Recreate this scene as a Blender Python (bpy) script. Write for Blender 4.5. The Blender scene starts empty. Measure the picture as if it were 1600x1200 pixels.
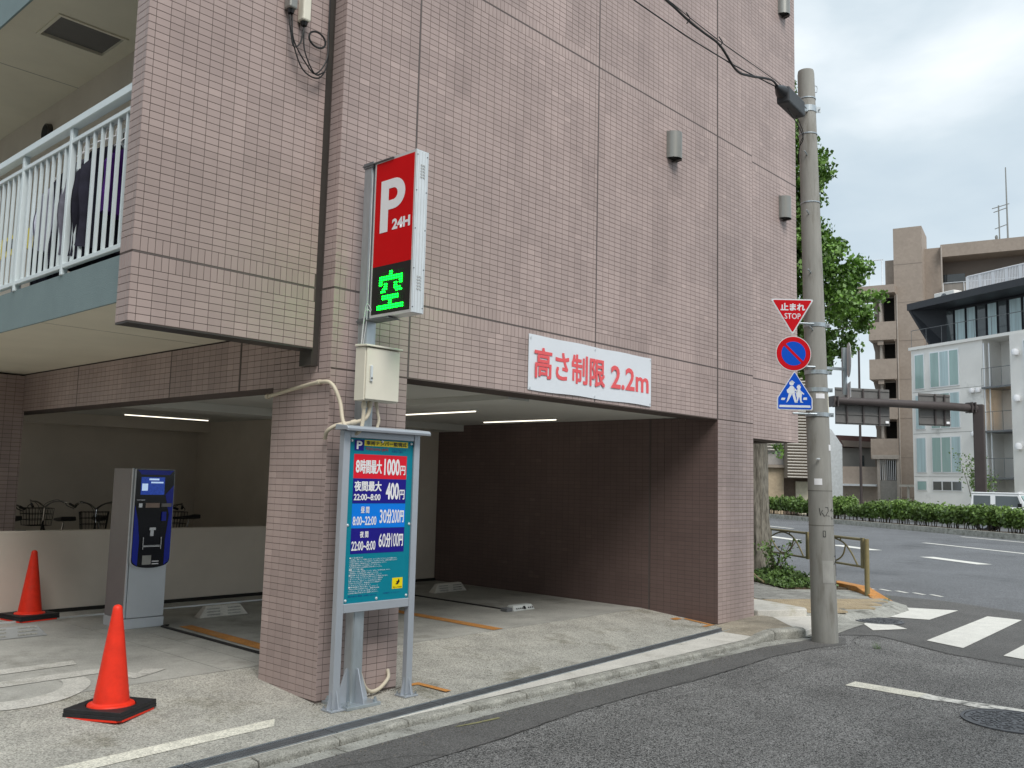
import bpy, math, random
import numpy as np
from mathutils import Vector, Matrix, noise as mnoise
R = math.radians
random.seed(7)
S = bpy.context.scene
COL = S.collection
# ------------------------------------------------------------------ camera
cam = bpy.data.cameras.new('camera')
cam.sensor_width = 36.0
cam.lens = 36.0 * 1413.7 / 1600.0
cam.clip_start = 0.05
cam.clip_end = 3000
co = bpy.data.objects.new('camera', cam)
COL.objects.link(co)
CR = ((0.67566364, -0.09573005, -0.73096812), (-0.73681277, -0.05514386, -0.67384427), (0.02419874, 0.99387872, -0.10779383))
# columns: image right, image up, backward
co.matrix_world = Matrix((
    (CR[0][0], CR[0][1], CR[0][2] * -1 * -1, -3.990),
    (CR[1][0], CR[1][1], CR[1][2] * -1 * -1, -5.5146),
    (CR[2][0], CR[2][1], CR[2][2] * -1 * -1, 1.6132),
    (0, 0, 0, 1)))
S.camera = co
CAMP = Vector((-3.990, -5.5146, 1.6132))
# ------------------------------------------------------------------ world: overcast daylight
SUN_EL, SUN_AZ = R(50), R(205)
w = bpy.data.worlds.new('World')
S.world = w
w.use_nodes = True
nt = w.node_tree
nt.nodes.clear()
out = nt.nodes.new('ShaderNodeOutputWorld')
bg = nt.nodes.new('ShaderNodeBackground')
bg.inputs['Strength'].default_value = 0.06
sky = nt.nodes.new('ShaderNodeTexSky')
sky.sky_type = 'NISHITA'
sky.sun_disc = False
sky.sun_elevation = SUN_EL
sky.sun_rotation = SUN_AZ
sky.air_density = 1.3
sky.dust_density = 2.0
tc = nt.nodes.new('ShaderNodeTexCoord')
mp = nt.nodes.new('ShaderNodeMapping')
mp.inputs['Scale'].default_value = (1.0, 1.0, 2.2)
ns = nt.nodes.new('ShaderNodeTexNoise')
ns.inputs['Scale'].default_value = 2.6
ns.inputs['Detail'].default_value = 6
ns.inputs['Roughness'].default_value = 0.5
ns.inputs['Distortion'].default_value = 0.3
rp = nt.nodes.new('ShaderNodeValToRGB')
rp.color_ramp.elements[0].position = 0.34
rp.color_ramp.elements[0].color = (5.0, 6.0, 6.8, 1)
rp.color_ramp.elements[1].position = 0.68
rp.color_ramp.elements[1].color = (9.0, 9.5, 9.8, 1)
e = rp.color_ramp.elements.new(0.5)
e.color = (6.1, 7.0, 7.6, 1)
mx = nt.nodes.new('ShaderNodeMixRGB')
mx.inputs['Fac'].default_value = 0.93
nt.links.new(tc.outputs['Generated'], mp.inputs['Vector'])
nt.links.new(mp.outputs['Vector'], ns.inputs['Vector'])
nt.links.new(ns.outputs['Fac'], rp.inputs['Fac'])
nt.links.new(sky.outputs['Color'], mx.inputs['Color1'])
nt.links.new(rp.outputs['Color'], mx.inputs['Color2'])
nt.links.new(mx.outputs['Color'], bg.inputs['Color'])
nt.links.new(bg.outputs['Background'], out.inputs['Surface'])
# ------------------------------------------------------------------ sun (thin overcast)
sl = bpy.data.lights.new('sun', 'SUN')
sl.energy = 1.5
sl.angle = R(30)
sl.color = (1.0, 0.96, 0.91)
so = bpy.data.objects.new('sun', sl)
COL.objects.link(so)
sd = Vector((math.sin(SUN_AZ) * math.cos(SUN_EL), math.cos(SUN_AZ) * math.cos(SUN_EL), math.sin(SUN_EL)))
so.rotation_euler = sd.to_track_quat('Z', 'Y').to_euler()
so.location = (0, -20, 30)
S.view_settings.view_transform = 'Standard'
S.view_settings.look = 'None'
S.view_settings.exposure = 1.0
S.view_settings.gamma = 1
S.view_settings.use_curve_mapping = False
S.cycles.max_bounces = 8
S.cycles.diffuse_bounces = 5
try:
    S.cycles.use_denoising = True
except Exception:
    pass

# ------------------------------------------------------------------ materials
MATS = {}


def mat(name, col, rough=0.6, var=0.12, scale=6.0, bump=0.0, bscale=80.0, metal=0.0, spec=0.4, speck=0.0, sscale=300.0, col2=None, detail=6, emis=None, estr=0.0, stretch=None, tint=0.0, alpha=None, coat=0.0, stain=None, stscale=1.2, stpos=0.55):
    """principled material: colour varied by noise, fine speckle, bump, optional stain tone"""
    if name in MATS:
        return MATS[name]
    m = bpy.data.materials.new(name)
    m.use_nodes = True
    n = m.node_tree
    b = n.nodes['Principled BSDF']
    L = n.links.new
    b.inputs['Roughness'].default_value = rough
    b.inputs['Metallic'].default_value = metal
    b.inputs['Specular IOR Level'].default_value = spec
    b.inputs['Coat Weight'].default_value = coat
    g = n.nodes.new('ShaderNodeNewGeometry')
    mpn = n.nodes.new('ShaderNodeMapping')
    L(g.outputs['Position'], mpn.inputs['Vector'])
    if stretch:
        mpn.inputs['Scale'].default_value = stretch
    no = n.nodes.new('ShaderNodeTexNoise')
    no.inputs['Scale'].default_value = scale
    no.inputs['Detail'].default_value = detail
    no.inputs['Roughness'].default_value = 0.6
    L(mpn.outputs['Vector'], no.inputs['Vector'])
    cr = n.nodes.new('ShaderNodeMapRange')
    cr.inputs['From Min'].default_value = 0.3
    cr.inputs['From Max'].default_value = 0.7
    L(no.outputs['Fac'], cr.inputs['Value'])
    mix = n.nodes.new('ShaderNodeMixRGB')
    c = Vector(col)
    lo = c * (1 - var)
    hi = Vector(col2) if col2 else c * (1 + var)
    mix.inputs['Color1'].default_value = (*lo, 1)
    mix.inputs['Color2'].default_value = (*hi, 1)
    L(cr.outputs['Result'], mix.inputs['Fac'])
    cur = mix.outputs['Color']
    if stain:
        n3 = n.nodes.new('ShaderNodeTexNoise')
        n3.inputs['Scale'].default_value = stscale
        n3.inputs['Detail'].default_value = 8
        n3.inputs['Roughness'].default_value = 0.65
        L(mpn.outputs['Vector'], n3.inputs['Vector'])
        m3 = n.nodes.new('ShaderNodeMapRange')
        m3.inputs['From Min'].default_value = stpos
        m3.inputs['From Max'].default_value = stpos + 0.16
        L(n3.outputs['Fac'], m3.inputs['Value'])
        x3 = n.nodes.new('ShaderNodeMixRGB')
        x3.inputs['Color2'].default_value = (*stain, 1)
        L(m3.outputs['Result'], x3.inputs['Fac'])
        L(cur, x3.inputs['Color1'])
        cur = x3.outputs['Color']
    if tint:
        at = n.nodes.new('ShaderNodeAttribute')
        at.attribute_name = 'tint'
        mr = n.nodes.new('ShaderNodeMapRange')
        mr.inputs['To Min'].default_value = 1 - tint
        mr.inputs['To Max'].default_value = 1 + tint
        L(at.outputs['Fac'], mr.inputs['Value'])
        mm = n.nodes.new('ShaderNodeVectorMath')
        mm.operation = 'SCALE'
        L(cur, mm.inputs[0])
        L(mr.outputs['Result'], mm.inputs['Scale'])
        cur = mm.outputs['Vector']
    hgt = no.outputs['Fac']
    if speck:
        v = n.nodes.new('ShaderNodeTexVoronoi')
        v.inputs['Scale'].default_value = sscale
        L(mpn.outputs['Vector'], v.inputs['Vector'])
        sp = n.nodes.new('ShaderNodeSeparateColor')
        L(v.outputs['Color'], sp.inputs['Color'])
        mr2 = n.nodes.new('ShaderNodeMapRange')
        mr2.inputs['To Min'].default_value = 1 - speck
        mr2.inputs['To Max'].default_value = 1 + speck
        L(sp.outputs['Red'], mr2.inputs['Value'])
        mm2 = n.nodes.new('ShaderNodeVectorMath')
        mm2.operation = 'SCALE'
        L(cur, mm2.inputs[0])
        L(mr2.outputs['Result'], mm2.inputs['Scale'])
        cur = mm2.outputs['Vector']
    L(cur, b.inputs['Base Color'])
    if bump:
        if speck:
            hb = n.nodes['Voronoi Texture'].outputs['Distance']
        else:
            nb = n.nodes.new('ShaderNodeTexNoise')
            nb.inputs['Scale'].default_value = bscale
            nb.inputs['Detail'].default_value = 4
            L(mpn.outputs['Vector'], nb.inputs['Vector'])
            hb = nb.outputs['Fac']
        bp = n.nodes.new('ShaderNodeBump')
        bp.inputs['Strength'].default_value = bump
        bp.inputs['Distance'].default_value = 0.004
        L(hb, bp.inputs['Height'])
        L(bp.outputs['Normal'], b.inputs['Normal'])
    if emis:
        b.inputs['Emission Color'].default_value = (*emis, 1)
        b.inputs['Emission Strength'].default_value = estr
    if alpha is not None:
        b.inputs['Alpha'].default_value = alpha
    MATS[name] = m
    return m


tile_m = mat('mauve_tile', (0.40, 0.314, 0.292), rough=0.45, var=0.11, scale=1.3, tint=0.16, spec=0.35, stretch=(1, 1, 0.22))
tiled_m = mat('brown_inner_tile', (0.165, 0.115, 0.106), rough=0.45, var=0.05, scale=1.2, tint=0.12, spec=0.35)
grout_m = mat('grout', (0.105, 0.083, 0.075), rough=0.9, var=0.15, scale=3)
seam_m = mat('sealant', (0.12, 0.10, 0.095), rough=0.6, var=0.1)
soffit_m = mat('cream_soffit', (0.70, 0.66, 0.54), rough=0.85, var=0.05, scale=1.5, bump=0.05)
ceil_m = mat('grey_ceiling', (0.66, 0.66, 0.62), rough=0.85, var=0.04, scale=1.0)
plaster_m = mat('beige_plaster', (0.66, 0.60, 0.52), rough=0.9, var=0.05, scale=2, bump=0.2, bscale=120, stain=(0.58, 0.51, 0.44), stscale=0.9, stpos=0.58)
teal_m = mat('teal_paint', (0.205, 0.275, 0.285), rough=0.8, var=0.05, scale=4, bump=0.7, bscale=180)
rail_m = mat('white_rail', (0.68, 0.76, 0.78), rough=0.3, var=0.03, spec=0.5)
alu_m = mat('aluminium', (0.72, 0.75, 0.76), rough=0.35, var=0.05, metal=0.55)
galv_m = mat('galvanised', (0.44, 0.49, 0.52), rough=0.4, var=0.2, scale=9, metal=0.7, stretch=(1, 1, 0.25))
silver_m = mat('silver_paint', (0.42, 0.455, 0.50), rough=0.38, var=0.03, metal=0.35)
red_m = mat('sign_red', (0.60, 0.003, 0.006), rough=0.5, var=0.03, spec=0.15)
black_m = mat('black_plastic', (0.012, 0.012, 0.013), rough=0.35, var=0.1)
rubber_m = mat('black_rubber', (0.018, 0.018, 0.02), rough=0.55, var=0.3, scale=14, bump=0.2, bscale=90)
white_m = mat('white_print', (0.82, 0.82, 0.84), rough=0.35, var=0.02)
led_m = mat('green_led', (0.0, 0.3, 0.05), rough=0.4, var=0, emis=(0.0, 1.0, 0.012), estr=12.0)
ledoff_m = mat('unlit_led', (0.02, 0.045, 0.03), rough=0.3, var=0.1)
ivory_m = mat('ivory_enamel', (0.74, 0.71, 0.60), rough=0.35, var=0.03)
conduit_m = mat('ivory_conduit', (0.60, 0.54, 0.42), rough=0.5, var=0.08)
tealb_m = mat('board_teal', (0.0, 0.21, 0.29), spec=0.2, rough=0.45, var=0.03)
navy_m = mat('board_navy', (0.012, 0.008, 0.23), spec=0.2, rough=0.45, var=0.03)
azure_m = mat('board_azure', (0.0, 0.20, 0.78), spec=0.2, rough=0.45, var=0.03)
bred_m = mat('board_red', (0.72, 0.012, 0.03), spec=0.2, rough=0.45, var=0.03)
yellow_m = mat('board_yellow', (0.85, 0.68, 0.0), rough=0.35, var=0.03)
coral_m = mat('banner_red', (0.78, 0.11, 0.12), rough=0.5, var=0.03)
banner_m = mat('banner_white', (0.70, 0.74, 0.79), rough=0.45, var=0.03, scale=3)
cone_m = mat('cone_red', (0.80, 0.034, 0.012), rough=0.5, var=0.10, scale=12, spec=0.35, stain=(0.60, 0.055, 0.03), stscale=9, stpos=0.60)
floor_m = mat('parking_concrete', (0.37, 0.365, 0.335), rough=0.85, var=0.2, scale=2.3, speck=0.16, sscale=170, bump=0.35, stain=(0.20, 0.195, 0.17), stscale=1.1, stpos=0.54)
apron_m = mat('apron_concrete', (0.38, 0.37, 0.33), rough=0.9, var=0.2, scale=3.1, speck=0.4, sscale=120, bump=0.6, stain=(0.20, 0.19, 0.15), stscale=1.6, stpos=0.53)
pale_m = mat('pale_concrete', (0.58, 0.56, 0.51), rough=0.85, var=0.1, scale=4, speck=0.12, sscale=150, bump=0.3, stain=(0.38, 0.36, 0.31), stscale=2.5, stpos=0.56)
kerb_m = mat('kerb_concrete', (0.32, 0.315, 0.28), rough=0.9, var=0.3, scale=5, speck=0.28, sscale=120, bump=0.6, stain=(0.15, 0.145, 0.12), stscale=4.5, stpos=0.55)
gutter_m = mat('gutter_concrete', (0.33, 0.33, 0.30), rough=0.9, var=0.25, scale=4, speck=0.25, sscale=130, bump=0.5, stain=(0.11, 0.11, 0.095), stscale=2.6, stpos=0.53)
asph_m = mat('coarse_asphalt', (0.165, 0.163, 0.158), rough=0.85, var=0.26, scale=0.9, speck=1.0, sscale=135, bump=1.0, stain=(0.108, 0.106, 0.102), stscale=0.8, stpos=0.54)
asph2_m = mat('fine_asphalt', (0.118, 0.116, 0.112), rough=0.85, var=0.14, scale=1.6, speck=0.5, sscale=150, bump=0.6)
asph3_m = mat('main_asphalt', (0.135, 0.140, 0.148), rough=0.8, var=0.16, scale=0.5, speck=0.5, sscale=85, bump=0.5, stain=(0.075, 0.078, 0.083), stscale=0.35, stpos=0.55)
paint_m = mat('road_paint', (0.68, 0.67, 0.62), rough=0.7, var=0.08, scale=5, speck=0.1, sscale=120)
fpaint_m = mat('faded_paint', (0.50, 0.49, 0.45), rough=0.8, var=0.1, scale=6, speck=0.2, sscale=110, stain=(0.34, 0.33, 0.29), stscale=4, stpos=0.55)
wpaint_m = mat('worn_line_paint', (0.66, 0.64, 0.55), rough=0.8, var=0.12, scale=9, speck=0.25, sscale=110)
stopl_m = mat('broken_paint', (0.68, 0.67, 0.62), rough=0.8, var=0.06, scale=9, speck=0.15, sscale=110, stain=(0.12, 0.118, 0.112), stscale=13, stpos=0.47)
orange_m = mat('orange_paint', (0.50, 0.225, 0.06), rough=0.8, var=0.2, scale=6, speck=0.2, sscale=110, stain=(0.36, 0.25, 0.14), stscale=5, stpos=0.56)
steel_m = mat('grate_steel', (0.17, 0.18, 0.19), rough=0.5, var=0.2, metal=0.3, scale=8)
dark_m = mat('dark_gap', (0.02, 0.019, 0.017), rough=0.9, var=0.2)
iron_m = mat('cast_iron', (0.125, 0.13, 0.14), rough=0.6, var=0.2, scale=12, metal=0.3, bump=0.3)
pole_m = mat('pole_concrete', (0.29, 0.285, 0.262), rough=0.85, var=0.14, scale=3.5, stretch=(3, 3, 0.5), bump=0.3, bscale=120, stain=(0.19, 0.18, 0.155), stscale=2.6, stpos=0.56)
tube_m = mat('tube_light', (0.9, 0.9, 0.85), rough=0.4, var=0, emis=(1.0, 0.93, 0.78), estr=0.9)
bark_m = mat('bark', (0.20, 0.185, 0.155), rough=0.95, var=0.55, scale=14, stretch=(3, 3, 0.5), bump=1.0, bscale=40)
leaf_m = mat('ginkgo_leaf', (0.10, 0.20, 0.028), rough=0.55, var=0.25, scale=1.2, tint=0.5)
hleaf_m = mat('hedge_leaf', (0.125, 0.205, 0.042), rough=0.6, var=0.3, scale=1.0, tint=0.5, stain=(0.16, 0.11, 0.055), stscale=0.9, stpos=0.64)
weed_m = mat('weed_leaf', (0.085, 0.15, 0.035), rough=0.6, var=0.3, scale=3, tint=0.5)
for mm_ in (leaf_m, hleaf_m, weed_m):
    b_ = mm_.node_tree.nodes['Principled BSDF']
    b_.inputs['Subsurface Weight'].default_value = 0.0
    b_.inputs['Transmission Weight'].default_value = 0.12
twig_m = mat('twig', (0.09, 0.07, 0.05), rough=0.9, var=0.3)
olive_m = mat('olive_rail', (0.22, 0.185, 0.09), rough=0.45, var=0.15, scale=8)
brownst_m = mat('brown_steel', (0.058, 0.046, 0.044), rough=0.4, var=0.12, scale=2)
signgrey_m = mat('sign_back', (0.13, 0.125, 0.12), rough=0.6, var=0.08)
sblue_m = mat('sign_blue', (0.003, 0.075, 0.50), spec=0.15, rough=0.45, var=0.03)
sred_m = mat('traffic_red', (0.52, 0.004, 0.01), spec=0.15, rough=0.45, var=0.03)
swht_m = mat('reflective_white', (0.66, 0.70, 0.74), rough=0.4, var=0.03)
lampm = mat('lamp_grey', (0.28, 0.28, 0.26), rough=0.35, var=0.05, metal=0.5)
bronze_m = mat('dark_bronze', (0.05, 0.045, 0.04), rough=0.4, var=0.1)
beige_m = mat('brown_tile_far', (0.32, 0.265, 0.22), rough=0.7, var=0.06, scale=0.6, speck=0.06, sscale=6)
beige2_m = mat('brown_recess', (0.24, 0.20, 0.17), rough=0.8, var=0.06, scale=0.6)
whtb_m = mat('white_render', (0.84, 0.82, 0.785), rough=0.85, var=0.07, scale=0.5, stain=(0.52, 0.51, 0.48), stscale=0.6, stpos=0.6)
charc_m = mat('charcoal_panel', (0.035, 0.038, 0.045), rough=0.5, var=0.08)
glass_m = mat('green_glass', (0.30, 0.44, 0.42), rough=0.12, var=0.12, scale=2.2, spec=0.8, stretch=(1, 1, 0.15))
glassd_m = mat('dark_glass', (0.07, 0.085, 0.09), rough=0.08, var=0.2, scale=0.8, spec=0.8)
curtain_m = mat('curtain', (0.45, 0.58, 0.60), rough=0.35, var=0.22, scale=5, stretch=(1, 1, 0.05), spec=0.6)
jeep_m = mat('white_car_paint', (0.78, 0.79, 0.80), rough=0.25, var=0.02, coat=0.5)
machine_m = mat('machine_silver', (0.56, 0.60, 0.64), rough=0.35, var=0.03, metal=0.2)
machined_m = mat('machine_grey', (0.22, 0.21, 0.215), rough=0.45, var=0.04)
mblue_m = mat('machine_blue', (0.006, 0.022, 0.42), rough=0.2, var=0.08, spec=0.3)
mblack_m = mat('gloss_black', (0.004, 0.005, 0.009), rough=0.08, var=0.1, spec=0.35)
screen_m = mat('lit_screen', (0.01, 0.03, 0.22), rough=0.2, var=0.8, scale=40, emis=(0.02, 0.09, 0.6), estr=0.16)
screenw_m = mat('lit_screen_text', (0.6, 0.7, 0.9), rough=0.2, var=0.1, emis=(0.5, 0.7, 1.0), estr=0.3)
navycloth_m = mat('navy_cloth', (0.018, 0.018, 0.032), rough=0.9, var=0.4, scale=8)
whitecloth_m = mat('white_cloth', (0.55, 0.56, 0.68), rough=0.9, var=0.15, scale=6)
purple_m = mat('purple_cloth', (0.09, 0.02, 0.22), rough=0.9, var=0.2, scale=8)
greycloth_m = mat('grey_cloth', (0.16, 0.16, 0.20), rough=0.9, var=0.3, scale=8)
chrome_m = mat('chrome', (0.4, 0.4, 0.4), rough=0.15, var=0.02, metal=1.0)
paver_m = mat('grey_paver', (0.25, 0.245, 0.225), rough=0.9, var=0.15, scale=4, tint=0.16, speck=0.18, sscale=140)
tact_m = mat('faded_tactile', (0.37, 0.30, 0.20), rough=0.85, var=0.18, scale=5, speck=0.15, sscale=140, stain=(0.28, 0.24, 0.18), stscale=3, stpos=0.53)
soil_m = mat('soil', (0.10, 0.075, 0.05), rough=1, var=0.3, scale=9, bump=0.8, bscale=30)
roofred_m = mat('rust_roof', (0.12, 0.06, 0.052), rough=0.7, var=0.15, scale=1)
mortar_m = mat('far_wall_grey', (0.28, 0.27, 0.25), rough=0.85, var=0.08, scale=0.7)
tan_m = mat('tan_tile', (0.40, 0.32, 0.22), rough=0.8, var=0.06, scale=1, speck=0.08, sscale=8)
slat_m = mat('pale_slat', (0.62, 0.58, 0.52), rough=0.5, var=0.04)
warm_m = mat('warm_lit_glass', (0.6, 0.35, 0.1), rough=0.3, var=0.05, emis=(1.0, 0.55, 0.12), estr=0.9)
copper_m = mat('cable_black', (0.012, 0.012, 0.012), rough=0.5, var=0.1)
ring_m = mat('edge_aluminium', (0.8, 0.82, 0.84), rough=0.3, var=0.02, metal=0.4)

# ------------------------------------------------------------------ helpers
ORG = {}


class MB:
    def __init__(s):
        s.v = []
        s.f = []
        s.t = []

    def add(s, vs, fs, tint=None):
        k = len(s.v)
        s.v += [tuple(p) for p in vs]
        s.f += [tuple(i + k for i in q) for q in fs]
        s.t += [0.5 if tint is None else tint] * len(fs)
        return s

    def box(s, x0, x1, y0, y1, z0, z1, tint=None):
        vs = [(x0, y0, z0), (x1, y0, z0), (x1, y1, z0), (x0, y1, z0), (x0, y0, z1), (x1, y0, z1), (x1, y1, z1), (x0, y1, z1)]
        return s.add(vs, [(0, 3, 2, 1), (4, 5, 6, 7), (0, 1, 5, 4), (1, 2, 6, 5), (2, 3, 7, 6), (3, 0, 4, 7)], tint)

    def obox(s, c, u, v, n, a, b, d, tint=None):
        """box centred at c with half extents a,b,d along unit u,v,n"""
        c, u, v, n = map(Vector, (c, u, v, n))
        vs = [c + u * (a * i) + v * (b * j) + n * (d * k) for k in (-1, 1) for (i, j) in ((-1, -1), (1, -1), (1, 1), (-1, 1))]
        return s.add(vs, [(0, 3, 2, 1), (4, 5, 6, 7), (0, 1, 5, 4), (1, 2, 6, 5), (2, 3, 7, 6), (3, 0, 4, 7)], tint)

    def poly(s, pts):
        return s.add(pts, [tuple(range(len(pts)))])

    def prism(s, pts, ext):
        """pts polygon, extruded by vector ext"""
        n = len(pts)
        e = Vector(ext)
        vs = [Vector(p) for p in pts] + [Vector(p) + e for p in pts]
        fs = [tuple(range(n - 1, -1, -1)), tuple(range(n, 2 * n))] + [(i, (i + 1) % n, n + (i + 1) % n, n + i) for i in range(n)]
        return s.add(vs, fs)

    def sheet(s, pts, z, th=0.0):
        return s.poly([(p[0], p[1], p[2] if len(p) > 2 else z) for p in pts])

    def cyl(s, p0, p1, r0, r1=None, n=12, cap=True):
        r1 = r0 if r1 is None else r1
        p0, p1 = Vector(p0), Vector(p1)
        d = (p1 - p0).normalized()
        a = d.orthogonal().normalized()
        b = d.cross(a)
        vs = []
        for p, r in ((p0, r0), (p1, r1)):
            vs += [p + (a * math.cos(2 * math.pi * i / n) + b * math.sin(2 * math.pi * i / n)) * r for i in range(n)]
        fs = [(i, (i + 1) % n, n + (i + 1) % n, n + i) for i in range(n)]
        if cap:
            fs += [tuple(range(n - 1, -1, -1)), tuple(range(n, 2 * n))]
        return s.add(vs, fs)

    def tube(s, path, r, n=8, closed=False):
        P = [Vector(p) for p in path]
        m = len(P)
        rr = r if isinstance(r, (list, tuple)) else [r] * m
        prev = None
        vs = []
        for i in range(m):
            if closed:
                d = (P[(i + 1) % m] - P[i - 1])
            else:
                d = P[min(i + 1, m - 1)] - P[max(i - 1, 0)]
            d.normalize()
            a = d.orthogonal().normalized() if prev is None else (prev - d * prev.dot(d)).normalized()
            prev = a
            b = d.cross(a)
            vs += [P[i] + (a * math.cos(2 * math.pi * j / n) + b * math.sin(2 * math.pi * j / n)) * rr[i] for j in range(n)]
        fs = []
        for i in range(m if closed else m - 1):
            k = (i + 1) % m
            fs += [(i * n + j, i * n + (j + 1) % n, k * n + (j + 1) % n, k * n + j) for j in range(n)]
        if not closed:
            fs += [tuple(range(n - 1, -1, -1)), tuple(range((m - 1) * n, m * n))]
        return s.add(vs, fs)

    def lathe(s, prof, c, n=32, cap=True):
        vs = []
        for r, z in prof:
            vs += [(c[0] + r * math.cos(2 * math.pi * i / n), c[1] + r * math.sin(2 * math.pi * i / n), c[2] + z) for i in range(n)]
        fs = []
        for k in range(len(prof) - 1):
            fs += [(k * n + i, k * n + (i + 1) % n, (k + 1) * n + (i + 1) % n, (k + 1) * n + i) for i in range(n)]
        if cap:
            fs += [tuple(range(n - 1, -1, -1)), tuple(range((len(prof) - 1) * n, len(prof) * n))]
        return s.add(vs, fs)

    def mesh(s, name, m, smooth=False, org=(0, 0, 0), tints=False):
        me = bpy.data.meshes.new(name)
        if any(org):
            vs = [(p[0] - org[0], p[1] - org[1], p[2] - org[2]) for p in s.v]
        else:
            vs = s.v
        me.from_pydata(vs, [], s.f)
        if m:
            me.materials.append(m)
        if tints:
            a = me.attributes.new('tint', 'FLOAT', 'FACE')
            a.data.foreach_set('value', s.t)
        if smooth:
            me.polygons.foreach_set('use_smooth', [True] * len(me.polygons))
        me.update()
        return me

    def build(s, name, m, parent=None, bevel=0, smooth=False, label=None, tints=False, kind=None, seg=1):
        org = ORG.get(parent, (0, 0, 0)) if parent else (0, 0, 0)
        o = bpy.data.objects.new(name, s.mesh(name, m, smooth, org, tints))
        COL.objects.link(o)
        if parent:
            o.parent = parent
            ORG[o] = org
        if bevel:
            b = o.modifiers.new('bevel', 'BEVEL')
            b.width = bevel
            b.segments = seg
            b.limit_method = 'ANGLE'
        if smooth:
            try:
                o.data.set_sharp_from_angle(angle=R(40))
            except Exception:
                pass
        if label:
            o['label'] = label
        if kind:
            o['kind'] = kind
        return o


def tag(o, label, cat, group=None):
    o['label'] = label
    o['category'] = cat
    if group:
        o['group'] = group
    return o


def thing(name, loc, label=None, cat=None, group=None, kind=None):
    o = bpy.data.objects.new(name, None)
    o.empty_display_size = 0.2
    COL.objects.link(o)
    o.location = loc
    ORG[o] = tuple(loc)
    if label:
        o['label'] = label
    if cat:
        o['category'] = cat
    if group:
        o['group'] = group
    if kind:
        o['kind'] = kind
    return o


def copy_tree(o, parent=None):
    c = o.copy()
    COL.objects.link(c)
    if parent:
        c.parent = parent
    for ch in o.children:
        copy_tree(ch, c)
    return c


def bez(pts, n=8):
    """Catmull-Rom through pts"""
    P = [Vector(p) for p in pts]
    P = [P[0] * 2 - P[1]] + P + [P[-1] * 2 - P[-2]]
    o = []
    for i in range(1, len(P) - 2):
        for k in range(n):
            t = k / n
            a, b, c, d = P[i - 1], P[i], P[i + 1], P[i + 2]
            o.append(0.5 * ((2 * b) + (c - a) * t + (2 * a - 5 * b + 4 * c - d) * t * t + (3 * b - a - 3 * c + d) * t ** 3))
    o.append(P[-2])
    return o


def text(body, O, U, V, x0, x1, y0, y1, m, parent, bold=0.0, name='lettering', label=None):
    """flat lettering fitted in the rectangle x0..x1, y0..y1 of the frame O,U,V"""
    c = bpy.data.curves.new('lettering', 'FONT')
    c.body = body
    cjk = any(ord(q) > 0x2fff for q in body)
    c.offset = 0 if cjk else bold
    c.resolution_u = 3
    t = bpy.data.objects.new('lettering_tmp', c)
    COL.objects.link(t)
    dg = bpy.context.evaluated_depsgraph_get()
    me = bpy.data.meshes.new_from_object(t.evaluated_get(dg))
    bpy.data.objects.remove(t)
    n = len(me.vertices)
    if n == 0:
        return None
    a = np.empty(n * 3)
    me.vertices.foreach_get('co', a)
    a = a.reshape(-1, 3)
    lo, hi = a.min(0), a.max(0)
    X = x0 + (a[:, 0] - lo[0]) / (hi[0] - lo[0]) * (x1 - x0)
    Y = y0 + (a[:, 1] - lo[1]) / max(1e-6, hi[1] - lo[1]) * (y1 - y0)
    O, U, V = np.array(O, float), np.array(U, float), np.array(V, float)
    org = np.array(ORG.get(parent, (0, 0, 0)))
    Q = O + X[:, None] * U + Y[:, None] * V - org
    if cjk and bold and (y1 - y0) > 0.02:
        # a heavier weight: the same outlines laid over each other, slightly shifted, 0.1 mm apart
        bs = bold * 1.15 * (y1 - y0)
        N_ = np.cross(U, V)
        polys = [tuple(p.vertices) for p in me.polygons]
        vv, ff = [], []
        for q, (sx, sy) in enumerate(((-1, -1), (1, -1), (-1, 1), (1, 1), (0, 0))):
            vv.append(Q + U * (sx * bs) + V * (sy * bs) + N_ * (0.0001 * q))
            ff += [tuple(a_ + q * n for a_ in p) for p in polys]
        me = bpy.data.meshes.new(name)
        me.from_pydata(np.concatenate(vv).tolist(), [], ff)
    else:
        me.vertices.foreach_set('co', Q.ravel())
    me.materials.clear()
    me.materials.append(m)
    me.update()
    o = bpy.data.objects.new(name, me)
    COL.objects.link(o)
    o.parent = parent
    ORG[o] = tuple(org)
    return o


# ================================================================== GROUND AND ROADS
gm = MB()
gm.box(-400, 600, -500, 700, -0.6, -0.12)
gm.build('ground', asph3_m, kind='structure')
M0, N0 = Vector((0.58, 0.815, 0)), Vector((0.815, -0.58, 0))      # main road: along, across


def mr(n, s, z=-0.05):
    p = N0 * n + M0 * s
    return (p.x, p.y, z)


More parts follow.
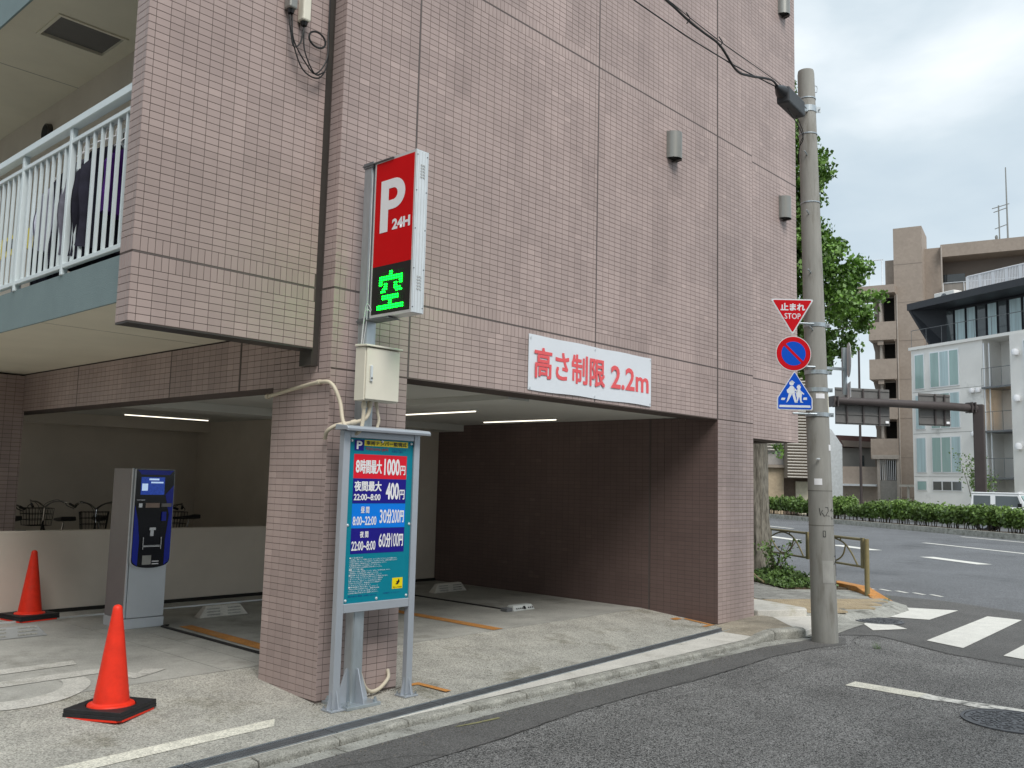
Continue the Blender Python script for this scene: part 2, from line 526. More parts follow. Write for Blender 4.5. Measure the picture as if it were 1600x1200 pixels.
Zs = -0.05
road = MB()
road.sheet([mr(8.0, -60, -0.056), mr(60, -60, -0.056), mr(60, 220, -0.056), mr(8.0, 220, -0.056)], 0)
main_road = road.build('main_road', asph3_m, kind='structure')
gy = lambda x: -0.53 + 0.078 * x
ki = lambda x: min(-0.65 - 0.004 * x, gy(x) - 0.142)
go = lambda x: min(-0.915 + 0.010 * x, ki(x) - 0.235)
gx = [(x, go(x) + 0.004) for x in (-14, -8, -4, -2, -1, -0.5, 0, 1.5, 3.1, 4.5, 5.0)]
st = MB()
st.sheet(gx + [(5.6, -1.1), (6.35, -1.02), (6.8, -1.41), (6.19, -2.36), (6.02, -3.11), (5.2, -7), (4.4, -11), (-14, -11)], Zs)
side_street = st.build('side_street', asph_m, kind='structure')
cwm = MB()
cwm.sheet([(5.9, -0.8), (9.0, -0.4), (11.03, 0.1), (11.02, -0.9), (10.54, -2.05), (9.6, -4.4), (8.4, -8), (4.4, -11), (5.2, -7), (6.02, -3.11), (6.19, -2.36), (6.8, -1.41), (6.35, -1.02)], Zs + 0.004)
cross_area = cwm.build('crossing_asphalt', asph2_m, kind='structure')
bd = MB()
edge = [(-14, -2.5), (-4, -1.75), (-0.77, -1.42), (0.55, -1.37), (1.4, -1.27), (2.24, -1.26), (3.0, -1.29), (3.69, -1.27), (4.6, -1.22), (5.3, -1.28), (5.9, -1.42), (6.3, -1.25)]
bd.sheet(gx + [(5.7, -1.0), (6.3, -1.03)] + edge[::-1], Zs + 0.0045)
bd.build('asphalt_patch', asph2_m, kind='structure')


# painted markings on the streets
def mark(name, pts, parent, m=paint_m, z=None, label=None):
    z = (Zs + 0.010) if z is None else z
    b = MB()
    b.sheet(pts, z)
    return b.build(name, m, parent, label=label)


# crosswalk bars, running along the side street's direction
mark('crosswalk_bar', [(7.56, -1.49), (8.45, -0.95), (7.53, -0.97)][:0] or [(7.53, -0.97), (7.56, -1.47), (6.86, -1.5), (6.9, -1.0)][:0] or [(8.45, -0.93), (9.62, -0.71), (9.95, -1.36), (8.62, -1.40)], cross_area)
mark('crosswalk_bar', [(7.75, -0.93), (7.53, -0.97), (7.1, -1.25), (7.56, -1.49), (7.85, -1.16)], cross_area)
mark('crosswalk_bar', [(6.86, -1.94), (9.65, -1.82), (9.65, -2.24), (6.66, -2.38)], cross_area)
mark('crosswalk_bar', [(6.51, -2.81), (9.4, -2.72), (9.3, -3.15), (6.4, -3.27)], cross_area)
mark('crosswalk_bar', [(6.3, -3.71), (9.1, -3.62), (9.0, -4.05), (6.2, -4.17)], cross_area)
# worn stop line built of broken patches
random.seed(3)
SL = [(-2.25, 0.0, 0.0), (-2.5, 0.01, 0), (-2.85, 0, 0.01), (-2.95, 0.0, 0.05), (-3.1, 0.03, 0.05), (-3.3, 0, 0.03), (-3.6, 0.02, 0.01), (-4.0, 0, 0.03), (-4.4, 0.02, 0), (-5.0, 0, 0.02), (-6.2, 0.02, 0.02)]
for i in range(len(SL) - 1):
    (y0, a0, b0), (y1, a1, b1) = SL[i], SL[i + 1]
    x0, x1 = 3.95 + (-2.25 - y0) * 0.01, 3.95 + (-2.25 - y1) * 0.01
    mark('stop_line', [(x0 - 0.10 + a0, y0), (x0 + 0.12 - b0, y0), (x1 + 0.12 - b1, y1 + 0.0001), (x1 - 0.10 + a1, y1 + 0.0001)], side_street, wpaint_m if i < 2 else stopl_m, Zs + 0.004)
# main road lane lines
def dash(n, s0, s1, wd=0.15):
    mark('lane_line', [mr(n - wd / 2, s0), mr(n + wd / 2, s0), mr(n + wd / 2, s1), mr(n - wd / 2, s1)], main_road, paint_m, Zs - 0.002)


def sn(x, y):
    return (x * M0.x + y * M0.y, x * N0.x + y * N0.y)


for k in range(-6, 12):
    dash(15.45, 12.1 + k * 4.3, 14.2 + k * 4.3, 0.42)
dash(19.65, -30, 20.0, 0.22)
dash(24.2, -30, 24.0, 0.2)
for k in range(0, 9):
    dash(19.65, 28.5 + k * 8.5, 32.5 + k * 8.5, 0.22)
for s0 in (7.5,):
    for k in range(6):
        dash(9.15 + 0.14 * k, s0 - 0.25 * k, s0 + 0.28 - 0.25 * k, 0.08)

mark('chalk_mark', [(0.45, -0.965), (0.62, -0.985), (0.85, -1.0), (0.84, -1.03), (0.6, -1.01), (0.46, -0.985)], side_street, mat('chalk_yellow', (0.25, 0.24, 0.12), rough=0.9, var=0.3, scale=20, stain=(0.13, 0.128, 0.12), stscale=30, stpos=0.52), Zs + 0.0085)
crack_m = mat('crack_dark', (0.035, 0.033, 0.03), rough=0.95, var=0.2)
rc = random.Random(21)


def crack(pts, wdt, par, z, m=crack_m):
    """thin irregular crack along a polyline"""
    P = []
    for k in range(len(pts) - 1):
        p, q = Vector(pts[k]), Vector(pts[k + 1])
        n = max(2, int((q - p).length / 0.06))
        for j in range(n):
            P.append(p.lerp(q, j / n) + Vector((rc.uniform(-.012, .012), rc.uniform(-.012, .012))))
    P.append(Vector(pts[-1]))
    vs = []
    for k, p in enumerate(P):
        d = P[min(k + 1, len(P) - 1)] - P[max(k - 1, 0)]
        nn = Vector((-d.y, d.x)).normalized() * wdt * rc.uniform(0.3, 1.0) * 0.5
        vs += [(p.x + nn.x, p.y + nn.y, z), (p.x - nn.x, p.y - nn.y, z)]
    b = MB()
    b.add(vs, [(2 * k, 2 * k + 1, 2 * k + 3, 2 * k + 2) for k in range(len(P) - 1)])
    return b.build('crack', m, par)


crack([(0.1, -1.40), (1.4, -1.29), (2.3, -1.27), (3.6, -1.28), (4.6, -1.23), (5.4, -1.30)], 0.006, side_street, Zs + 0.0095)

crack([(5.3, -1.35), (5.9, -1.55), (6.2, -1.35), (6.6, -1.32)], 0.010, side_street, Zs + 0.0095)
crack([(6.75, -1.45), (6.22, -2.32), (6.05, -3.1), (5.9, -4.0)], 0.009, side_street, Zs + 0.0095)
crack([(-0.8, -1.1), (-0.2, -1.25), (0.1, -1.5), (0.9, -1.75)], 0.007, side_street, Zs + 0.0095)
crack([(2.2, -1.5), (3.3, -1.72), (4.6, -1.62), (5.2, -1.8)], 0.006, side_street, Zs + 0.0095)
crack([(7.1, -1.0), (8.0, -1.15), (9.2, -1.05)], 0.006, cross_area, Zs + 0.0095)
# ---- parking floor: apron slopes up from the drain, then nearly level slabs
def gy(x):           # far edge of the drain
    return -0.53 + 0.078 * x


pf = MB()
xs = [-14, -8, -5, -3, -1.5, 0, 1.5, 3, 4.5, 5.68]
for i in range(len(xs) - 1):
    a, b_ = xs[i], xs[i + 1]
    pf.poly([(a, gy(a), 0.0), (b_, gy(b_), 0.0), (b_, 0.05, 0.008), (a, 0.05, 0.008)])
    pf.poly([(a, 0.05, 0.008), (b_, 0.05, 0.008), (b_, 1.05, 0.085), (a, 1.05, 0.085)])
apron = pf.build('apron', apron_m, kind='structure')
fl = MB()
for (x0, x1, y0, y1) in ((-0.10, 0.24, 1.062, 13), (0.246, 5.68, 1.062, 13), (-14, -0.106, 1.062, 13)):
    fl.box(x0, x1, y0, y1, -0.05, 0.088)
parking_floor = fl.build('parking_floor', floor_m, kind='structure')
jt = MB()
jt.box(-14, 5.66, 1.0505, 1.0615, -0.02, 0.078)
jt.box(-0.1058, -0.1002, 1.06, 12, -0.02, 0.086)
jt.box(0.2402, 0.2458, 1.06, 12, -0.02, 0.086)
jt.build('slab_joint', dark_m, parking_floor)
zf = 0.0925
mark('parking_line', [(0.55, 1.06), (0.72, 1.06), (0.76, 3.2), (0.62, 3.2)], parking_floor, orange_m, zf, 'faded orange bay line')
mark('parking_line', [(2.95, 1.06), (3.10, 1.06), (3.13, 4.2), (2.98, 4.2)], parking_floor, orange_m, zf)
zc = lambda y: 0.008 + max(0, (y - 0.05)) * 0.077 + 0.004
mark('corner_mark', [(0.83, 0.02), (1.0, 0.02), (1.0, -0.36), (0.94, -0.36), (0.94, -0.04), (0.83, -0.04)], apron, orange_m, 0.0125)
cm = MB()
cm.poly([(5.40, 0.02, 0.013), (5.62, 0.02, 0.013), (5.62, 0.07, 0.014), (5.40, 0.07, 0.014)])
cm.poly([(5.56, 0.075, 0.015), (5.62, 0.075, 0.015), (5.62, 0.42, 0.042), (5.56, 0.42, 0.042)])
cm.poly([(5.40, 0.42, 0.042), (5.55, 0.42, 0.042), (5.55, 0.50, 0.048), (5.40, 0.50, 0.048)])
cm.build('corner_mark', orange_m, apron)
# white line along the street edge of the apron
wl = MB()
for a, b_ in ((-14, -3), (-3, -1.5), (-1.5, -0.49)):
    f = lambda x: -0.27 + 0.062 * (x + 1.0)
    e = 0 if b_ < -0.6 else 0.05
    wl.poly([(a, f(a) - 0.075, 0.0065), (b_ - e, f(b_) - 0.075, 0.0065), (b_ + e, f(b_) + 0.07, 0.0095), (a, f(a) + 0.07, 0.0095)])
wl.build('edge_line', wpaint_m, apron, label='worn white line along the drain')
# wheelchair symbol paint
def apz(y):
    return (0.008 + (y - 0.05) * 0.077) + 0.005 if y < 1.05 else zf


def paint(pts, name='wheelchair_mark', m=fpaint_m, z=None):
    b = MB()
    b.poly([(p[0], p[1], (z or apz(p[1]))) for p in pts])
    return b.build(name, m, parking_floor)


paint([(-2.1, 2.12), (-0.82, 2.17), (-0.86, 2.0), (-2.1, 1.93)])
paint([(-2.1, 1.70), (-0.82, 1.74), (-0.88, 1.56), (-2.1, 1.52)])
paint([(-0.88, 1.56), (-0.82, 1.735), (-0.74, 1.60), (-0.62, 1.28), (-0.75, 1.22)])
paint([(-0.60, 1.29), (-0.41, 1.40), (-0.55, 1.50), (-0.66, 1.38)])
arc_in, arc_out = [], []
for k in range(24):
    t = R(70 - k * 10)
    cx, cy = -1.62, 1.52
    arc_in.append((cx + 0.44 * math.cos(t) * 1.0, cy + 0.44 * math.sin(t)))
    arc_out.append((cx + 0.62 * math.cos(t) * 1.0, cy + 0.62 * math.sin(t)))
for k in range(2, 23):
    q = [arc_in[k], arc_out[k], arc_out[k + 1], arc_in[k + 1]]
    if min(p[1] for p in q) < 1.42:
        b = MB()
        b.poly([(p[0], p[1], max(apz(p[1]), 0.01) if p[1] < 1.05 else zf + 0.0005) for p in q])
        b.build('wheelchair_mark', fpaint_m, parking_floor)

# drain channel with steel gratings, one piece a metre
ch = MB()
for i in range(len(xs) - 1):
    a, b_ = xs[i], xs[i + 1]
    ch.poly([(a, gy(a) - 0.14, -0.06), (b_, gy(b_) - 0.14, -0.06), (b_, gy(b_), -0.06), (a, gy(a), -0.06)])
    ch.poly([(a, gy(a), -0.06), (b_, gy(b_), -0.06), (b_, gy(b_), 0.0), (a, gy(a), 0.0)])
drain = ch.build('drain_channel', dark_m, kind='structure')
ang = math.atan(0.078)
u_ = Vector((math.cos(ang), math.sin(ang), 0))
v_ = Vector((-math.sin(ang), math.cos(ang), 0))
g = MB()
for k in range(66):
    c = u_ * (0.0075 + k * 0.015)
    g.obox((c.x, c.y, 0), u_, v_, (0, 0, 1), 0.0035, 0.060, 0.011)
for yy in (-0.022, 0.022):
    c = u_ * 0.495 + v_ * yy
    if abs(yy) > 0.05:
        continue
    g.obox((c.x, c.y, 0.0015 if abs(yy) > 0.05 else -0.001), u_, v_, (0, 0, 1), 0.494, 0.005 if abs(yy) > 0.05 else 0.002, 0.0115)
gme = g.mesh('drain_grating', steel_m)
g = MB()
for yy in (-0.065, 0.065):
    c = u_ * 0.495 + v_ * yy
    g.obox((c.x, c.y, 0.0025), u_, v_, (0, 0, 1), 0.494, 0.004, 0.0125)
gme2 = g.mesh('edge_bar', galv_m)
for k in range(20):
    x = 5.66 - 1.0 * (k + 1) * math.cos(ang)
    o = bpy.data.objects.new('drain_grating', gme)
    COL.objects.link(o)
    o.parent = drain
    o.location = (x, gy(x) - 0.07, -0.011)
    o2 = bpy.data.objects.new('edge_bar', gme2)
    COL.objects.link(o2)
    o2.parent = o
# concrete strip between drain and kerb
ki = lambda x: min(-0.65 - 0.004 * x, gy(x) - 0.142)
go = lambda x: min(-0.915 + 0.010 * x, ki(x) - 0.235)
sp = MB()
for i in range(len(xs) - 1):
    a, b_ = xs[i], xs[i + 1]
    if b_ > 5.3:
        b_ = 5.3
    sp.poly([(a, ki(a), -0.004), (b_, ki(b_), -0.004), (b_, gy(b_) - 0.14, -0.001), (a, gy(a) - 0.14, -0.001)])
    sp.poly([(a, gy(a) - 0.14, -0.001), (b_, gy(b_) - 0.14, -0.001), (b_, gy(b_) - 0.14, -0.06), (a, gy(a) - 0.14, -0.06)])
sp.build('drain_edging', pale_m, kind='structure')
co2 = MB()
co2.poly([(5.3, ki(5.3), -0.002), (5.54, -0.64, 0.045), (5.98, -0.78, 0.05), (6.15, -0.62, 0.045), (5.66, -0.20, 0.008)])
co2.poly([(5.3, ki(5.3), -0.002), (5.66, -0.20, 0.008), (5.3, gy(5.3) - 0.142, -0.001)])
co2.poly([(5.66, -0.20, 0.008), (6.15, -0.62, 0.045), (6.62, -0.20, 0.04), (6.62, 0.05, 0.04), (5.60, 0.03, 0.01)])
co2.poly([(5.3, gy(5.3) - 0.142, -0.001), (5.66, -0.20, 0.008), (5.60, 0.03, 0.01), (5.55, gy(5.55) - 0.0, 0.003)])
co2.build('corner_concrete', mat('brown_concrete', (0.31, 0.275, 0.215), rough=0.9, var=0.2, scale=4, speck=0.25, sscale=120, bump=0.5, stain=(0.21, 0.185, 0.14), stscale=3, stpos=0.52), kind='structure')
# kerb stones
kerb = thing('kerb', (0, 0, 0), kind='structure')
random.seed(11)
kx = 5.05
kp = []
while kx > -12:
    kp.append((kx - 0.6, kx))
    kx -= 0.603
for (a, b_) in kp:
    dz = random.uniform(-0.004, 0.003)
    k = MB()
    def prof(x):
        y = ki(x)
        return [(x, y - 0.005, -0.12), (x, y - 0.10, -0.12), (x, y - 0.10, -0.018 + dz), (x, y - 0.09, -0.006 + dz), (x, y - 0.005, -0.002 + dz)]
    p0, p1 = prof(a + 0.003), prof(b_ - 0.003)
    n = 5
    k.add(p0 + p1, [tuple(range(n)), tuple(range(2 * n - 1, n - 1, -1))] + [(i, n + i, n + (i + 1) % n, (i + 1) % n) for i in range(n)])
    k.build('kerb_stone', kerb_m, kerb, bevel=0.008, seg=2)


def kstone(p, q, z0, z1, wdt=0.15, nm='kerb_stone', m=kerb_m, par=kerb):
    p, q = Vector((p[0], p[1], 0)), Vector((q[0], q[1], 0))
    d = (q - p).normalized()
    nn = Vector((-d.y, d.x, 0))
    vs = []
    for pt, zz in ((p + d * 0.004, z0), (q - d * 0.004, z1)):
        for off, z in ((0, -0.14), (wdt, -0.14), (wdt, zz), (wdt * 0.2, zz), (0.0, zz - 0.02)):
            vs.append(pt + nn * off + Vector((0, 0, z)))
    n = 5
    b = MB()
    b.add(vs, [tuple(range(n)), tuple(range(2 * n - 1, n - 1, -1))] + [(i, n + i, n + (i + 1) % n, (i + 1) % n) for i in range(n)])
    b.build(nm, m, par, bevel=0.006)


kstone((5.053, -0.768), (5.30, -0.75), -0.004, 0.02, 0.11)
kstone((5.30, -0.75), (5.54, -0.77), 0.02, 0.05, 0.13)
kstone((5.54, -0.77), (5.98, -0.93), 0.05, 0.055, 0.15)
# gutter slabs
gutter = thing('gutter', (0, 0, 0), kind='structure')
kx = 5.0
while kx > -12:
    a, b_ = kx - 0.6, kx
    t = MB()
    o0 = go
    rz = random.uniform(-0.003, 0.003)
    t.prism([(a + 0.003, o0(a), -0.11), (b_ - 0.003, o0(b_), -0.11), (b_ - 0.003, ki(b_) - 0.102, -0.11), (a + 0.003, ki(a) - 0.102, -0.11)], (0, 0, 0.062 + rz))
    t.build('gutter_slab', gutter_m, gutter, bevel=0.004)
    kx -= 0.603
t = MB()
t.prism([(5.003, -0.91, -0.11), (5.55, -1.0, -0.11), (5.98, -1.09, -0.11), (5.97, -0.94, -0.11), (5.54, -0.78, -0.11), (5.3, -0.76, -0.11), (5.003, -0.775, -0.11)], (0, 0, 0.062))
t.build('gutter_slab', gutter_m, gutter)
t = MB()
t.sheet([(5.99, -1.12), (6.9, -1.02), (7.9, -0.95), (8.6, -0.9), (8.2, -0.4), (7.25, -0.3), (6.1, -0.35), (5.99, -0.9)], -0.042)
t.build('corner_gutter', gutter_m, kind='structure')
# low pale floor and raised platform beside the pillar
b = MB()
b.prism([(6.02, -0.90, -0.1), (6.6, -0.80, -0.1), (7.3, -0.50, -0.1), (7.3, 0.0, -0.1), (6.4, 0.0, -0.1), (6.15, -0.60, -0.1)], (0, 0, 0.12))
b.build('low_step', pale_m, kind='structure', bevel=0.01)
b = MB()
b.prism([(6.56, -0.04, -0.1), (7.20, -0.38, -0.1), (7.32, -0.30, -0.1), (7.6, 0.45, -0.1), (7.6, 0.6, -0.1), (6.61, 0.6, -0.1), (6.61, 0.095, -0.1), (6.56, 0.095, -0.1)], (0, 0, 0.205))
b.build('platform', mat('platform_concrete', (0.56, 0.54, 0.49), rough=0.85, var=0.1, scale=4, speck=0.12, sscale=150, bump=0.3, stain=(0.40, 0.37, 0.28), stscale=5, stpos=0.54), kind='structure', bevel=0.012, seg=2)
# --- sidewalk with paving blocks, tactile blocks and planting bed
sw = MB()
sw.prism([(6.5, 0.1, -0.1), (7.3, -0.45, -0.1), (8.3, -0.72, -0.1), (9.3, -0.70, -0.1), (9.75, -0.42, -0.1), mr(8.36, 6.0)[:2] + (-0.1,), mr(8.36, 60)[:2] + (-0.1,), mr(3.5, 60)[:2] + (-0.1,), (8.2, 10, -0.1), (8.2, 0.3, -0.1), (6.5, 0.6, -0.1)], (0, 0, 0.135))
sidewalk = sw.build('sidewalk', gutter_m, kind='structure')


def inside(p, poly):
    c = False
    j = len(poly) - 1
    for i in range(len(poly)):
        if (poly[i][1] > p[1]) != (poly[j][1] > p[1]) and p[0] < (poly[j][0] - poly[i][0]) * (p[1] - poly[i][1]) / (poly[j][1] - poly[i][1]) + poly[i][0]:
            c = not c
        j = i
    return c


swpoly = [(7.4, -0.3), (8.3, -0.55), (9.2, -0.55), (9.6, -0.3), mr(7.1, 6.4)[:2], mr(7.1, 20)[:2], mr(4.0, 20)[:2], (8.25, 6), (8.2, 0.3), (7.55, 0.6), (7.2, -0.25)]
pv = MB()
tact = []
random.seed(5)
ty0 = 5.55
for i in range(0, 160):
    for j in range(-4, 60):
        s_ = 3.5 + i * 0.103
        n_ = 3.9 + j * 0.206 + (0.103 if i % 2 else 0)
        p = N0 * n_ + M0 * s_
        if inside((p.x, p.y), swpoly) and not (5.5 < n_ < 6.1 and s_ > 5.2) and not (s_ < 5.2 and 7.1 < s_ + 0 < 7.0):
            pv.obox((p.x, p.y, 0.038), N0, M0, (0, 0, 1), 0.1, 0.0485, 0.008 + random.uniform(-.0015, .0015), random.random())
pv.build('paving_blocks', paver_m, sidewalk, tints=True, kind='stuff')
# tactile blocks
tb = MB()
tb.obox((0, 0, 0), N0, M0, (0, 0, 1), 0.147, 0.147, 0.012)
for k in range(4):
    c = N0 * (-0.1125 + 0.075 * k)
    tb.obox((c.x, c.y, 0.014), N0, M0, (0, 0, 1), 0.012, 0.13, 0.004)
tme = tb.mesh('tactile_block', tact_m)
td = MB()
td.obox((0, 0, 0), N0, M0, (0, 0, 1), 0.147, 0.147, 0.012)
for i in range(5):
    for j in range(5):
        c = N0 * (-0.12 + 0.06 * i) + M0 * (-0.12 + 0.06 * j)
        td.cyl((c.x, c.y, 0.012), (c.x, c.y, 0.018), 0.014, 0.009, 6)
tdme = td.mesh('tactile_block', tact_m)
for k in range(40):
    for j in range(2):
        n_, s_ = 5.65 + j * 0.3, 5.35 + k * 0.3
        p = N0 * n_ + M0 * s_
        o = bpy.data.objects.new('tactile_block', tme)
        COL.objects.link(o)
        o.parent = sidewalk
        o.location = (p.x, p.y, 0.042)
for i in range(5):
    for j in range(6):
        n_, s_ = 6.3 + j * 0.3, 3.85 + i * 0.3
        p = N0 * n_ + M0 * s_
        if inside((p.x, p.y), [(7.3, -0.42), (8.3, -0.66), (9.3, -0.64), (9.7, -0.35), (10.2, 1.0), (8, 1)]):
            o = bpy.data.objects.new('tactile_block', tdme)
            COL.objects.link(o)
            o.parent = sidewalk
            o.location = (p.x, p.y, 0.043)
# road-side kerb of the sidewalk, the corner piece painted orange
rk = thing('roadside_kerb', (0, 0, 0), kind='structure')
kpts = [mr(8.53, 60 - 6.0 * i)[:2] for i in range(9)] + [mr(8.53, 7.0)[:2]]
for i in range(len(kpts) - 1):
    p, q = Vector(kpts[i]), Vector(kpts[i + 1])
    n = max(1, int((p - q).length / 0.6)) if i > 6 else 4
    for j in range(n):
        a, c = p.lerp(q, j / n), p.lerp(q, (j + 1) / n)
        kstone(c, a, 0.10, 0.10, 0.17, par=rk)
cpts = [mr(8.53, 7.0)[:2], mr(8.53, 6.2)[:2], (9.97, -0.35), (9.80, -0.62)]
kz = [0.12, 0.12, 0.06, -0.02]
for i in range(3):
    kstone(cpts[i + 1], cpts[i], kz[i + 1], kz[i], 0.24 if i < 2 else 0.3, m=orange_m, par=rk)
ci = [(9.78, -0.40), (9.3, -0.66), (8.4, -0.70), (7.5, -0.46), (7.25, -0.46)]
co_ = [(9.92, -0.66), (9.35, -0.90), (8.45, -0.96), (7.5, -0.74), (7.2, -0.70)]
for i in range(4):
    b = MB()
    b.add([(*ci[i], 0.036), (*ci[i + 1], 0.036), (*co_[i + 1], -0.042), (*co_[i], -0.042), (*ci[i], -0.1), (*ci[i + 1], -0.1), (*co_[i + 1], -0.1), (*co_[i], -0.1)],
          [(0, 1, 2, 3), (0, 3, 7, 4), (1, 5, 6, 2), (2, 6, 7, 3), (0, 4, 5, 1)])
    b.build('kerb_stone', gutter_m, rk)
# planting bed soil
b = MB()
b.prism([mr(7.25, 6.55, 0.0), mr(8.30, 6.45, 0.0), mr(8.30, 60, 0.0), mr(7.25, 60, 0.0)], (0, 0, 0.06))
b.build('planting_bed', soil_m, kind='structure')
# median
md = MB()
for k in range(60):
    md.add([], [])
median = thing('median', (0, 0, 0), kind='structure')
for k in range(48):
    a, c = mr(25.35, -24 + k * 2.0)[:2], mr(25.35, -24 + (k + 1) * 2.0)[:2]
    kstone(c, a, 0.17, 0.17, -0.2, par=median)
b = MB()
b.prism([mr(25.57, -24, -0.1), mr(27.3, -24, -0.1), mr(27.3, 72, -0.1), mr(25.57, 72, -0.1)], (0, 0, 0.2))
b.build('median_soil', soil_m, median)

# manholes
def manhole(name, c, r, label, seed=1):
    t = thing(name, (c[0], c[1], c[2]), label, 'manhole cover')
    b = MB()
    b.lathe([(r + 0.03, 0.0), (r + 0.03, 0.009), (r + 0.006, 0.009), (r + 0.006, 0.0)], c, 48, cap=False)
    b.build('ring', iron_m, t)
    b = MB()
    b.lathe([(r, -0.01), (r, 0.006), (r - 0.012, 0.0085), (r - 0.02, 0.005)], c, 48)
    b.build('cover', iron_m, t)
    b = MB()
    rnd = random.Random(seed)
    for ring in range(1, 8):
        rr = ring * (r - 0.03) / 7.4
        n = int(2 * math.pi * rr / 0.062)
        for k in range(n):
            a = 2 * math.pi * (k + 0.5 * (ring % 2)) / n + rnd.uniform(-.05, .05)
            ta = a + (math.pi / 2 if rnd.random() < 0.5 else rnd.uniform(0, math.pi))
            u = Vector((math.cos(ta), math.sin(ta), 0))
            v = Vector((-u.y, u.x, 0))
            b.obox((c[0] + rr * math.cos(a), c[1] + rr * math.sin(a), c[2] + 0.0075), u, v, (0, 0, 1), 0.022, 0.0075, 0.003)
    b.build('relief', iron_m, t)
    return t


manhole('manhole_cover', (3.60, -3.62, Zs + 0.002), 0.33, 'round cast iron manhole cover near the worn white stop line')
manhole('manhole_cover', (7.95, -1.0, Zs + 0.008), 0.27, 'small round manhole cover beside the first crosswalk bar', 4)

# ================================================================== MAIN BUILDING
bld = thing('apartment_building', (0, 0, 0), 'mauve tiled apartment building with open ground floor car park', 'building')
T = 0.0022
W = 12.0


def wall(name, x0, x1, y0, y1, z0, z1, m=grout_m, **k):
    b = MB()
    b.box(x0, x1, y0, y1, z0, z1)
    return b.build(name, m, bld, **k)


wall('front_wall', 0.002, 6.53, T, 0.32, 2.42, W)
wall('front_wall', 6.532, 8.03, 0.1 + T, 0.42, 2.25, W)
wall('side_wall', 7.75, 8.03, 0.422, 11, 2.25, W)
wall('wing_wall', -1.474 + T, -0.062, 0.147 + T, 0.33, 2.5752, W)
wall('pillar', T, 0.748, T, 0.748, 0.0, 2.418)
wall('pillar', 5.65 + T, 6.528, T, 0.75, -0.02, 2.418)
wall('pillar', 6.53, 6.60, 0.1 + T, 0.75, -0.02, 2.248)
wall('expansion_strip', -0.06, 0.0, 0.165, 0.32, 2.45, W, m=bronze_m)
wall('side_beam', T, 0.30, 0.75, 11, 2.312, 2.748)
wall('garage_wall', 5.65 + T, 5.95, 0.752, 5.1, 0.0, 2.46)
wall('rear_pillar', -0.5, 0.02 - T, 6.12 + T, 6.9, 0.0, 2.74)
wall('ceiling', 0.302, 6.0, 0.322, 11, 2.455, 2.74, m=ceil_m)
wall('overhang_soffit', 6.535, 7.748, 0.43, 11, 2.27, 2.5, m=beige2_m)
wall('ceiling_beam', 0.302, 5.65, 4.35, 4.88, 2.36, 2.454, m=ceil_m)
wall('ceiling_beam', 0.302, 3.5, 8.0, 8.39, 2.29, 2.454, m=plaster_m)
wall('ceiling_beam', 2.3, 2.6, 0.33, 4.34, 2.40, 2.4545, m=ceil_m)
wall('low_wall', -7.59, 3.499, 4.9, 5.05, 0.0, 0.965, m=plaster_m, bevel=0.006)
wall('inner_wall', 3.5, 5.65, 4.9, 5.05, 0.0, 2.4548, m=plaster_m)
wall('inner_wall', 3.5, 3.65, 5.052, 8.4, 0.0, 2.4548, m=plaster_m)
wall('back_wall', -7.59, 3.65, 8.402, 8.6, 0.0, 2.46, m=plaster_m)
wall('wall_foot', -7.59, 5.648, 4.87, 4.898, 0.08, 0.125, m=dark_m)
wall('upper_block', 0.004, 7.74, 0.43, 11, 2.76, W, m=grout_m)
# balcony slabs, soffit, fascia
wall('balcony_slab', -1.40, 0.0, 0.332, 11, 2.76, 3.05, m=soffit_m)
wall('balcony_fascia', -1.42, -1.402, 0.332, 3.008, 2.742, 3.06, m=teal_m)
wall('balcony_fascia', -1.42, -1.402, 3.014, 11, 2.742, 3.06, m=teal_m)
wall('balcony_kerb', -1.40, -1.28, 0.332, 11, 3.052, 3.06, m=teal_m)
wall('balcony_floor', -1.279, -0.37, 0.332, 11, 3.0505, 3.056, m=mortar_m)
wall('upper_balcony_slab', -1.40, 0.0, 0.332, 2.704, 5.67, 5.95, m=soffit_m)
wall('upper_balcony_slab', -1.40, 0.0, 3.256, 11, 5.67, 5.95, m=soffit_m)
wall('upper_balcony_slab', -1.40, -1.14, 2.705, 3.255, 5.6702, 5.95, m=soffit_m)
wall('upper_balcony_slab', -0.51, 0.0, 2.705, 3.255, 5.6702, 5.95, m=soffit_m)
wall('upper_fascia', -1.42, -1.402, 0.332, 11, 5.63, 5.97, m=teal_m)
wall('flat_wall', -0.37, -0.01, 0.332, 11, 3.051, 5.669, m=plaster_m)
sj = MB()
sj.box(-1.39, 0, 1.05, 1.058, 5.668, 5.6705)
sj.box(-1.39, 0, 4.2, 4.208, 5.668, 5.6705)
sj.box(-1.39, 0, 1.9, 1.906, 2.7585, 2.7605)
sj.build('soffit_joint', mortar_m, bld)
hf = MB()
hf.box(-1.14, -1.11, 2.705, 3.255, 5.655, 5.69)
hf.box(-0.54, -0.51, 2.705, 3.255, 5.655, 5.69)
hf.box(-1.11, -0.54, 2.705, 2.735, 5.655, 5.69)
hf.box(-1.11, -0.54, 3.225, 3.255, 5.655, 5.69)
hf = hf.build('hatch_frame', soffit_m, bld)
b = MB()
b.box(-1.11, -0.54, 2.735, 3.225, 5.685, 5.70)
b.build('hatch_panel', signgrey_m, hf)
b = MB()
b.cyl((-0.371, 4.93, 5.35), (-0.42, 4.93, 5.35), 0.11, 0.10, 24)
vr = b.build('vent_cap', bronze_m, bld, smooth=True)
b = MB()
b.cyl((-0.421, 4.93, 5.35), (-0.424, 4.93, 5.35), 0.085, 0.085, 24)
b.build('vent_mouth', dark_m, vr)
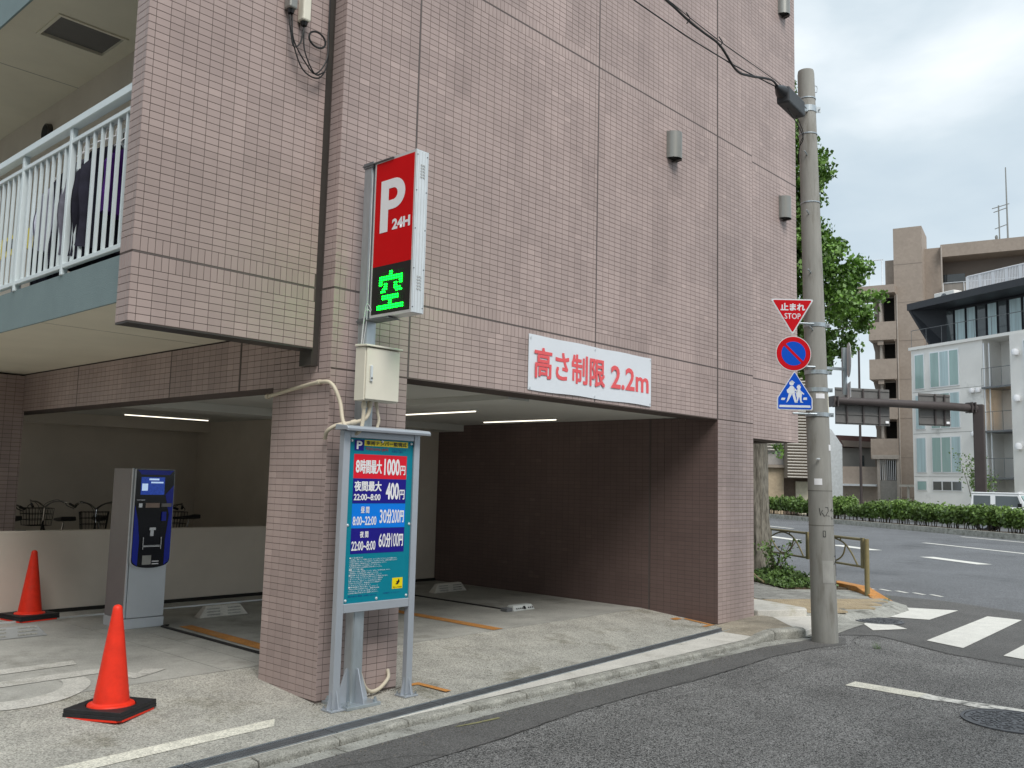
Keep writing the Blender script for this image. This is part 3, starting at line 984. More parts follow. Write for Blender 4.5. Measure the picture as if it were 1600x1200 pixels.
# apartment window behind the balcony
b = MB()
b.box(-0.392, -0.372, 1.2, 3.0, 3.15, 4.9)
wf = b.build('window', alu_m, bld)
for (a, c) in ((1.25, 2.08), (2.12, 2.95)):
    b = MB()
    b.box(-0.398, -0.393, a, c, 3.2, 4.85)
    b.build('pane', glassd_m, wf)

# ---- tiles
TILES = []      # (centre, u, n, w, h, tint)
TILES2 = []     # the darker tiles of the inner wall
rt = random.Random(42)


def tint_of(col_, row_, key):
    kk = key[0] * 7 + key[1] if isinstance(key, tuple) else key * 7
    h = random.Random(kk * 7919 + (col_ // 3) * 131 + (row_ // 11) * 17).random()
    h2 = random.Random(kk * 104729 + (col_ // 7) * 31 + (row_ // 5) * 257).random()
    t = 0.5 + (h - 0.5) * 0.42 + (h2 - 0.5) * 0.28 + rt.uniform(-0.15, 0.15)
    if rt.random() < 0.01:
        t += 0.6
    return min(1.3, max(0, t))


XA, NA = Vector((1, 0, 0)), Vector((0, -1, 0))
XB, NB = Vector((0, 1, 0)), Vector((-1, 0, 0))


def field(face, pos, a0, a1, z0, z1, half=0, joints=(3.035, 5.9415, 8.848), solmin=0.0, seams=(), key=0, tmin=None):
    """tiles on a wall face: A faces the street (plane y=pos), B faces -x (plane x=pos)"""
    u, n = (XA, NA) if face == 'A' else (XB, NB)
    # rows
    rows = []
    js = [z for z in joints if z0 < z < z1]
    segs = []
    lo = z0
    for j in js:
        segs.append((lo, j - 0.006, lo in [q + 0.006 for q in js], True))
        lo = j + 0.006
    segs.append((lo, z1, bool(js), False))
    for (s0, s1, sb, st_) in segs:
        lo_, hi_ = s0, s1
        if sb:
            rows.append((lo_, lo_ + 0.1, True))
            lo_ += 0.1
        if st_:
            rows.append((hi_ - 0.1, hi_, True))
            hi_ -= 0.1
        z = hi_
        while z - 0.05 >= lo_ - 0.026:
            rows.append((max(z - 0.05, lo_), z, False))
            z -= 0.05
    # columns between seams
    cs = [a0] + [s for s in seams if a0 < s < a1] + [a1]
    for ri, (r0, r1, sol) in enumerate(rows):
        for ci in range(len(cs) - 1):
            c0 = cs[ci] + (0.008 if ci else 0)
            c1 = cs[ci + 1] - (0.008 if ci < len(cs) - 2 else 0)
            x = c0
            first = True
            k = 0
            pitch = 0.05 if sol else 0.1
            while x < c1 - 0.015:
                wd = pitch
                if first and half and ci == 0 and not sol:
                    wd = 0.05
                e = min(x + wd, c1)
                first = False
                cc_ = (x + e) / 2
                cz = (r0 + r1) / 2
                c = Vector((cc_, pos, cz)) if face == 'A' else Vector((pos, cc_, cz))
                rowi = int(round(cz / 0.05))
                coli = int(cc_ / 0.1)
                (TILES2 if key == 9 else TILES).append((c, u, n, e - x - 0.0040, r1 - r0 - 0.0040, tint_of(coli, rowi, (key, ci))))
                x = e
                k += 1


TOP = 9.9
field('A', 0.0, 0.0, 6.53, 2.42, TOP, half=1, seams=(0.755, 3.22, 5.65), key=1)
field('A', 0.1, 6.53, 8.03, 2.25, TOP, key=2)
field('A', 0.147, -1.474, -0.062, 2.575, TOP, half=1, key=3)
field('B', -1.474, 0.147, 0.33, 2.575, TOP, half=1, key=4)
field('B', 0.0, 0.0, 0.165, 2.40, TOP, half=1, key=5)
field('A', 0.0, 0.0, 0.75, 0.0, 2.42, half=1, joints=(), key=6)
field('B', 0.0, 0.0, 0.75, 0.02, 2.40, half=1, joints=(), key=7)
field('A', 0.0, 5.65, 6.53, 0.0, 2.42, half=0, joints=(), key=8)
field('A', 0.1, 6.53, 6.60, 0.0, 2.25, joints=(), key=8)
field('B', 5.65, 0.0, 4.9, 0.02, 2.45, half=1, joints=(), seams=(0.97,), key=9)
field('B', 0.0, 0.165, 0.75, 2.40, 2.75, joints=(), key=10)
field('B', 0.0, 0.75, 9.0, 2.312, 2.75, joints=(), seams=(1.27, 2.48, 4.57, 6.6), key=11)
field('A', 6.12, -0.5, 0.02, 0.1, 2.74, joints=(), key=12)
# projected size -> the 300 largest in the photograph are separate tiles
Rm = np.array(CR)
C0 = np.array(CAMP)
cen = np.array([t[0] for t in TILES])
nrm = np.array([t[2] for t in TILES])
area = np.array([t[3] * t[4] for t in TILES])
loc = (cen - C0) @ Rm
dep = -loc[:, 2]
px = 800 + 1413.7 * loc[:, 0] / dep
py = 600 - 1413.7 * loc[:, 1] / dep
dirs = (C0 - cen) / np.linalg.norm(C0 - cen, axis=1)[:, None]
score = area * np.abs((dirs * nrm).sum(1)) / dep ** 2
score[(px < 0) | (px > 1600) | (py < 0) | (py > 1200) | (dep < 0)] = 0
order = np.argsort(-score)
single = set(order[:300].tolist())
P_, B_, SK = 0.0, 0.005, 0.0015
tmeshes = {}


def tile_geo(w_, h_):
    a, c = w_ / 2, h_ / 2
    i = 0.0009
    back, mid, front = 0.0022, 0.0006, 0.0
    vs = [(-a, back, -c), (a, back, -c), (a, back, c), (-a, back, c),
          (-a, mid, -c), (a, mid, -c), (a, mid, c), (-a, mid, c),
          (-a + i, front, -c + i), (a - i, front, -c + i), (a - i, front, c - i), (-a + i, front, c - i)]
    fs = [(8, 9, 10, 11), (4, 5, 9, 8), (5, 6, 10, 9), (6, 7, 11, 10), (7, 4, 8, 11), (0, 1, 5, 4), (1, 2, 6, 5), (2, 3, 7, 6), (3, 0, 4, 7)]
    return vs, fs


for i in sorted(single):
    c, u, n, w_, h_, tn = TILES[i]
    key = (round(w_, 3), round(h_, 3), round(tn * 8))
    if key not in tmeshes:
        m_ = MB()
        vs, fs = tile_geo(w_, h_)
        m_.add(vs, fs, tn)
        tmeshes[key] = m_.mesh('tile', tile_m, tints=True)
    o = bpy.data.objects.new('tile', tmeshes[key])
    COL.objects.link(o)
    o.parent = bld
    o.location = c
    if n is NB:
        o.rotation_euler = (0, 0, -math.pi / 2)
def tile_sheet(rest, nm, m):
    V = np.empty((len(rest) * 12, 3))
    tint = np.empty(len(rest) * 9)
    for k, (c, u, n, w_, h_, tn) in enumerate(rest):
        vs, fs = tile_geo(w_, h_)
        a = np.array(vs)
        if n is NB:
            # rotate so local -y faces -x, local x runs along -y
            a = np.stack([a[:, 1], -a[:, 0], a[:, 2]], 1)
        V[k * 12:k * 12 + 12] = a + np.array(c)
        tint[k * 9:k * 9 + 9] = tn
    F = np.array(tile_geo(1, 1)[1])
    Fa = (F[None] + (np.arange(len(rest)) * 12)[:, None, None]).reshape(-1, 4)
    me = bpy.data.meshes.new(nm)
    me.vertices.add(len(V))
    me.vertices.foreach_set('co', V.ravel())
    me.loops.add(Fa.size)
    me.loops.foreach_set('vertex_index', Fa.ravel().astype(np.int32))
    me.polygons.add(len(Fa))
    me.polygons.foreach_set('loop_start', (np.arange(len(Fa)) * 4).astype(np.int32))
    me.polygons.foreach_set('loop_total', np.full(len(Fa), 4, np.int32))
    at_ = me.attributes.new('tint', 'FLOAT', 'FACE')
    at_.data.foreach_set('value', tint)
    me.materials.append(m)
    me.update(calc_edges=True)
    me.validate()
    me.shade_flat()
    tf = bpy.data.objects.new(nm, me)
    COL.objects.link(tf)
    tf.parent = bld
    tf['kind'] = 'stuff'


tile_sheet([t for i, t in enumerate(TILES) if i not in single], 'tile_field', tile_m)
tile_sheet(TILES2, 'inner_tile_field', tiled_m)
# sealant seams
for x in (0.755, 3.22):
    MB().box(x - 0.007, x + 0.007, 0.0008, 0.0026, 2.425, TOP).build('sealant_joint', seam_m, bld)
MB().box(5.643, 5.657, 0.0008, 0.0026, 2.43, TOP).build('sealant_joint', seam_m, bld)
MB().box(5.6508, 5.6526, 0.963, 0.977, 0.08, 2.44).build('sealant_joint', seam_m, bld)
for y in (1.27, 2.48, 4.57, 6.6):
    MB().box(0.0008, 0.0026, y - 0.008, y + 0.008, 2.315, 2.745).build('sealant_joint', seam_m, bld)
for z in (3.035, 5.9415, 8.848):
    MB().box(0.0, 6.53, 0.0008, 0.0026, z - 0.005, z + 0.005).build('sealant_joint', seam_m, bld)
    MB().box(6.532, 8.03, 0.1008, 0.1026, z - 0.005, z + 0.005).build('sealant_joint', seam_m, bld)
    MB().box(-1.47, -0.06, 0.1478, 0.1496, z - 0.005, z + 0.005).build('sealant_joint', seam_m, bld)
# drip trims under the overhangs
b = MB()
b.box(-1.472, -0.062, 0.15, 0.328, 2.567, 2.5748)
b.build('drip_trim', bronze_m, bld)
# balcony railing: posts, rails, balusters
rl = thing('balcony_railing', (-1.42, 0.4, 3.05), None)
rl.parent = bld
for z0, z1, wdt in ((4.185, 4.245, 0.035), (4.06, 4.095, 0.02), (3.105, 3.14, 0.02)):
    b = MB()
    b.box(-1.41 - wdt, -1.41 + wdt, 0.335, 9.0, z0, z1)
    b.build('rail', rail_m, rl, bevel=0.004)
ypos = [0.36 + (1.42 - 0.36) * 0, 1.42, 2.38, 3.34, 4.30, 5.26, 6.22, 7.18, 8.14]
for i, y in enumerate(ypos):
    b = MB()
    b.box(-1.432, -1.388, y - 0.022, y + 0.022, 3.056, 4.184)
    b.build('post', rail_m, rl, bevel=0.004)
bm_ = MB()
bm_.box(-0.011, 0.011, -0.011, 0.011, 0, 0.92)
bme = bm_.mesh('baluster', rail_m)
for i in range(len(ypos) - 1):
    for k in range(1, 8):
        y = ypos[i] + (ypos[i + 1] - ypos[i]) * k / 8
        o = bpy.data.objects.new('baluster', bme)
        COL.objects.link(o)
        o.parent = rl
        o.location = (-1.41 + 1.42, y - 0.4, 3.14 - 3.05)

# ================================================================== WALL LAMPS, BANNER, JUNCTION BOXES
def wall_lamp(x, y, z, label):
    t = thing('wall_lamp', (x, y, z), label, 'wall lamp', 'half-round wall lamps on the tiled wall')
    b = MB()
    n = 14
    vs = []
    for zz in (0, 0.31):
        for i in range(n + 1):
            a = math.pi * i / n
            vs.append((x - 0.105 * math.cos(a), y - 0.006 - 0.115 * math.sin(a), z + zz))
    b.add(vs, [(i, i + 1, n + 2 + i, n + 1 + i) for i in range(n)] + [tuple(range(n + 1, 2 * n + 2))])
    b.build('shade', lampm, t, smooth=True)
    b = MB()
    b.box(x - 0.085, x + 0.085, y - 0.08, y - 0.007, z - 0.006, z + 0.002)
    b.build('lens', dark_m, t)
    b = MB()
    b.box(x - 0.012, x + 0.012, y - 0.13, y - 0.006, z - 0.03, z - 0.02)
    b.build('bracket', bronze_m, t)
    b = MB()
    b.box(x - 0.112, x + 0.112, y - 0.008, y - 0.001, z - 0.006, z + 0.316)
    b.build('backplate', lampm, t)


wall_lamp(4.61, 0.0, 5.34, 'grey half-round wall lamp high above the white banner')
wall_lamp(7.60, 0.1, 5.36, 'grey half-round wall lamp left of the pole, level with the tree crown')
wall_lamp(7.62, 0.1, 8.36, 'grey half-round wall lamp at the top right corner of the tiled wall')
t = thing('height_limit_banner', (3.2, -0.01, 2.72), 'white banner with red lettering of the height limit above the entrance', 'banner')
b = MB()
nx = 24
for i in range(nx):
    x0, x1 = 2.2 + 2.0 * i / nx, 2.2 + 2.0 * (i + 1) / nx
    f = lambda x: -0.012 - 0.004 * math.sin(x * 5.1)
    zt = lambda x: 2.985 + 0.003 * math.sin(x * 9)
    zb = lambda x: 2.465 + 0.004 * math.sin(x * 7)
    b.add([(x0, f(x0), zb(x0)), (x1, f(x1), zb(x1)), (x1, f(x1), zt(x1)), (x0, f(x0), zt(x0))], [(0, 1, 2, 3)])
    b.add([(x0, f(x0) + 0.003, zb(x0)), (x1, f(x1) + 0.003, zb(x1)), (x1, f(x1) + 0.003, zt(x1)), (x0, f(x0) + 0.003, zt(x0))], [(3, 2, 1, 0)])
b.build('panel', banner_m, t)
O_ = (2.2, -0.0185, 2.465)
text('高さ制限', O_, (1, 0, 0), (0, 0, 1), 0.08, 1.16, 0.125, 0.405, coral_m, t, bold=0.019)
text('2.2m', O_, (1, 0, 0), (0, 0, 1), 1.27, 1.95, 0.13, 0.37, coral_m, t, bold=0.022)
for i, (x, z) in enumerate(((2.22, 2.96), (4.18, 2.965), (2.22, 2.49), (4.18, 2.49), (3.2, 2.965), (3.2, 2.49))):
    b = MB()
    b.cyl((x, -0.019, z), (x, -0.023, z), 0.008, 0.008, 10)
    b.build('screw', alu_m, t)
for i, (x, z, hh, nm) in enumerate(((-0.435, 5.08, 0.16, 'narrow grey cable box on the wing wall, left of the white one'), (-0.315, 5.03, 0.2, 'white cable box on the wing wall with a looped black cable'))):
    t = thing('cable_box', (x, 0.13, z), nm, 'junction box')
    b = MB()
    b.box(x - 0.035, x + 0.035, 0.06, 0.142, z, z + hh)
    b.build('housing', ivory_m if i else lampm, t, bevel=0.012, seg=2)
    b = MB()
    b.cyl((x, 0.10, z - 0.03), (x, 0.10, z), 0.022, 0.03, 12)
    b.build('gland', black_m, t)
t = thing('wall_cable', (-0.3, 0.12, 4.9), 'loops of black cable hanging below the junction boxes on the wing wall', 'cable')
for k, P in enumerate((
        [(-0.44, 0.1, 5.06), (-0.43, 0.09, 4.9), (-0.33, 0.08, 4.66), (-0.18, 0.08, 4.63), (-0.09, 0.10, 4.78), (-0.075, 0.12, 5.0), (-0.07, 0.13, 5.4)],
        [(-0.425, 0.1, 5.06), (-0.41, 0.08, 4.85), (-0.30, 0.07, 4.70), (-0.2, 0.08, 4.66), (-0.1, 0.09, 4.82), (-0.08, 0.12, 5.05)],
        [(-0.315, 0.1, 5.0), (-0.31, 0.08, 4.8), (-0.22, 0.07, 4.65), (-0.12, 0.09, 4.7)],
        [(-0.315, 0.1, 5.0), (-0.35, 0.08, 4.85), (-0.41, 0.08, 4.80), (-0.44, 0.09, 4.95)])):
    b = MB()
    b.tube(bez(P, 8), 0.006, 6)
    b.build('cable', copper_m, t, smooth=True)
b = MB()
b.tube([(-0.2 + 0.075 * math.cos(a), 0.085, 4.93 + 0.06 * math.sin(a)) for a in [2 * math.pi * i / 24 for i in range(24)]], 0.008, 6, closed=True)
b.build('coil', copper_m, t, smooth=True)

# ================================================================== PARKING SIGN ON ITS POLE
PX0, PX1, PY0, PY1 = 0.142, 0.242, -0.218, -0.118
sg = thing('parking_sign', (0.192, -0.168, 0.0), 'tall pole sign with red P 24H panel and green lit display', 'parking sign')
b = MB()
b.box(PX0, PX1, PY0, PY1, 0.02, 4.0)
b.build('pole', galv_m, sg, bevel=0.012, seg=2)
b = MB()
b.box(0.192 - 0.15, 0.192 + 0.15, -0.168 - 0.15, -0.168 + 0.15, 0.003, 0.026)
b.build('base_plate', galv_m, sg, bevel=0.002)
for (dx, dy) in ((1, 0), (-1, 0), (0, -1)):
    b = MB()
    c = Vector((0.192, -0.168, 0))
    d = Vector((dx, dy, 0))
    nn = Vector((-dy, dx, 0))
    a = c + d * 0.05 - nn * 0.004
    b.prism([tuple(a + Vector((0, 0, 0.026))), tuple(a + d * 0.09 + Vector((0, 0, 0.026))), tuple(a + d * 0.085 + Vector((0, 0, 0.06))), tuple(a + d * 0.012 + Vector((0, 0, 0.26))), tuple(a + Vector((0, 0, 0.26)))], tuple(nn * 0.008))
    b.build('gusset', silver_m, sg)
for dx in (-1, 1):
    for dy in (-1, 1):
        b = MB()
        b.cyl((0.192 + dx * 0.12, -0.168 + dy * 0.12, 0.026), (0.192 + dx * 0.12, -0.168 + dy * 0.12, 0.06), 0.009, 0.009, 8)
        b.cyl((0.192 + dx * 0.12, -0.168 + dy * 0.12, 0.0262), (0.192 + dx * 0.12, -0.168 + dy * 0.12, 0.042), 0.017, 0.017, 6)
        b.build('anchor_bolt', galv_m, sg)
CX0, CX1, CY0, CY1, CZ0, CZ1 = 0.145, 0.262, -0.715, -0.25, 2.79, 3.985
b = MB()
b.box(CX0 + 0.004, CX1 - 0.004, CY0, CY1, CZ0, CZ1)
cab = b.build('cabinet', alu_m, sg, bevel=0.004)
fr = MB()
for xx in (CX0, CX1 - 0.01):
    fr.box(xx, xx + 0.01, CY0 + 0.0, CY0 + 0.018, CZ0 + 0.001, CZ1 - 0.001)
    fr.box(xx, xx + 0.01, CY1 - 0.018, CY1, CZ0 + 0.001, CZ1 - 0.001)
    fr.box(xx, xx + 0.01, CY0 + 0.018, CY1 - 0.018, CZ1 - 0.022, CZ1 - 0.001)
    fr.box(xx, xx + 0.01, CY0 + 0.018, CY1 - 0.018, CZ0 + 0.001, CZ0 + 0.022)
fr.build('face_frame', alu_m, cab)
b = MB()
for k in range(3):
    x = CX0 + 0.03 + k * 0.028
    b.box(x - 0.0015, x + 0.0015, CY0 - 0.003, CY0, CZ0 + 0.01, CZ1 - 0.01)
b.build('side_rib', alu_m, cab)
for zz in (3.78, 2.96):
    for k in range(5):
        b = MB()
        for xx in (CX0 + 0.045, CX0 + 0.068):
            b.box(xx, xx + 0.016, CY0 - 0.0045, CY0 - 0.0005, zz + k * 0.022, zz + k * 0.022 + 0.012)
        b.build('vent_louvre', mat('vent_grey', (0.5, 0.52, 0.52), rough=0.4), cab)
b = MB()
for z in (CZ0 + 0.04, CZ0 + 0.32, 3.4, 3.68, CZ1 - 0.04):
    for x in (CX0 + 0.012, CX1 - 0.012):
        b.cyl((x, CY0, z), (x, CY0 - 0.004, z), 0.0045, 0.0045, 8)
b.build('rivets', steel_m, cab)
for side, xx, nx_ in ((0, CX0 - 0.001, -1), (1, CX1 + 0.001, 1)):
    b = MB()
    b.box(min(xx, xx - nx_ * 0.004), max(xx, xx - nx_ * 0.004), CY0 + 0.018, CY1 - 0.018, 3.17, CZ1 - 0.022)
    rp_ = b.build('red_panel', red_m, sg)
    b = MB()
    b.box(min(xx, xx - nx_ * 0.004), max(xx, xx - nx_ * 0.004), CY0 + 0.018, CY1 - 0.018, CZ0 + 0.022, 3.169)
    lp = b.build('display_panel', black_m, sg)
    # local frame: U to the reader's right
    U = (0, -1, 0) if side == 0 else (0, 1, 0)
    Oy = (CY1 - 0.018) if side == 0 else (CY0 + 0.018)
    O_ = (xx + nx_ * 0.0015, Oy, 0)
    # big P as a polygon
    def P2(u, z):
        return (xx + nx_ * 0.0018, Oy + U[1] * u, z)
    outer = [(0.065, 3.42), (0.065, 3.815)]
    bowl = [(0.215 + 0.125 * math.sin(a), 3.70 + 0.115 * math.cos(a)) for a in [math.pi * i / 14 for i in range(15)]]
    inner = [(0.205 + 0.05 * math.sin(a), 3.70 + 0.045 * math.cos(a)) for a in [math.pi * i / 14 for i in range(15)]]
    st0, st1 = 0.065, 0.155
    b = MB()
    b.add([P2(st0, 3.42), P2(st1, 3.42), P2(st1, 3.815), P2(st0, 3.815)], [(0, 1, 2, 3)])
    oa = [(st1, 3.815)] + bowl + [(st1, 3.585)]
    ia = [(st1, 3.745)] + inner + [(st1, 3.655)]
    for k in range(len(oa) - 1):
        b.add([P2(*oa[k]), P2(*oa[k + 1]), P2(*ia[k + 1]), P2(*ia[k])], [(0, 1, 2, 3)])
    b.build('letter_p', white_m, rp_)
    text('24H', O_, U, (0, 0, 1), 0.205, 0.405, 3.425, 3.505, white_m, rp_, bold=0.045)
    glyph = [
        ".......##.......",
        ".......##.......",
        ".##############.",
        ".##############.",
        ".##..........##.",
        ".##.##....##.##.",
        "....##....##....",
        "...###....####..",
        "..###......####.",
        "................",
        "...##########...",
        "...##########...",
        ".......##.......",
        ".......##.......",
        "################",
        "################"]
    lit, off = MB(), MB()
    for r_ in range(16):
        for c_ in range(16):
            u = 0.075 + c_ * 0.0186
            z = 3.115 - r_ * 0.0178
            on = glyph[r_][c_] == '#'
            p = P2(u, z)
            tgt = lit if on else off
            rr = 0.0068 if on else 0.004
            tgt.cyl((p[0], p[1], p[2]), (p[0] + nx_ * 0.002, p[1], p[2]), rr, rr * 0.7, 6)
    lit.build('lit_leds', led_m, lp, kind='stuff')
    off.build('unlit_leds', ledoff_m, lp, kind='stuff')
for z in (CZ0 - 0.012, CZ1 - 0.01):
    b = MB()
    b.box(0.13, 0.25, -0.47, -0.11, z - 0.003, z + 0.004)
    b.box(0.134, 0.1395, -0.235, -0.12, z - 0.02, z + 0.02)
    b.build('bracket', steel_m, sg)
b = MB()
b.tube(bez([(0.135, -0.2, 2.2), (0.132, -0.21, 2.6), (0.134, -0.235, 2.8), (0.134, -0.24, 3.3), (0.134, -0.235, 3.9)], 6), 0.0035, 6)
b.tube(bez([(0.13, -0.19, 2.2), (0.125, -0.2, 2.6), (0.13, -0.225, 2.85), (0.15, -0.27, 2.83)], 6), 0.0035, 6)
b.tube(bez([(0.128, -0.18, 2.2), (0.12, -0.19, 2.5), (0.125, -0.23, 2.88), (0.15, -0.28, 2.84)], 6), 0.003, 6)
b.build('cable', mat('grey_cable', (0.55, 0.57, 0.58), rough=0.5), sg, smooth=True)

# ------------------------------------------------ control box
cb = thing('control_box', (0.21, -0.29, 2.17), 'ivory metal control box with a silver handle, on the sign pole', 'electrical box')
b = MB()
b.box(0.055, 0.375, -0.335, -0.222, 2.175, 2.565)
b.build('housing', ivory_m, cb, bevel=0.004)
b = MB()
b.box(0.062, 0.370, -0.352, -0.3365, 2.182, 2.558)
dr = b.build('door', ivory_m, cb, bevel=0.004)
b = MB()
b.box(0.088, 0.112, -0.366, -0.3525, 2.31, 2.43)
b.build('handle', alu_m, dr, bevel=0.005)
b = MB()
b.cyl((0.1, -0.366, 2.335), (0.1, -0.37, 2.335), 0.008, 0.008, 10)
b.build('lock', steel_m, dr)
b = MB()
b.prism([(0.045, -0.365, 2.566), (0.045, -0.222, 2.572), (0.045, -0.222, 2.59), (0.045, -0.365, 2.58)], (0.343, 0, 0))
b.build('rain_hood', ivory_m, cb, bevel=0.003)


def conduit(path, label, r=0.014, rings=()):
    P = bez(path, 10)
    t = thing('conduit', path[0], label, 'conduit')
    b = MB()
    b.tube(P, r, 10)
    b.build('tube', conduit_m, t, smooth=True)
    for i in rings:
        a = P[int(i * (len(P) - 1))]
        d = (P[min(len(P) - 1, int(i * (len(P) - 1)) + 1)] - a).normalized()
        b = MB()
        b.cyl(a - d * 0.018, a + d * 0.018, r * 1.35, r * 1.35, 12)
        b.build('coupling', conduit_m, t, smooth=True)
    return t


conduit([(-0.02, 0.80, 2.245), (-0.025, 0.72, 2.25), (-0.025, 0.40, 2.29), (-0.025, 0.10, 2.32), (-0.02, -0.05, 2.30), (0.01, -0.12, 2.17), (0.01, -0.17, 2.02), (0.04, -0.23, 1.93), (0.09, -0.27, 1.96), (0.105, -0.28, 2.06), (0.105, -0.28, 2.175)], 'ivory conduit from the side beam round the pillar corner to the control box', 0.0145, (0.02, 0.3, 0.62, 0.97))
conduit([(-0.02, 0.0, 1.90), (-0.06, -0.08, 1.95), (-0.03, -0.14, 1.99), (0.04, -0.20, 2.01), (0.12, -0.27, 2.04), (0.155, -0.28, 2.10), (0.16, -0.28, 2.175)], 'ivory conduit curling from behind the fee board hood up to the control box', 0.0145, (0.55, 0.96))
conduit([(0.245, -0.27, 1.99), (0.25, -0.28, 2.04), (0.235, -0.28, 2.10), (0.215, -0.28, 2.175)], 'short ivory conduit entering the right of the control box underside', 0.011, (0.9,))
conduit([(0.252, -0.14, 0.7), (0.252, -0.15, 0.34), (0.30, -0.14, 0.16), (0.40, -0.10, 0.055), (0.52, -0.07, 0.045), (0.64, -0.03, 0.10), (0.66, 0.0, 0.16)], 'ivory hose sagging to the ground beside the sign pole foot', 0.014, ())

# ------------------------------------------------ fee board
fb = thing('fee_board', (0.32, -0.245, 0.0), 'teal parking fee board in a silver frame with two legs and a hood', 'price board')
LX = (-0.045, 0.015)
RX = (0.622, 0.680)
FY0, FY1 = -0.262, -0.212
for (a, c) in (LX, RX):
    b = MB()
    b.box(a, c, FY0, FY1, 0.018, 1.955)
    lg = b.build('leg', silver_m, fb, bevel=0.003)
    b = MB()
    b.box(a - 0.035, c + 0.035, FY0 - 0.035, FY1 + 0.035, 0.006, 0.018)
    b.build('foot_plate', silver_m, lg, bevel=0.001)
    for sx in (-1, 1):
        m_ = a if sx < 0 else c
        b = MB()
        b.prism([(m_, -0.241, 0.018), (m_ + sx * 0.032, -0.241, 0.018), (m_ + sx * 0.03, -0.241, 0.03), (m_ + sx * 0.003, -0.241, 0.14), (m_, -0.241, 0.14)], (0, 0.006, 0))
        b.build('gusset', silver_m, lg)
    xm = (a + c) / 2
    b = MB()
    b.prism([(xm - 0.003, FY0, 0.018), (xm - 0.003, FY0 - 0.032, 0.018), (xm - 0.003, FY0 - 0.03, 0.03), (xm - 0.003, FY0 - 0.003, 0.14), (xm - 0.003, FY0, 0.14)], (0.006, 0, 0))
    b.build('gusset', silver_m, lg)
    for sx in (-1, 1):
        for sy in (-1, 1):
            b = MB()
            b.cyl((xm + sx * 0.05, -0.237 + sy * 0.047, 0.018), (xm + sx * 0.05, -0.237 + sy * 0.047, 0.036), 0.007, 0.007, 6)
            b.build('bolt', galv_m, lg)
b = MB()
b.box(LX[1] + 0.001, RX[0] - 0.001, FY0 + 0.001, FY1 - 0.001, 0.665, 0.728)
b.build('lower_rail', silver_m, fb, bevel=0.003)
b = MB()
b.box(LX[1] + 0.001, RX[0] - 0.001, FY0 + 0.003, FY1 - 0.001, 1.905, 1.953)
b.build('upper_rail', silver_m, fb, bevel=0.003)
b = MB()
b.prism([(-0.075, -0.34, 1.948), (-0.075, -0.345, 1.968), (-0.075, -0.33, 1.985), (-0.075, -0.20, 1.998), (-0.075, -0.19, 1.957), (-0.075, -0.32, 1.957)], (0.79, 0, 0))
b.build('hood', silver_m, fb, bevel=0.004, seg=2)
b = MB()
b.box(LX[1] + 0.002, RX[0] - 0.002, -0.248, -0.232, 0.729, 1.9045)
bp_ = b.build('panel', tealb_m, fb)
BX, BZ = LX[1] + 0.002, 0.729
BWd, BH = RX[0] - LX[1] - 0.004, 1.9045 - 0.729
yf = -0.2495


def brect(x0, x1, z0, z1, m, lab=None, k=0):
    b = MB()
    b.box(BX + x0, BX + x1, -0.2489 - k * 0.0006, -0.2481, BZ + z0, BZ + z1)
    return b.build('printed_band', m, bp_, label=lab)


OB = (BX, -0.2512, BZ)
UB, VB = (1, 0, 0), (0, 0, 1)
brect(0.045, 0.545, 0.885, 1.06, bred_m, 'red band 8 hours 1000 yen')
brect(0.045, 0.545, 0.705, 0.883, navy_m, 'navy band night 400 yen')
brect(0.045, 0.545, 0.528, 0.703, azure_m, 'light blue band daytime 200 yen')
brect(0.045, 0.545, 0.345, 0.526, navy_m, 'navy band night 100 yen')
brect(0.045, 0.13, 1.085, 1.165, navy_m)
brect(0.135, 0.55, 1.123, 1.165, yellow_m)
T_ = lambda s, x0, x1, z0, z1, m=white_m, bo=0.02: text(s, OB, UB, VB, x0, x1, z0, z1, m, bp_, bold=bo)
T_('P', 0.062, 0.113, 1.095, 1.155, white_m, 0.03)
T_('車両ナンバー監視式', 0.15, 0.535, 1.129, 1.159, black_m, 0.02)
T_('8', 0.062, 0.098, 0.925, 1.018, white_m, 0.03)
T_('時間最大', 0.104, 0.30, 0.922, 1.02, white_m, 0.02)
T_('1000', 0.325, 0.475, 0.912, 1.035, white_m, 0.035)
T_('円', 0.482, 0.53, 0.918, 0.985)
T_('夜間最大', 0.058, 0.305, 0.795, 0.865, white_m, 0.024)
T_('22:00~8:00', 0.055, 0.30, 0.727, 0.773, white_m, 0.025)
T_('400', 0.35, 0.475, 0.732, 0.858, white_m, 0.035)
T_('円', 0.482, 0.53, 0.735, 0.805)
T_('昼 間', 0.125, 0.20, 0.635, 0.68)
T_('8:00~22:00', 0.055, 0.27, 0.548, 0.612, white_m, 0.02)
T_('30', 0.30, 0.365, 0.56, 0.66, white_m, 0.014)
T_('分', 0.37, 0.41, 0.56, 0.66, white_m, 0.024)
T_('200', 0.415, 0.49, 0.56, 0.66, white_m, 0.014)
T_('円', 0.495, 0.53, 0.565, 0.65, white_m, 0.024)
T_('夜 間', 0.125, 0.20, 0.46, 0.505)
T_('22:00~8:00', 0.052, 0.27, 0.368, 0.435, white_m, 0.02)
T_('60', 0.30, 0.365, 0.385, 0.485, white_m, 0.014)
T_('分', 0.37, 0.41, 0.385, 0.485, white_m, 0.024)
T_('100', 0.42, 0.49, 0.385, 0.485, white_m, 0.014)
T_('円', 0.495, 0.53, 0.39, 0.475, white_m, 0.024)
T_('Welcome park', 0.145, 0.36, 1.083, 1.115, mat('maroon_print', (0.30, 0.04, 0.06), rough=0.4), 0.01)
T_('ウェルカムパーク', 0.395, 0.53, 1.099, 1.112, navy_m, 0.01)
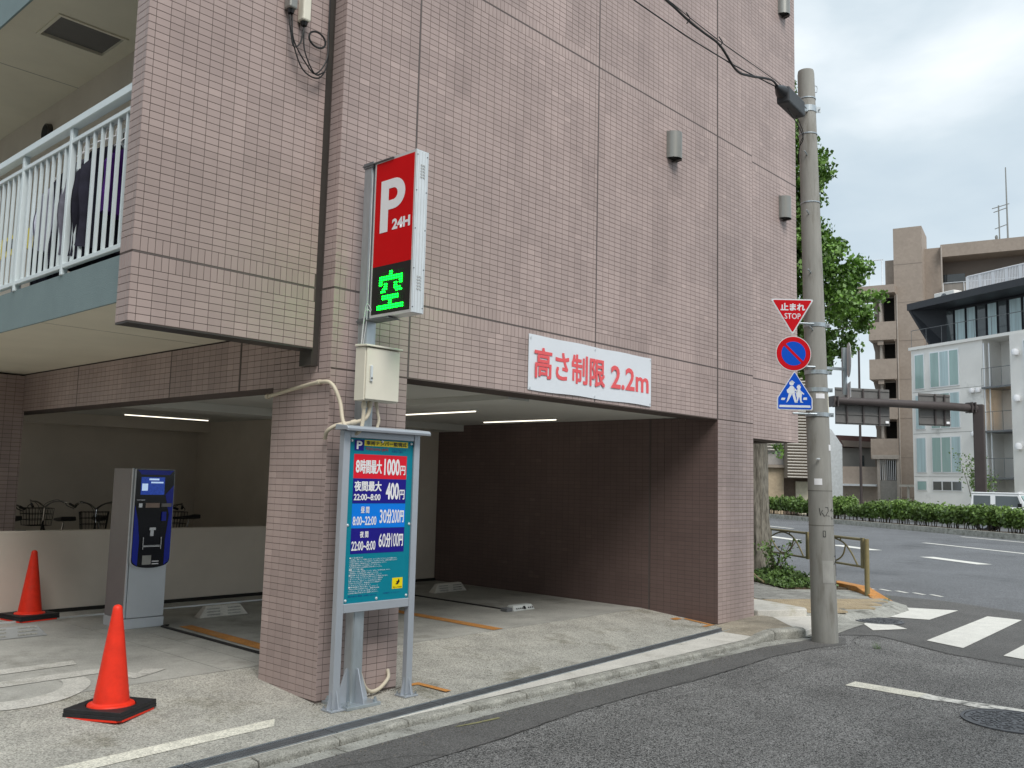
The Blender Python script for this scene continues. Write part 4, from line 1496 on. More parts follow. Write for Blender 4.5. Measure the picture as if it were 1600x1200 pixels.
T_('駐車場のご案内', 0.395, 0.50, 1.084, 1.095, navy_m, 0.01)
small = ['■ご利用方法', '1 入庫の際は、車両ナンバーを認識しますので、ゆっくりと進入してください。必ずご確認ください。', '2 駐車券の発行はありません。そのまま駐車スペースに駐車してください。出庫時に精算となります。', '3 出庫前に精算機にて車両番号を入力し、駐車料金をお支払いください。', '4 精算後は速やかに出庫してください。', '5 領収書が必要な方は精算時にお受け取りください。', '■ご注意', '1 駐車場内での事故・盗難等については、当社は一切の責任を負いません。', '2 無断駐車・不正駐車は固くお断りいたします。', '■駐車できる車両の制限について', '1 全長 5.0m 全幅 1.9m 全高 2.2m 重量 2.0t までの車両に限ります。', '2 仮ナンバー及びナンバープレートのない車両は', '駐車できません。車両ナンバーを読み取れない場合は', 'ご利用いただけません。連続駐車は七十二時間まで', 'とさせていただきます。', '■精算機の取り扱いについて', '1 紙幣は千円札のみ使用できます。高額紙幣は使用', 'できません。あらかじめご用意ください。', '2 故障の際は係員までご連絡ください。']
zz = 0.322
wid = [0.12, 0.44, 0.44, 0.34, 0.28, 0.30, 0.13, 0.38, 0.27, 0.30, 0.36, 0.31, 0.30, 0.29, 0.20, 0.27, 0.28, 0.26, 0.27]
for s_, wd in zip(small, wid):
    T_(s_, 0.04, 0.04 + wd, zz - 0.0095, zz, white_m, 0.008)
    zz -= 0.0138
brect(0.445, 0.545, 0.075, 0.155, yellow_m)
T_('防犯カメラ作動中', 0.452, 0.538, 0.080, 0.093, black_m, 0.01)
b = MB()
cxx, czz = BX + 0.495, BZ + 0.122
b.prism([(cxx - 0.02, -0.2505, czz - 0.012), (cxx + 0.004, -0.2505, czz - 0.016), (cxx + 0.022, -0.2505, czz + 0.006), (cxx + 0.010, -0.2505, czz + 0.026), (cxx + 0.003, -0.2505, czz + 0.01), (cxx - 0.012, -0.2505, czz + 0.006), (cxx - 0.004, -0.2505, czz - 0.003)], (0, -0.0005, 0))
b.build('camera_symbol', black_m, bp_)
T_('株式会社 管理  お問い合わせ', 0.04, 0.30, 0.042, 0.052, navy_m, 0.005)
T_('24時間受付  コールセンター', 0.36, 0.52, 0.046, 0.055, navy_m, 0.005)
for (x, z) in ((0.02, 1.155), (0.30, 1.16), (0.585, 1.155), (0.012, 0.55), (0.59, 0.55), (0.02, 0.02), (0.30, 0.018), (0.585, 0.02)):
    b = MB()
    b.lathe([(0.011, 0), (0.010, 0.004), (0.005, 0.007)], (0, 0, 0), 12)
    q = b.mesh('bolt_head', alu_m)
    o = bpy.data.objects.new('bolt_head', q)
    COL.objects.link(o)
    o.parent = bp_
    o.rotation_euler = (math.pi / 2, 0, 0)
    og = ORG[bp_]
    o.location = (BX + x - og[0], -0.248 - og[1], BZ + z - og[2])

# ================================================================== PAYMENT MACHINE
pm = thing('payment_machine', (0.33, 3.55, 0.088), 'silver car park payment machine with black and blue glass front', 'ticket machine')
X0, X1, Y0, Y1, Z0, Z1 = 0.125, 0.535, 3.36, 3.80, 0.088, 1.66
b = MB()
b.box(X0, X1, Y0 + 0.03, Y1, Z0 + 0.10, Z1)
b.build('cabinet', machined_m, pm, bevel=0.006)
b = MB()
b.box(X0 - 0.004, X1 + 0.004, Y0 + 0.004, Y1 + 0.004, Z0, Z0 + 0.098)
b.build('plinth', machine_m, pm, bevel=0.004)
b = MB()
b.box(X0 + 0.022, X1 - 0.006, Y0, Y0 + 0.028, Z0 + 0.105, Z1 - 0.006)
b.box(X0 - 0.002, X0 + 0.016, Y0 + 0.006, Y0 + 0.029, Z0 + 0.105, Z1 + 0.002)
dr = b.build('door', machine_m, pm, bevel=0.003)
YF = Y0 - 0.028
pl_, pr_ = X0 + 0.012, X1 + 0.012
def front(pts, y0, y1, nm, m, par=pm, **k):
    b = MB()
    b.prism([(x, y0, z) for x, z in pts], (0, y1 - y0, 0))
    return b.build(nm, m, par, **k)


zb, zt = 0.69, 1.655
cxm = (pl_ + pr_) / 2
shape = [(pl_, zt), (pl_, zb + 0.06)] + [(cxm + (pl_ - cxm) * math.cos(a), zb + 0.06 - 0.085 * math.sin(a) ** 0.8) for a in [math.pi * i / 16 for i in range(1, 16)]] + [(pr_, zb + 0.06), (pr_, zt)]
fp = front(shape, YF, Y0 - 0.001, 'front_panel', machine_m, bevel=0.003)
ins = [(cxm + (x - cxm) * 0.965, zb + (z - zb) * 0.985 + 0.01) for x, z in shape]
gl = front(ins, YF - 0.004, YF - 0.0006, 'glass_front', mblack_m)
L_ = lambda pts, nm, m, k=1: front(pts, YF - 0.0045 - 0.0008 * k, YF - 0.0042, nm, m, gl)
xa, xb = pl_ + 0.008, pr_ - 0.008
L_([(xa + 0.002, 1.30), (xa + 0.002, 0.775), (xa + 0.015, 0.735), (xa + 0.06, 0.70), (xa + 0.065, 0.95), (xa + 0.04, 1.15)], 'blue_side', mblue_m)
L_([(xb, 1.50), (xb - 0.085, 1.40), (xb - 0.035, 1.2), (xb - 0.06, 0.95), (xb - 0.06, 0.70), (xb - 0.015, 0.735), (xb - 0.002, 0.775)], 'blue_side', mblue_m)
L_([(xa + 0.01, 1.645), (xa + 0.05, 1.60), (xb - 0.05, 1.60), (xb - 0.01, 1.645)], 'blue_header', mblue_m)
scr = L_([(xa + 0.05, 1.40), (xb - 0.10, 1.40), (xb - 0.10, 1.575), (xa + 0.05, 1.575)], 'screen', screen_m, 2)
b = MB()
b.box(xa + 0.13, xb - 0.16, YF - 0.0068, YF - 0.0062, 1.545, 1.562)
b.box(xa + 0.15, xb - 0.115, YF - 0.0068, YF - 0.0062, 1.515, 1.53)
b.box(xa + 0.06, xa + 0.12, YF - 0.0068, YF - 0.0062, 1.44, 1.51)
b.build('screen_text', screenw_m, scr)
slv = mat('machine_chrome', (0.5, 0.5, 0.5), rough=0.25, metal=0.8)
for (a, c, z0, z1, nm, m) in ((xa + 0.035, xa + 0.07, 1.275, 1.315, 'coin_slot', slv), (xa + 0.11, xa + 0.255, 1.272, 1.318, 'button_row', mat('button_strip', (0.30, 0.22, 0.18), rough=0.4)), (xa + 0.27, xb - 0.02, 1.28, 1.315, 'banknote_slot', machined_m), (xa + 0.28, xa + 0.325, 1.14, 1.23, 'card_reader', mblue_m), (xa + 0.16, xa + 0.225, 1.05, 1.075, 'receipt_slot', slv), (xa + 0.175, xa + 0.21, 0.99, 1.048, 'receipt_chute', slv), (xa + 0.10, xa + 0.29, 0.885, 0.892, 'tray_bar', slv), (xa + 0.10, xa + 0.106, 0.86, 0.98, 'tray_bar', slv), (xa + 0.285, xa + 0.291, 0.86, 0.98, 'tray_bar', slv), (xa + 0.11, xa + 0.20, 0.71, 0.80, 'notice_plate', mat('notice_grey', (0.35, 0.35, 0.33), rough=0.5)), (xa + 0.21, xa + 0.28, 0.735, 0.745, 'notice_line', white_m), (xa + 0.21, xa + 0.28, 0.71, 0.72, 'notice_line', white_m)):
    b = MB()
    b.box(a, c, YF - 0.018 if 'slot' in nm or 'reader' in nm or 'tray' in nm else YF - 0.0066, YF - 0.0048, z0, z1)
    b.build(nm, m, gl)
b = MB()
b.box(xa + 0.10, xa + 0.29, YF - 0.012, YF - 0.005, 0.896, 0.90)
b.box(xa + 0.015, xa + 0.10, YF - 0.0066, YF - 0.0048, 1.345, 1.35)
b.build('trim_line', slv, gl)

# ================================================================== TRAFFIC CONES
def cone(x, y, z, rot, label):
    t = thing('traffic_cone', (x, y, z), label, 'traffic cone', 'red cones in the car park')
    def at(mb, name, m, **k):
        o = mb.build(name, m, t, **k)
        return o
    def sq(h, z0, z1, r=0.0):
        b = MB()
        n = 4
        pts = []
        for k in range(4):
            a = rot + math.pi / 4 + k * math.pi / 2
            for da in (-0.09, 0.09):
                pts.append((x + h * math.sqrt(2) * math.cos(a + da), y + h * math.sqrt(2) * math.sin(a + da), z + z0))
        b.prism(pts, (0, 0, z1 - z0))
        return b
    at(sq(0.19, 0.0, 0.012), 'base', cone_m)
    def ringw(h, z0, z1):
        # square rubber weight with a round hole
        b = MB()
        n = 32
        ou, inn = [], []
        for k in range(n):
            a = 2 * math.pi * k / n
            c_, s_ = math.cos(a), math.sin(a)
            m_ = max(abs(c_), abs(s_))
            sx, sy = c_ / m_ * h, s_ / m_ * h
            ca, sa = math.cos(rot), math.sin(rot)
            ou.append((x + sx * ca - sy * sa, y + sx * sa + sy * ca))
            r0 = 0.155
            sx, sy = c_ * r0, s_ * r0
            inn.append((x + sx * ca - sy * sa, y + sx * sa + sy * ca))
        vs = [(p[0], p[1], z + z0) for p in ou] + [(p[0], p[1], z + z1) for p in ou] + [(p[0], p[1], z + z1) for p in inn] + [(p[0], p[1], z + z0) for p in inn]
        fs = []
        for k in range(n):
            j = (k + 1) % n
            fs += [(k, j, n + j, n + k), (n + k, n + j, 2 * n + j, 2 * n + k), (2 * n + k, 2 * n + j, 3 * n + j, 3 * n + k)]
        b.add(vs, fs)
        return b
    at(ringw(0.205, 0.013, 0.036), 'rubber_weight', rubber_m, bevel=0.003)
    at(ringw(0.203, 0.038, 0.062), 'rubber_weight', rubber_m, bevel=0.003)
    b = MB()
    b.lathe([(0.15, 0.012), (0.148, 0.06), (0.142, 0.068), (0.122, 0.072), (0.113, 0.08), (0.032, 0.66), (0.030, 0.68), (0.022, 0.694), (0.008, 0.70)], (x, y, z), 40)
    at(b, 'cone', cone_m, smooth=True)
    return t


cone(-1.22, 0.555, 0.04, R(32), 'front red traffic cone on black rubber weights near the drain')
cone(-0.30, 4.58, 0.09, R(10), 'rear red traffic cone standing against the low beige wall')
cone(-0.86, 4.62, 0.09, R(0), 'red traffic cone mostly beyond the left edge, only its black base showing')

# ================================================================== WHEEL STOPS, LANE UNIT, FLOOR STRIPS
def wheel_stop(x0, x1, y, label, h=0.12, m=pale_m, dd=0.13):
    t = MB()
    z = 0.088
    e = 0.09
    t.add([(x0, y, z), (x1, y, z), (x1, y + dd, z), (x0, y + dd, z), (x0 + e, y + 0.03, z + h), (x1 - e, y + 0.03, z + h), (x1 - e, y + dd - 0.03, z + h), (x0 + e, y + dd - 0.03, z + h)],
          [(0, 3, 2, 1), (4, 5, 6, 7), (0, 1, 5, 4), (1, 2, 6, 5), (2, 3, 7, 6), (3, 0, 4, 7)])
    root = thing('wheel_stop', ((x0 + x1) / 2, y, z), label, 'wheel stop', 'concrete wheel stops')
    t.build('block', m, root, bevel=0.012, seg=2)
    b = MB()
    for k in range(3):
        zz_ = z + 0.03 + k * 0.03
        off = (zz_ - z) / h * 0.03
        q = (x1 - x0) / 2
        b.obox(((x0 + x1) / 2 - q * 0.42, y + off - 0.0, zz_), (1, 0, 0), (0, 0.3, 1), (0, 1, 0), q * 0.26, 0.006, 0.004)
        b.obox(((x0 + x1) / 2 + q * 0.42, y + off - 0.0, zz_), (1, 0, 0), (0, 0.3, 1), (0, 1, 0), q * 0.26, 0.006, 0.004)
    b.build('grooves', gutter_m, root)
    return root


wheel_stop(-1.15, -0.52, 3.48, 'pale grey wheel stop at the left edge in front of the rear cone', 0.10, mat('plastic_stop', (0.33, 0.34, 0.34), rough=0.6))
wheel_stop(1.03, 1.62, 3.55, 'weathered concrete wheel stop right of the payment machine')
wheel_stop(4.52, 5.14, 3.66, 'concrete wheel stop near the dark tiled wall')
lu = thing('lane_unit', (4.28, 1.9, 0.088), 'low white ground unit at the end of a black cable strip', 'sensor unit')
b = MB()
b.add([(4.12, 1.84, 0.088), (4.5, 1.84, 0.088), (4.5, 1.98, 0.088), (4.12, 1.98, 0.088), (4.14, 1.87, 0.15), (4.47, 1.87, 0.15), (4.47, 1.96, 0.15), (4.14, 1.96, 0.15)],
      [(0, 3, 2, 1), (4, 5, 6, 7), (0, 1, 5, 4), (1, 2, 6, 5), (2, 3, 7, 6), (3, 0, 4, 7)])
b.build('housing', mat('unit_white', (0.55, 0.58, 0.57), rough=0.5), lu, bevel=0.006)
b = MB()
b.box(4.02, 4.118, 1.86, 1.97, 0.088, 0.13)
b.build('end_cap', steel_m, lu, bevel=0.006)
b = MB()
b.add([(4.30, 1.8395, 0.105), (4.34, 1.8395, 0.105), (4.34, 1.862, 0.135), (4.32, 1.87, 0.145), (4.30, 1.862, 0.135)], [(0, 1, 2, 3, 4)])
for k in range(9):
    xx = 4.17 + k * 0.035
    if 4.28 < xx < 4.36:
        continue
    b.add([(xx, 1.845, 0.108), (xx + 0.022, 1.845, 0.108), (xx + 0.022, 1.854, 0.122), (xx, 1.854, 0.122)], [(0, 1, 2, 3)])
b.build('printed_mark', black_m, lu)
for nm, P, lab in (('cable_strip', [(4.16, 1.98, 0.094), (4.17, 4.86, 0.094)], 'black cable strip on the floor leading to the white ground unit'),
                   ('cable_strip', [(0.47, 1.1, 0.094), (0.50, 3.3, 0.094), (0.58, 3.36, 0.094)], 'black cable strip beside the orange line by the payment machine')):
    b = MB()
    for k in range(len(P) - 1):
        p, q = Vector(P[k]), Vector(P[k + 1])
        d = (q - p).normalized()
        b.obox(tuple((p + q) / 2), tuple(d), (-d.y, d.x, 0), (0, 0, 1), (q - p).length / 2, 0.022, 0.006)
    tag(b.build(nm, rubber_m, bevel=0.003), lab, 'cable cover')
tag(MB().box(-3.0, 3.9, 4.42, 4.445, 0.089, 0.105).build('aluminium_strip', alu_m), 'thin shiny aluminium strip along the foot of the low wall', 'floor strip')

# ceiling lights (lit)
for (x0, x1, y0, y1, lab) in ((1.72, 3.0, 7.18, 7.215, 'lit ceiling tube above the bicycles'), (3.52, 3.555, 2.0, 3.25, 'lit ceiling tube left of the other one, behind the fee board pole'), (5.0, 5.035, 2.0, 3.3, 'lit ceiling tube nearest the dark tiled wall'), (1.6, 1.635, 1.6, 2.9, 'lit ceiling tube hidden behind the near pillar')):
    t = thing('ceiling_light', ((x0 + x1) / 2, (y0 + y1) / 2, 2.44), lab, 'ceiling light', 'tube lights under the car park ceiling')
    MB().box(x0 + (0.008 if x1 - x0 < 0.1 else 0), x1 - (0.008 if x1 - x0 < 0.1 else 0), y0 + (0.008 if y1 - y0 < 0.1 else 0), y1 - (0.008 if y1 - y0 < 0.1 else 0), 2.424, 2.436).build('tube', tube_m, t)
    MB().box(x0 - 0.02, x1 + 0.02, y0 - 0.02, y1 + 0.02, 2.4365, 2.4545).build('housing', ceil_m, t)

# ================================================================== BICYCLES BEHIND THE LOW WALL
def bicycle(x, y, z, heading, label, basketc=dark_m, saddlec=rubber_m, barc=black_m, sc=1.0, barh=0.0):
    t = thing('bicycle', (0, 0, 0), label, 'bicycle', 'bicycles parked behind the low wall')
    ORG[t] = (0, 0, 0)
    def circ(cx, r, rad, nm, m, par):
        b = MB()
        b.tube([(cx + r * math.cos(a), 0, 0.33 + r * math.sin(a)) for a in [2 * math.pi * i / 28 for i in range(28)]], rad, 6, closed=True)
        return b.build(nm, m, par, smooth=True)
    for cx in (-0.52, 0.55):
        ty = circ(cx, 0.315, 0.018, 'wheel', rubber_m, t)
        b = MB()
        for k in range(14):
            a = 2 * math.pi * k / 14
            b.cyl((cx, 0, 0.33), (cx + 0.3 * math.cos(a), 0, 0.33 + 0.3 * math.sin(a)), 0.0015, n=3, cap=False)
        b.cyl((cx, -0.04, 0.33), (cx, 0.04, 0.33), 0.02, n=8)
        b.build('spokes', chrome_m, ty)
    b = MB()
    b.tube([(0.40, 0, 0.78), (0.0, 0, 0.30)], 0.018)
    b.tube([(0.0, 0, 0.30), (-0.16, 0, 0.72)], 0.016)
    b.tube([(-0.52, 0, 0.33), (0.0, 0, 0.30)], 0.01)
    b.tube([(-0.52, 0, 0.33), (-0.15, 0, 0.66)], 0.009)
    b.tube([(0.38, 0, 0.85), (0.43, 0, 0.68), (0.55, 0.0, 0.33)], 0.014)
    b.build('frame', barc, t, smooth=True)
    b = MB()
    b.tube([(-0.16, 0, 0.70), (-0.19, 0, 0.84)], 0.012)
    b.tube([(0.38, 0, 0.83), (0.36, 0, 0.98 + barh)], 0.012)
    b.build('seat_post', chrome_m, t)
    b = MB()
    b.add([(-0.33, -0.11, 0.86), (-0.33, 0.11, 0.86), (-0.2, 0.09, 0.85), (0.06, 0.02, 0.85), (0.06, -0.02, 0.85), (-0.2, -0.09, 0.85),
           (-0.33, -0.10, 0.92), (-0.33, 0.10, 0.92), (-0.2, 0.075, 0.90), (0.06, 0.018, 0.88), (0.06, -0.018, 0.88), (-0.2, -0.075, 0.90)],
          [(5, 4, 3, 2, 1, 0), (6, 7, 8, 9, 10, 11)] + [(i, (i + 1) % 6, 6 + (i + 1) % 6, 6 + i) for i in range(6)])
    b.build('saddle', saddlec, t, bevel=0.012, seg=2)
    b = MB()
    zz_ = 0.99 + barh
    for s in (-1, 1):
        b.tube(bez([(0.37, 0, zz_), (0.36, s * 0.10, zz_ + 0.07), (0.30, s * 0.22, zz_ + 0.08), (0.14, s * 0.28, zz_ + 0.03)], 6), 0.011, 8)
    b.build('handlebar', chrome_m, t, smooth=True)
    for s in (-1, 1):
        b = MB()
        b.tube([(0.20, s * 0.26, zz_ + 0.05), (0.10, s * 0.285, zz_ + 0.015)], 0.017, 8)
        b.build('grip', rubber_m, t)
        b = MB()
        b.tube(bez([(0.25, s * 0.23, zz_ + 0.055), (0.28, s * 0.27, zz_ + 0.02), (0.18, s * 0.30, zz_ - 0.01)], 4), 0.006, 6)
        b.build('brake_lever', black_m, t)
    b = MB()
    for s in (-1, 1):
        b.tube(bez([(0.28, s * 0.22, zz_ + 0.06), (0.42, s * 0.18, zz_ + 0.10), (0.48, s * 0.04, zz_ + 0.02), (0.40, 0, 0.85)], 6), 0.004, 5)
    b.build('brake_cable', black_m, t)
    b = MB()
    x0, x1 = 0.44, 0.72
    for k in range(9):
        f = k / 8
        yy = -0.17 + 0.34 * f
        b.tube([(x1 + 0.02, yy, 1.0), (x1 - 0.02, yy * 0.85, 0.76), (x0 + 0.02, yy * 0.85, 0.76), (x0, yy, 1.0)], 0.0028, 4)
    for k in range(7):
        xx = x0 + (x1 - x0) * k / 6
        b.tube([(xx, -0.17, 1.0), (xx, -0.145, 0.76), (xx, 0.145, 0.76), (xx, 0.17, 1.0)], 0.0028, 4)
    for q, zq in ((1.0, 1.0), (0.95, 0.92), (0.9, 0.84)):
        b.tube([(x0, -0.17 * q, zq), (x1 + 0.02 * q, -0.17 * q, zq), (x1 + 0.02 * q, 0.17 * q, zq), (x0, 0.17 * q, zq)], 0.004, 4, closed=True)
    b.build('basket', basketc, t)
    b = MB()
    b.box(-0.60, -0.25, -0.06, 0.06, 0.70, 0.715)
    b.build('rear_rack', black_m, t)
    t.location = (x, y, z)
    t.rotation_euler = (0, 0, heading)
    return t


bicycle(0.30, 7.35, 0.09, R(-130), 'leftmost bicycle with a black basket full of bottles behind the low wall', barh=0.02)
bicycle(1.02, 7.5, 0.09, R(95), 'second bicycle from the left with straight raised handlebars behind the low wall', barh=0.03)
bicycle(1.45, 7.2, 0.09, R(-118), 'bicycle with a tall black basket just left of the payment machine', barh=0.04)
bicycle(2.30, 7.15, 0.09, R(-100), 'bicycle just right of the payment machine with a wire basket', basketc=black_m, barh=0.02)
bicycle(2.75, 7.5, 0.09, R(175), 'rightmost bicycle with a low black saddle near the dark corner', barh=0.0)

# ================================================================== LAUNDRY ON THE BALCONY
tag(MB().cyl((-1.2, 0.35, 4.24), (-1.2, 3.4, 4.24), 0.014, 0.014, 10).build('laundry_pole', alu_m), 'aluminium laundry pole hung behind the balcony railing', 'laundry pole')


def garment(y, m, label, L=0.75, Wd=0.42, ang=0.25, z0=4.28, legs=False):
    t = thing('hanging_garment', (-1.2, y, 4.24), label, 'laundry', 'clothes drying on the balcony')
    b = MB()
    nu, nv = 12, 10
    rnd = random.Random(int(y * 100))
    ph = rnd.random() * 6
    d = Vector((math.cos(ang), math.sin(ang), 0))
    nn = Vector((-d.y, d.x, 0))
    for side in (-1, 1):
        vs = []
        for j in range(nv + 1):
            v = j / nv
            for i in range(nu + 1):
                u = i / nu * 2 - 1
                sh = Wd / 2 * (0.55 + 0.45 * min(1, v * 5)) * (1.0 + 0.06 * math.sin(v * 9 + ph))
                zz_ = z0 - 0.10 * abs(u) * (1 - v) - L * v
                off = 0.045 * math.sqrt(max(0, 1 - u * u)) * side + 0.018 * math.sin(u * 9 + ph + side) * v
                p = Vector((-1.2, y, 0)) + d * (u * sh) + nn * off
                vs.append((p.x, p.y, zz_))
        fs = []
        for j in range(nv):
            for i in range(nu):
                k = j * (nu + 1) + i
                f = (k, k + 1, k + nu + 2, k + nu + 1)
                fs.append(f if side > 0 else f[::-1])
        b.add(vs, fs)
    b.build('cloth', m, t, smooth=True)
    b = MB()
    p0 = Vector((-1.2, y, 0))
    a, c = p0 - d * (Wd * 0.27), p0 + d * (Wd * 0.27)
    b.tube([(a.x, a.y, z0 - 0.04), (p0.x, p0.y, z0 + 0.06), (c.x, c.y, z0 - 0.04)], 0.005, 6)
    b.tube(bez([(p0.x, p0.y, z0 + 0.06), (p0.x, p0.y, z0 + 0.10), (p0.x + 0.02, p0.y, z0 + 0.155), (p0.x - 0.01, p0.y, z0 + 0.165)], 4), 0.003, 5)
    b.build('hanger', white_m, t)


garment(1.02, purple_m, 'purple top hanging nearest the tiled wing wall', 0.55, 0.4, 0.5, 4.02)
garment(1.18, navycloth_m, 'black shirt hanging just left of the purple top', 0.85, 0.5, 0.2, 4.08)
garment(1.36, navycloth_m, 'long black coat hanging left of the black shirt', 0.92, 0.5, 0.35, 4.10)
garment(1.56, greycloth_m, 'dark grey garment hanging right of the second railing post', 0.85, 0.46, 0.1, 4.08)
garment(1.76, navycloth_m, 'black garment hanging behind the second railing post', 0.9, 0.46, 0.3, 4.08)
garment(2.12, whitecloth_m, 'white shirt hanging left of the second railing post', 0.62, 0.46, 0.3, 3.98)
garment(2.34, navycloth_m, 'dark trousers hanging left of the white shirt', 0.8, 0.3, 0.4, 3.90)
yb = thing('yellow_board', (-0.88, 4.1, 3.056), 'yellow board with black marks standing low behind the railing', 'board')
MB().box(-0.9, -0.88, 3.65, 4.7, 3.74, 3.94).build('board', yellow_m, yb)
MB().box(-0.86, -0.80, 4.1, 4.2, 3.058, 3.85).build('stand', steel_m, yb)
q = MB()
for k in range(5):
    q.box(-0.904, -0.901, 3.75 + k * 0.18, 3.85 + k * 0.18, 3.80, 3.90)
q.build('mark', black_m, yb)

# ================================================================== UTILITY POLE WITH SIGNS
PB = Vector((5.885, -1.19, -0.08))
PT = Vector((5.775, -1.09, 6.50))
def pa(z):
    return PB.lerp(PT, (z - PB.z) / (PT.z - PB.z))
def prd(z):
    return 0.141 - 0.0072 * z
RT = Vector((0.676, -0.737, 0))       # towards the right as seen from the street
FW = Vector((-0.737, -0.676, 0))      # towards the viewer
up = thing('utility_pole', tuple(PB), 'grey concrete utility pole at the street corner', 'utility pole')
b = MB()
n = 32
prof = []
ZS = [-0.08, 1.0, 2.38, 2.39, 4.0, 5.2, 6.46, 6.5]
vs = []
for i, z in enumerate(ZS):
    r = prd(z) * (0.93 if z >= 6.5 else 1)
    c = pa(z)
    vs += [(c.x + r * math.cos(2 * math.pi * k / n), c.y + r * math.sin(2 * math.pi * k / n), z) for k in range(n)]
fs = []
for i in range(len(ZS) - 1):
    fs += [(i * n + k, i * n + (k + 1) % n, (i + 1) * n + (k + 1) % n, (i + 1) * n + k) for k in range(n)]
fs.append(tuple(range((len(ZS) - 1) * n, len(ZS) * n)))
b.add(vs, fs)
b.build('shaft', pole_m, up, smooth=True)
b = MB()
for z in (1.60, 1.22, 2.42):
    c = pa(z)
    b.lathe([(prd(z) + 0.0012, -0.004), (prd(z) + 0.0018, 0), (prd(z) + 0.0012, 0.004)], (c.x, c.y, z), 32, cap=False)
b.build('seam_line', mat('pole_dark', (0.13, 0.125, 0.11), rough=0.9), up)


def band(z, h=0.045, m=galv_m, par=up, lug=True, th=0.005):
    c = pa(z)
    r = prd(z) + 0.0015
    b = MB()
    b.lathe([(r, -h / 2), (r + th, -h / 2), (r + th, h / 2), (r, h / 2)], (c.x, c.y, z), 32, cap=False)
    if lug:
        p = c + RT * (r + 0.022) + FW * 0.03
        b.obox((p.x, p.y, z), RT, (0, 0, 1), FW, 0.026, h / 2, 0.004)
        p2 = c + RT * (r + 0.03) + FW * 0.06
        b.cyl((c.x + RT.x * (r + .03), c.y + RT.y * (r + .03), z), (p2.x, p2.y, z), 0.007, 0.007, 6)
    b.build('band', m, par)


for z in (3.47, 2.93, 2.73, 2.45 + 0.0):
    band(z)
band(6.02, 0.07)
for z in (6.15, 5.72, 4.9):
    band(z, 0.012, lug=False)
for k, z in enumerate((5.45, 4.75, 4.06, 3.40)):
    c = pa(z) - RT * (prd(z) * 0.45) + FW * (prd(z) * 0.85)
    e2 = c - RT * 0.05 + FW * 0.06 + Vector((0, 0, 0.03))
    b = MB()
    b.cyl(tuple(c), tuple(e2), 0.008, 0.008, 8)
    b.build('step_bolt', galv_m, up)
c = pa(1.95) - RT * 0.04 + FW * 0.135
MB().cyl(tuple(c), tuple(c - RT * 0.05 + FW * 0.05), 0.012, 0.010, 8).build('step_bolt', alu_m, up)
c = pa(6.25) + RT * (prd(6.2) * 0.9)
b = MB()
b.tube(bez([tuple(c), tuple(c + RT * 0.035 + Vector((0, 0, 0.0))), tuple(c + RT * 0.04 + Vector((0, 0, 0.06))), tuple(c + RT * 0.005 + Vector((0, 0, 0.08)))], 5), 0.005, 6)
b.build('hook', galv_m, up)


def sticker(z, a, w_, h_, m, lab=None, nm='sticker'):
    """curved label on the shaft at angle a (0 = facing the viewer, + to the right)"""
    b = MB()
    n = 6
    vs = []
    for i in range(n + 1):
        aa = a + (i / n - 0.5) * w_ / prd(z)
        d = FW * math.cos(aa) + RT * math.sin(aa)
        for zz_ in (z - h_ / 2, z + h_ / 2):
            c = pa(zz_)
            p = c + d * (prd(zz_) + 0.0025)
            vs.append((p.x, p.y, zz_))
    b.add(vs, [(2 * i, 2 * i + 2, 2 * i + 3, 2 * i + 1) for i in range(n)])
    return b.build(nm, m, up, label=lab)


sticker(2.655, 0.0, 0.10, 0.055, white_m)
sticker(1.70, -0.45, 0.085, 0.07, white_m)
sticker(2.08, 0.9, 0.06, 0.065, white_m)
sticker(2.55, 1.05, 0.06, 0.26, mat('ivory_label', (0.62, 0.60, 0.5), rough=0.5), 'tall ivory label on the pole edge')
sticker(1.13, -0.1, 0.03, 0.07, black_m)
sticker(1.13, -0.1, 0.018, 0.056, pole_m).scale = (1.0, 1.0, 1.0)
sticker(0.72, 0.15, 0.13, 0.24, mat('pole_patch', (0.36, 0.355, 0.33), rough=0.9))
# scribbled graffiti
def scrib(pts, a0, z0, r=0.0035):
    b = MB()
    P = []
    for (u, v) in pts:
        z = z0 + v
        aa = a0 + u / prd(z)
        d = FW * math.cos(aa) + RT * math.sin(aa)
        p = pa(z) + d * (prd(z) + 0.001)
        P.append((p.x, p.y, z))
    b.tube(P, r, 4)
    b.build('graffiti', black_m, up)


scrib([(0, 0.08), (0.01, 0.0), (0.025, 0.05), (0.035, 0.055)], -0.42, 1.33)
scrib([(0, 0.03), (0.02, -0.01), (0.03, 0.0)], -0.2, 1.33)
scrib([(0, 0.09), (0.03, 0.09), (0.035, 0.05), (0.005, 0.0), (0.05, -0.005)], 0.05, 1.33)
scrib([(0, 0.06), (0.02, 0.085), (0.03, 0.05), (0.045, 0.06)], 0.55, 1.32)
scrib([(0, 0.0), (0.01, -0.03), (0.03, -0.02)], 0.62, 1.32)
for k, (z, a) in enumerate(((0.88, 0.9), (0.80, 0.75), (0.58, 0.85), (0.97, 1.2))):
    scrib([(0, 0), (0.05, 0.035)], a, z, 0.005)
scrib([(0, 0.35), (0.004, 0.25), (-0.003, 0.15), (0.003, 0.05), (0, -0.05)], 1.25, 0.72, 0.004)


def sign_frame(z, dx=-0.30, df=0.165):
    c = pa(z) + RT * dx + FW * df
    return Vector((c.x, c.y, z))


def flat(pts, o, off, m, name, par, back=False):
    b = MB()
    P = [o + RT * x + Vector((0, 0, y)) + FW * off for x, y in pts]
    b.prism([tuple(p) for p in P], tuple(FW * 0.0012))
    return b.build(name, m, par)


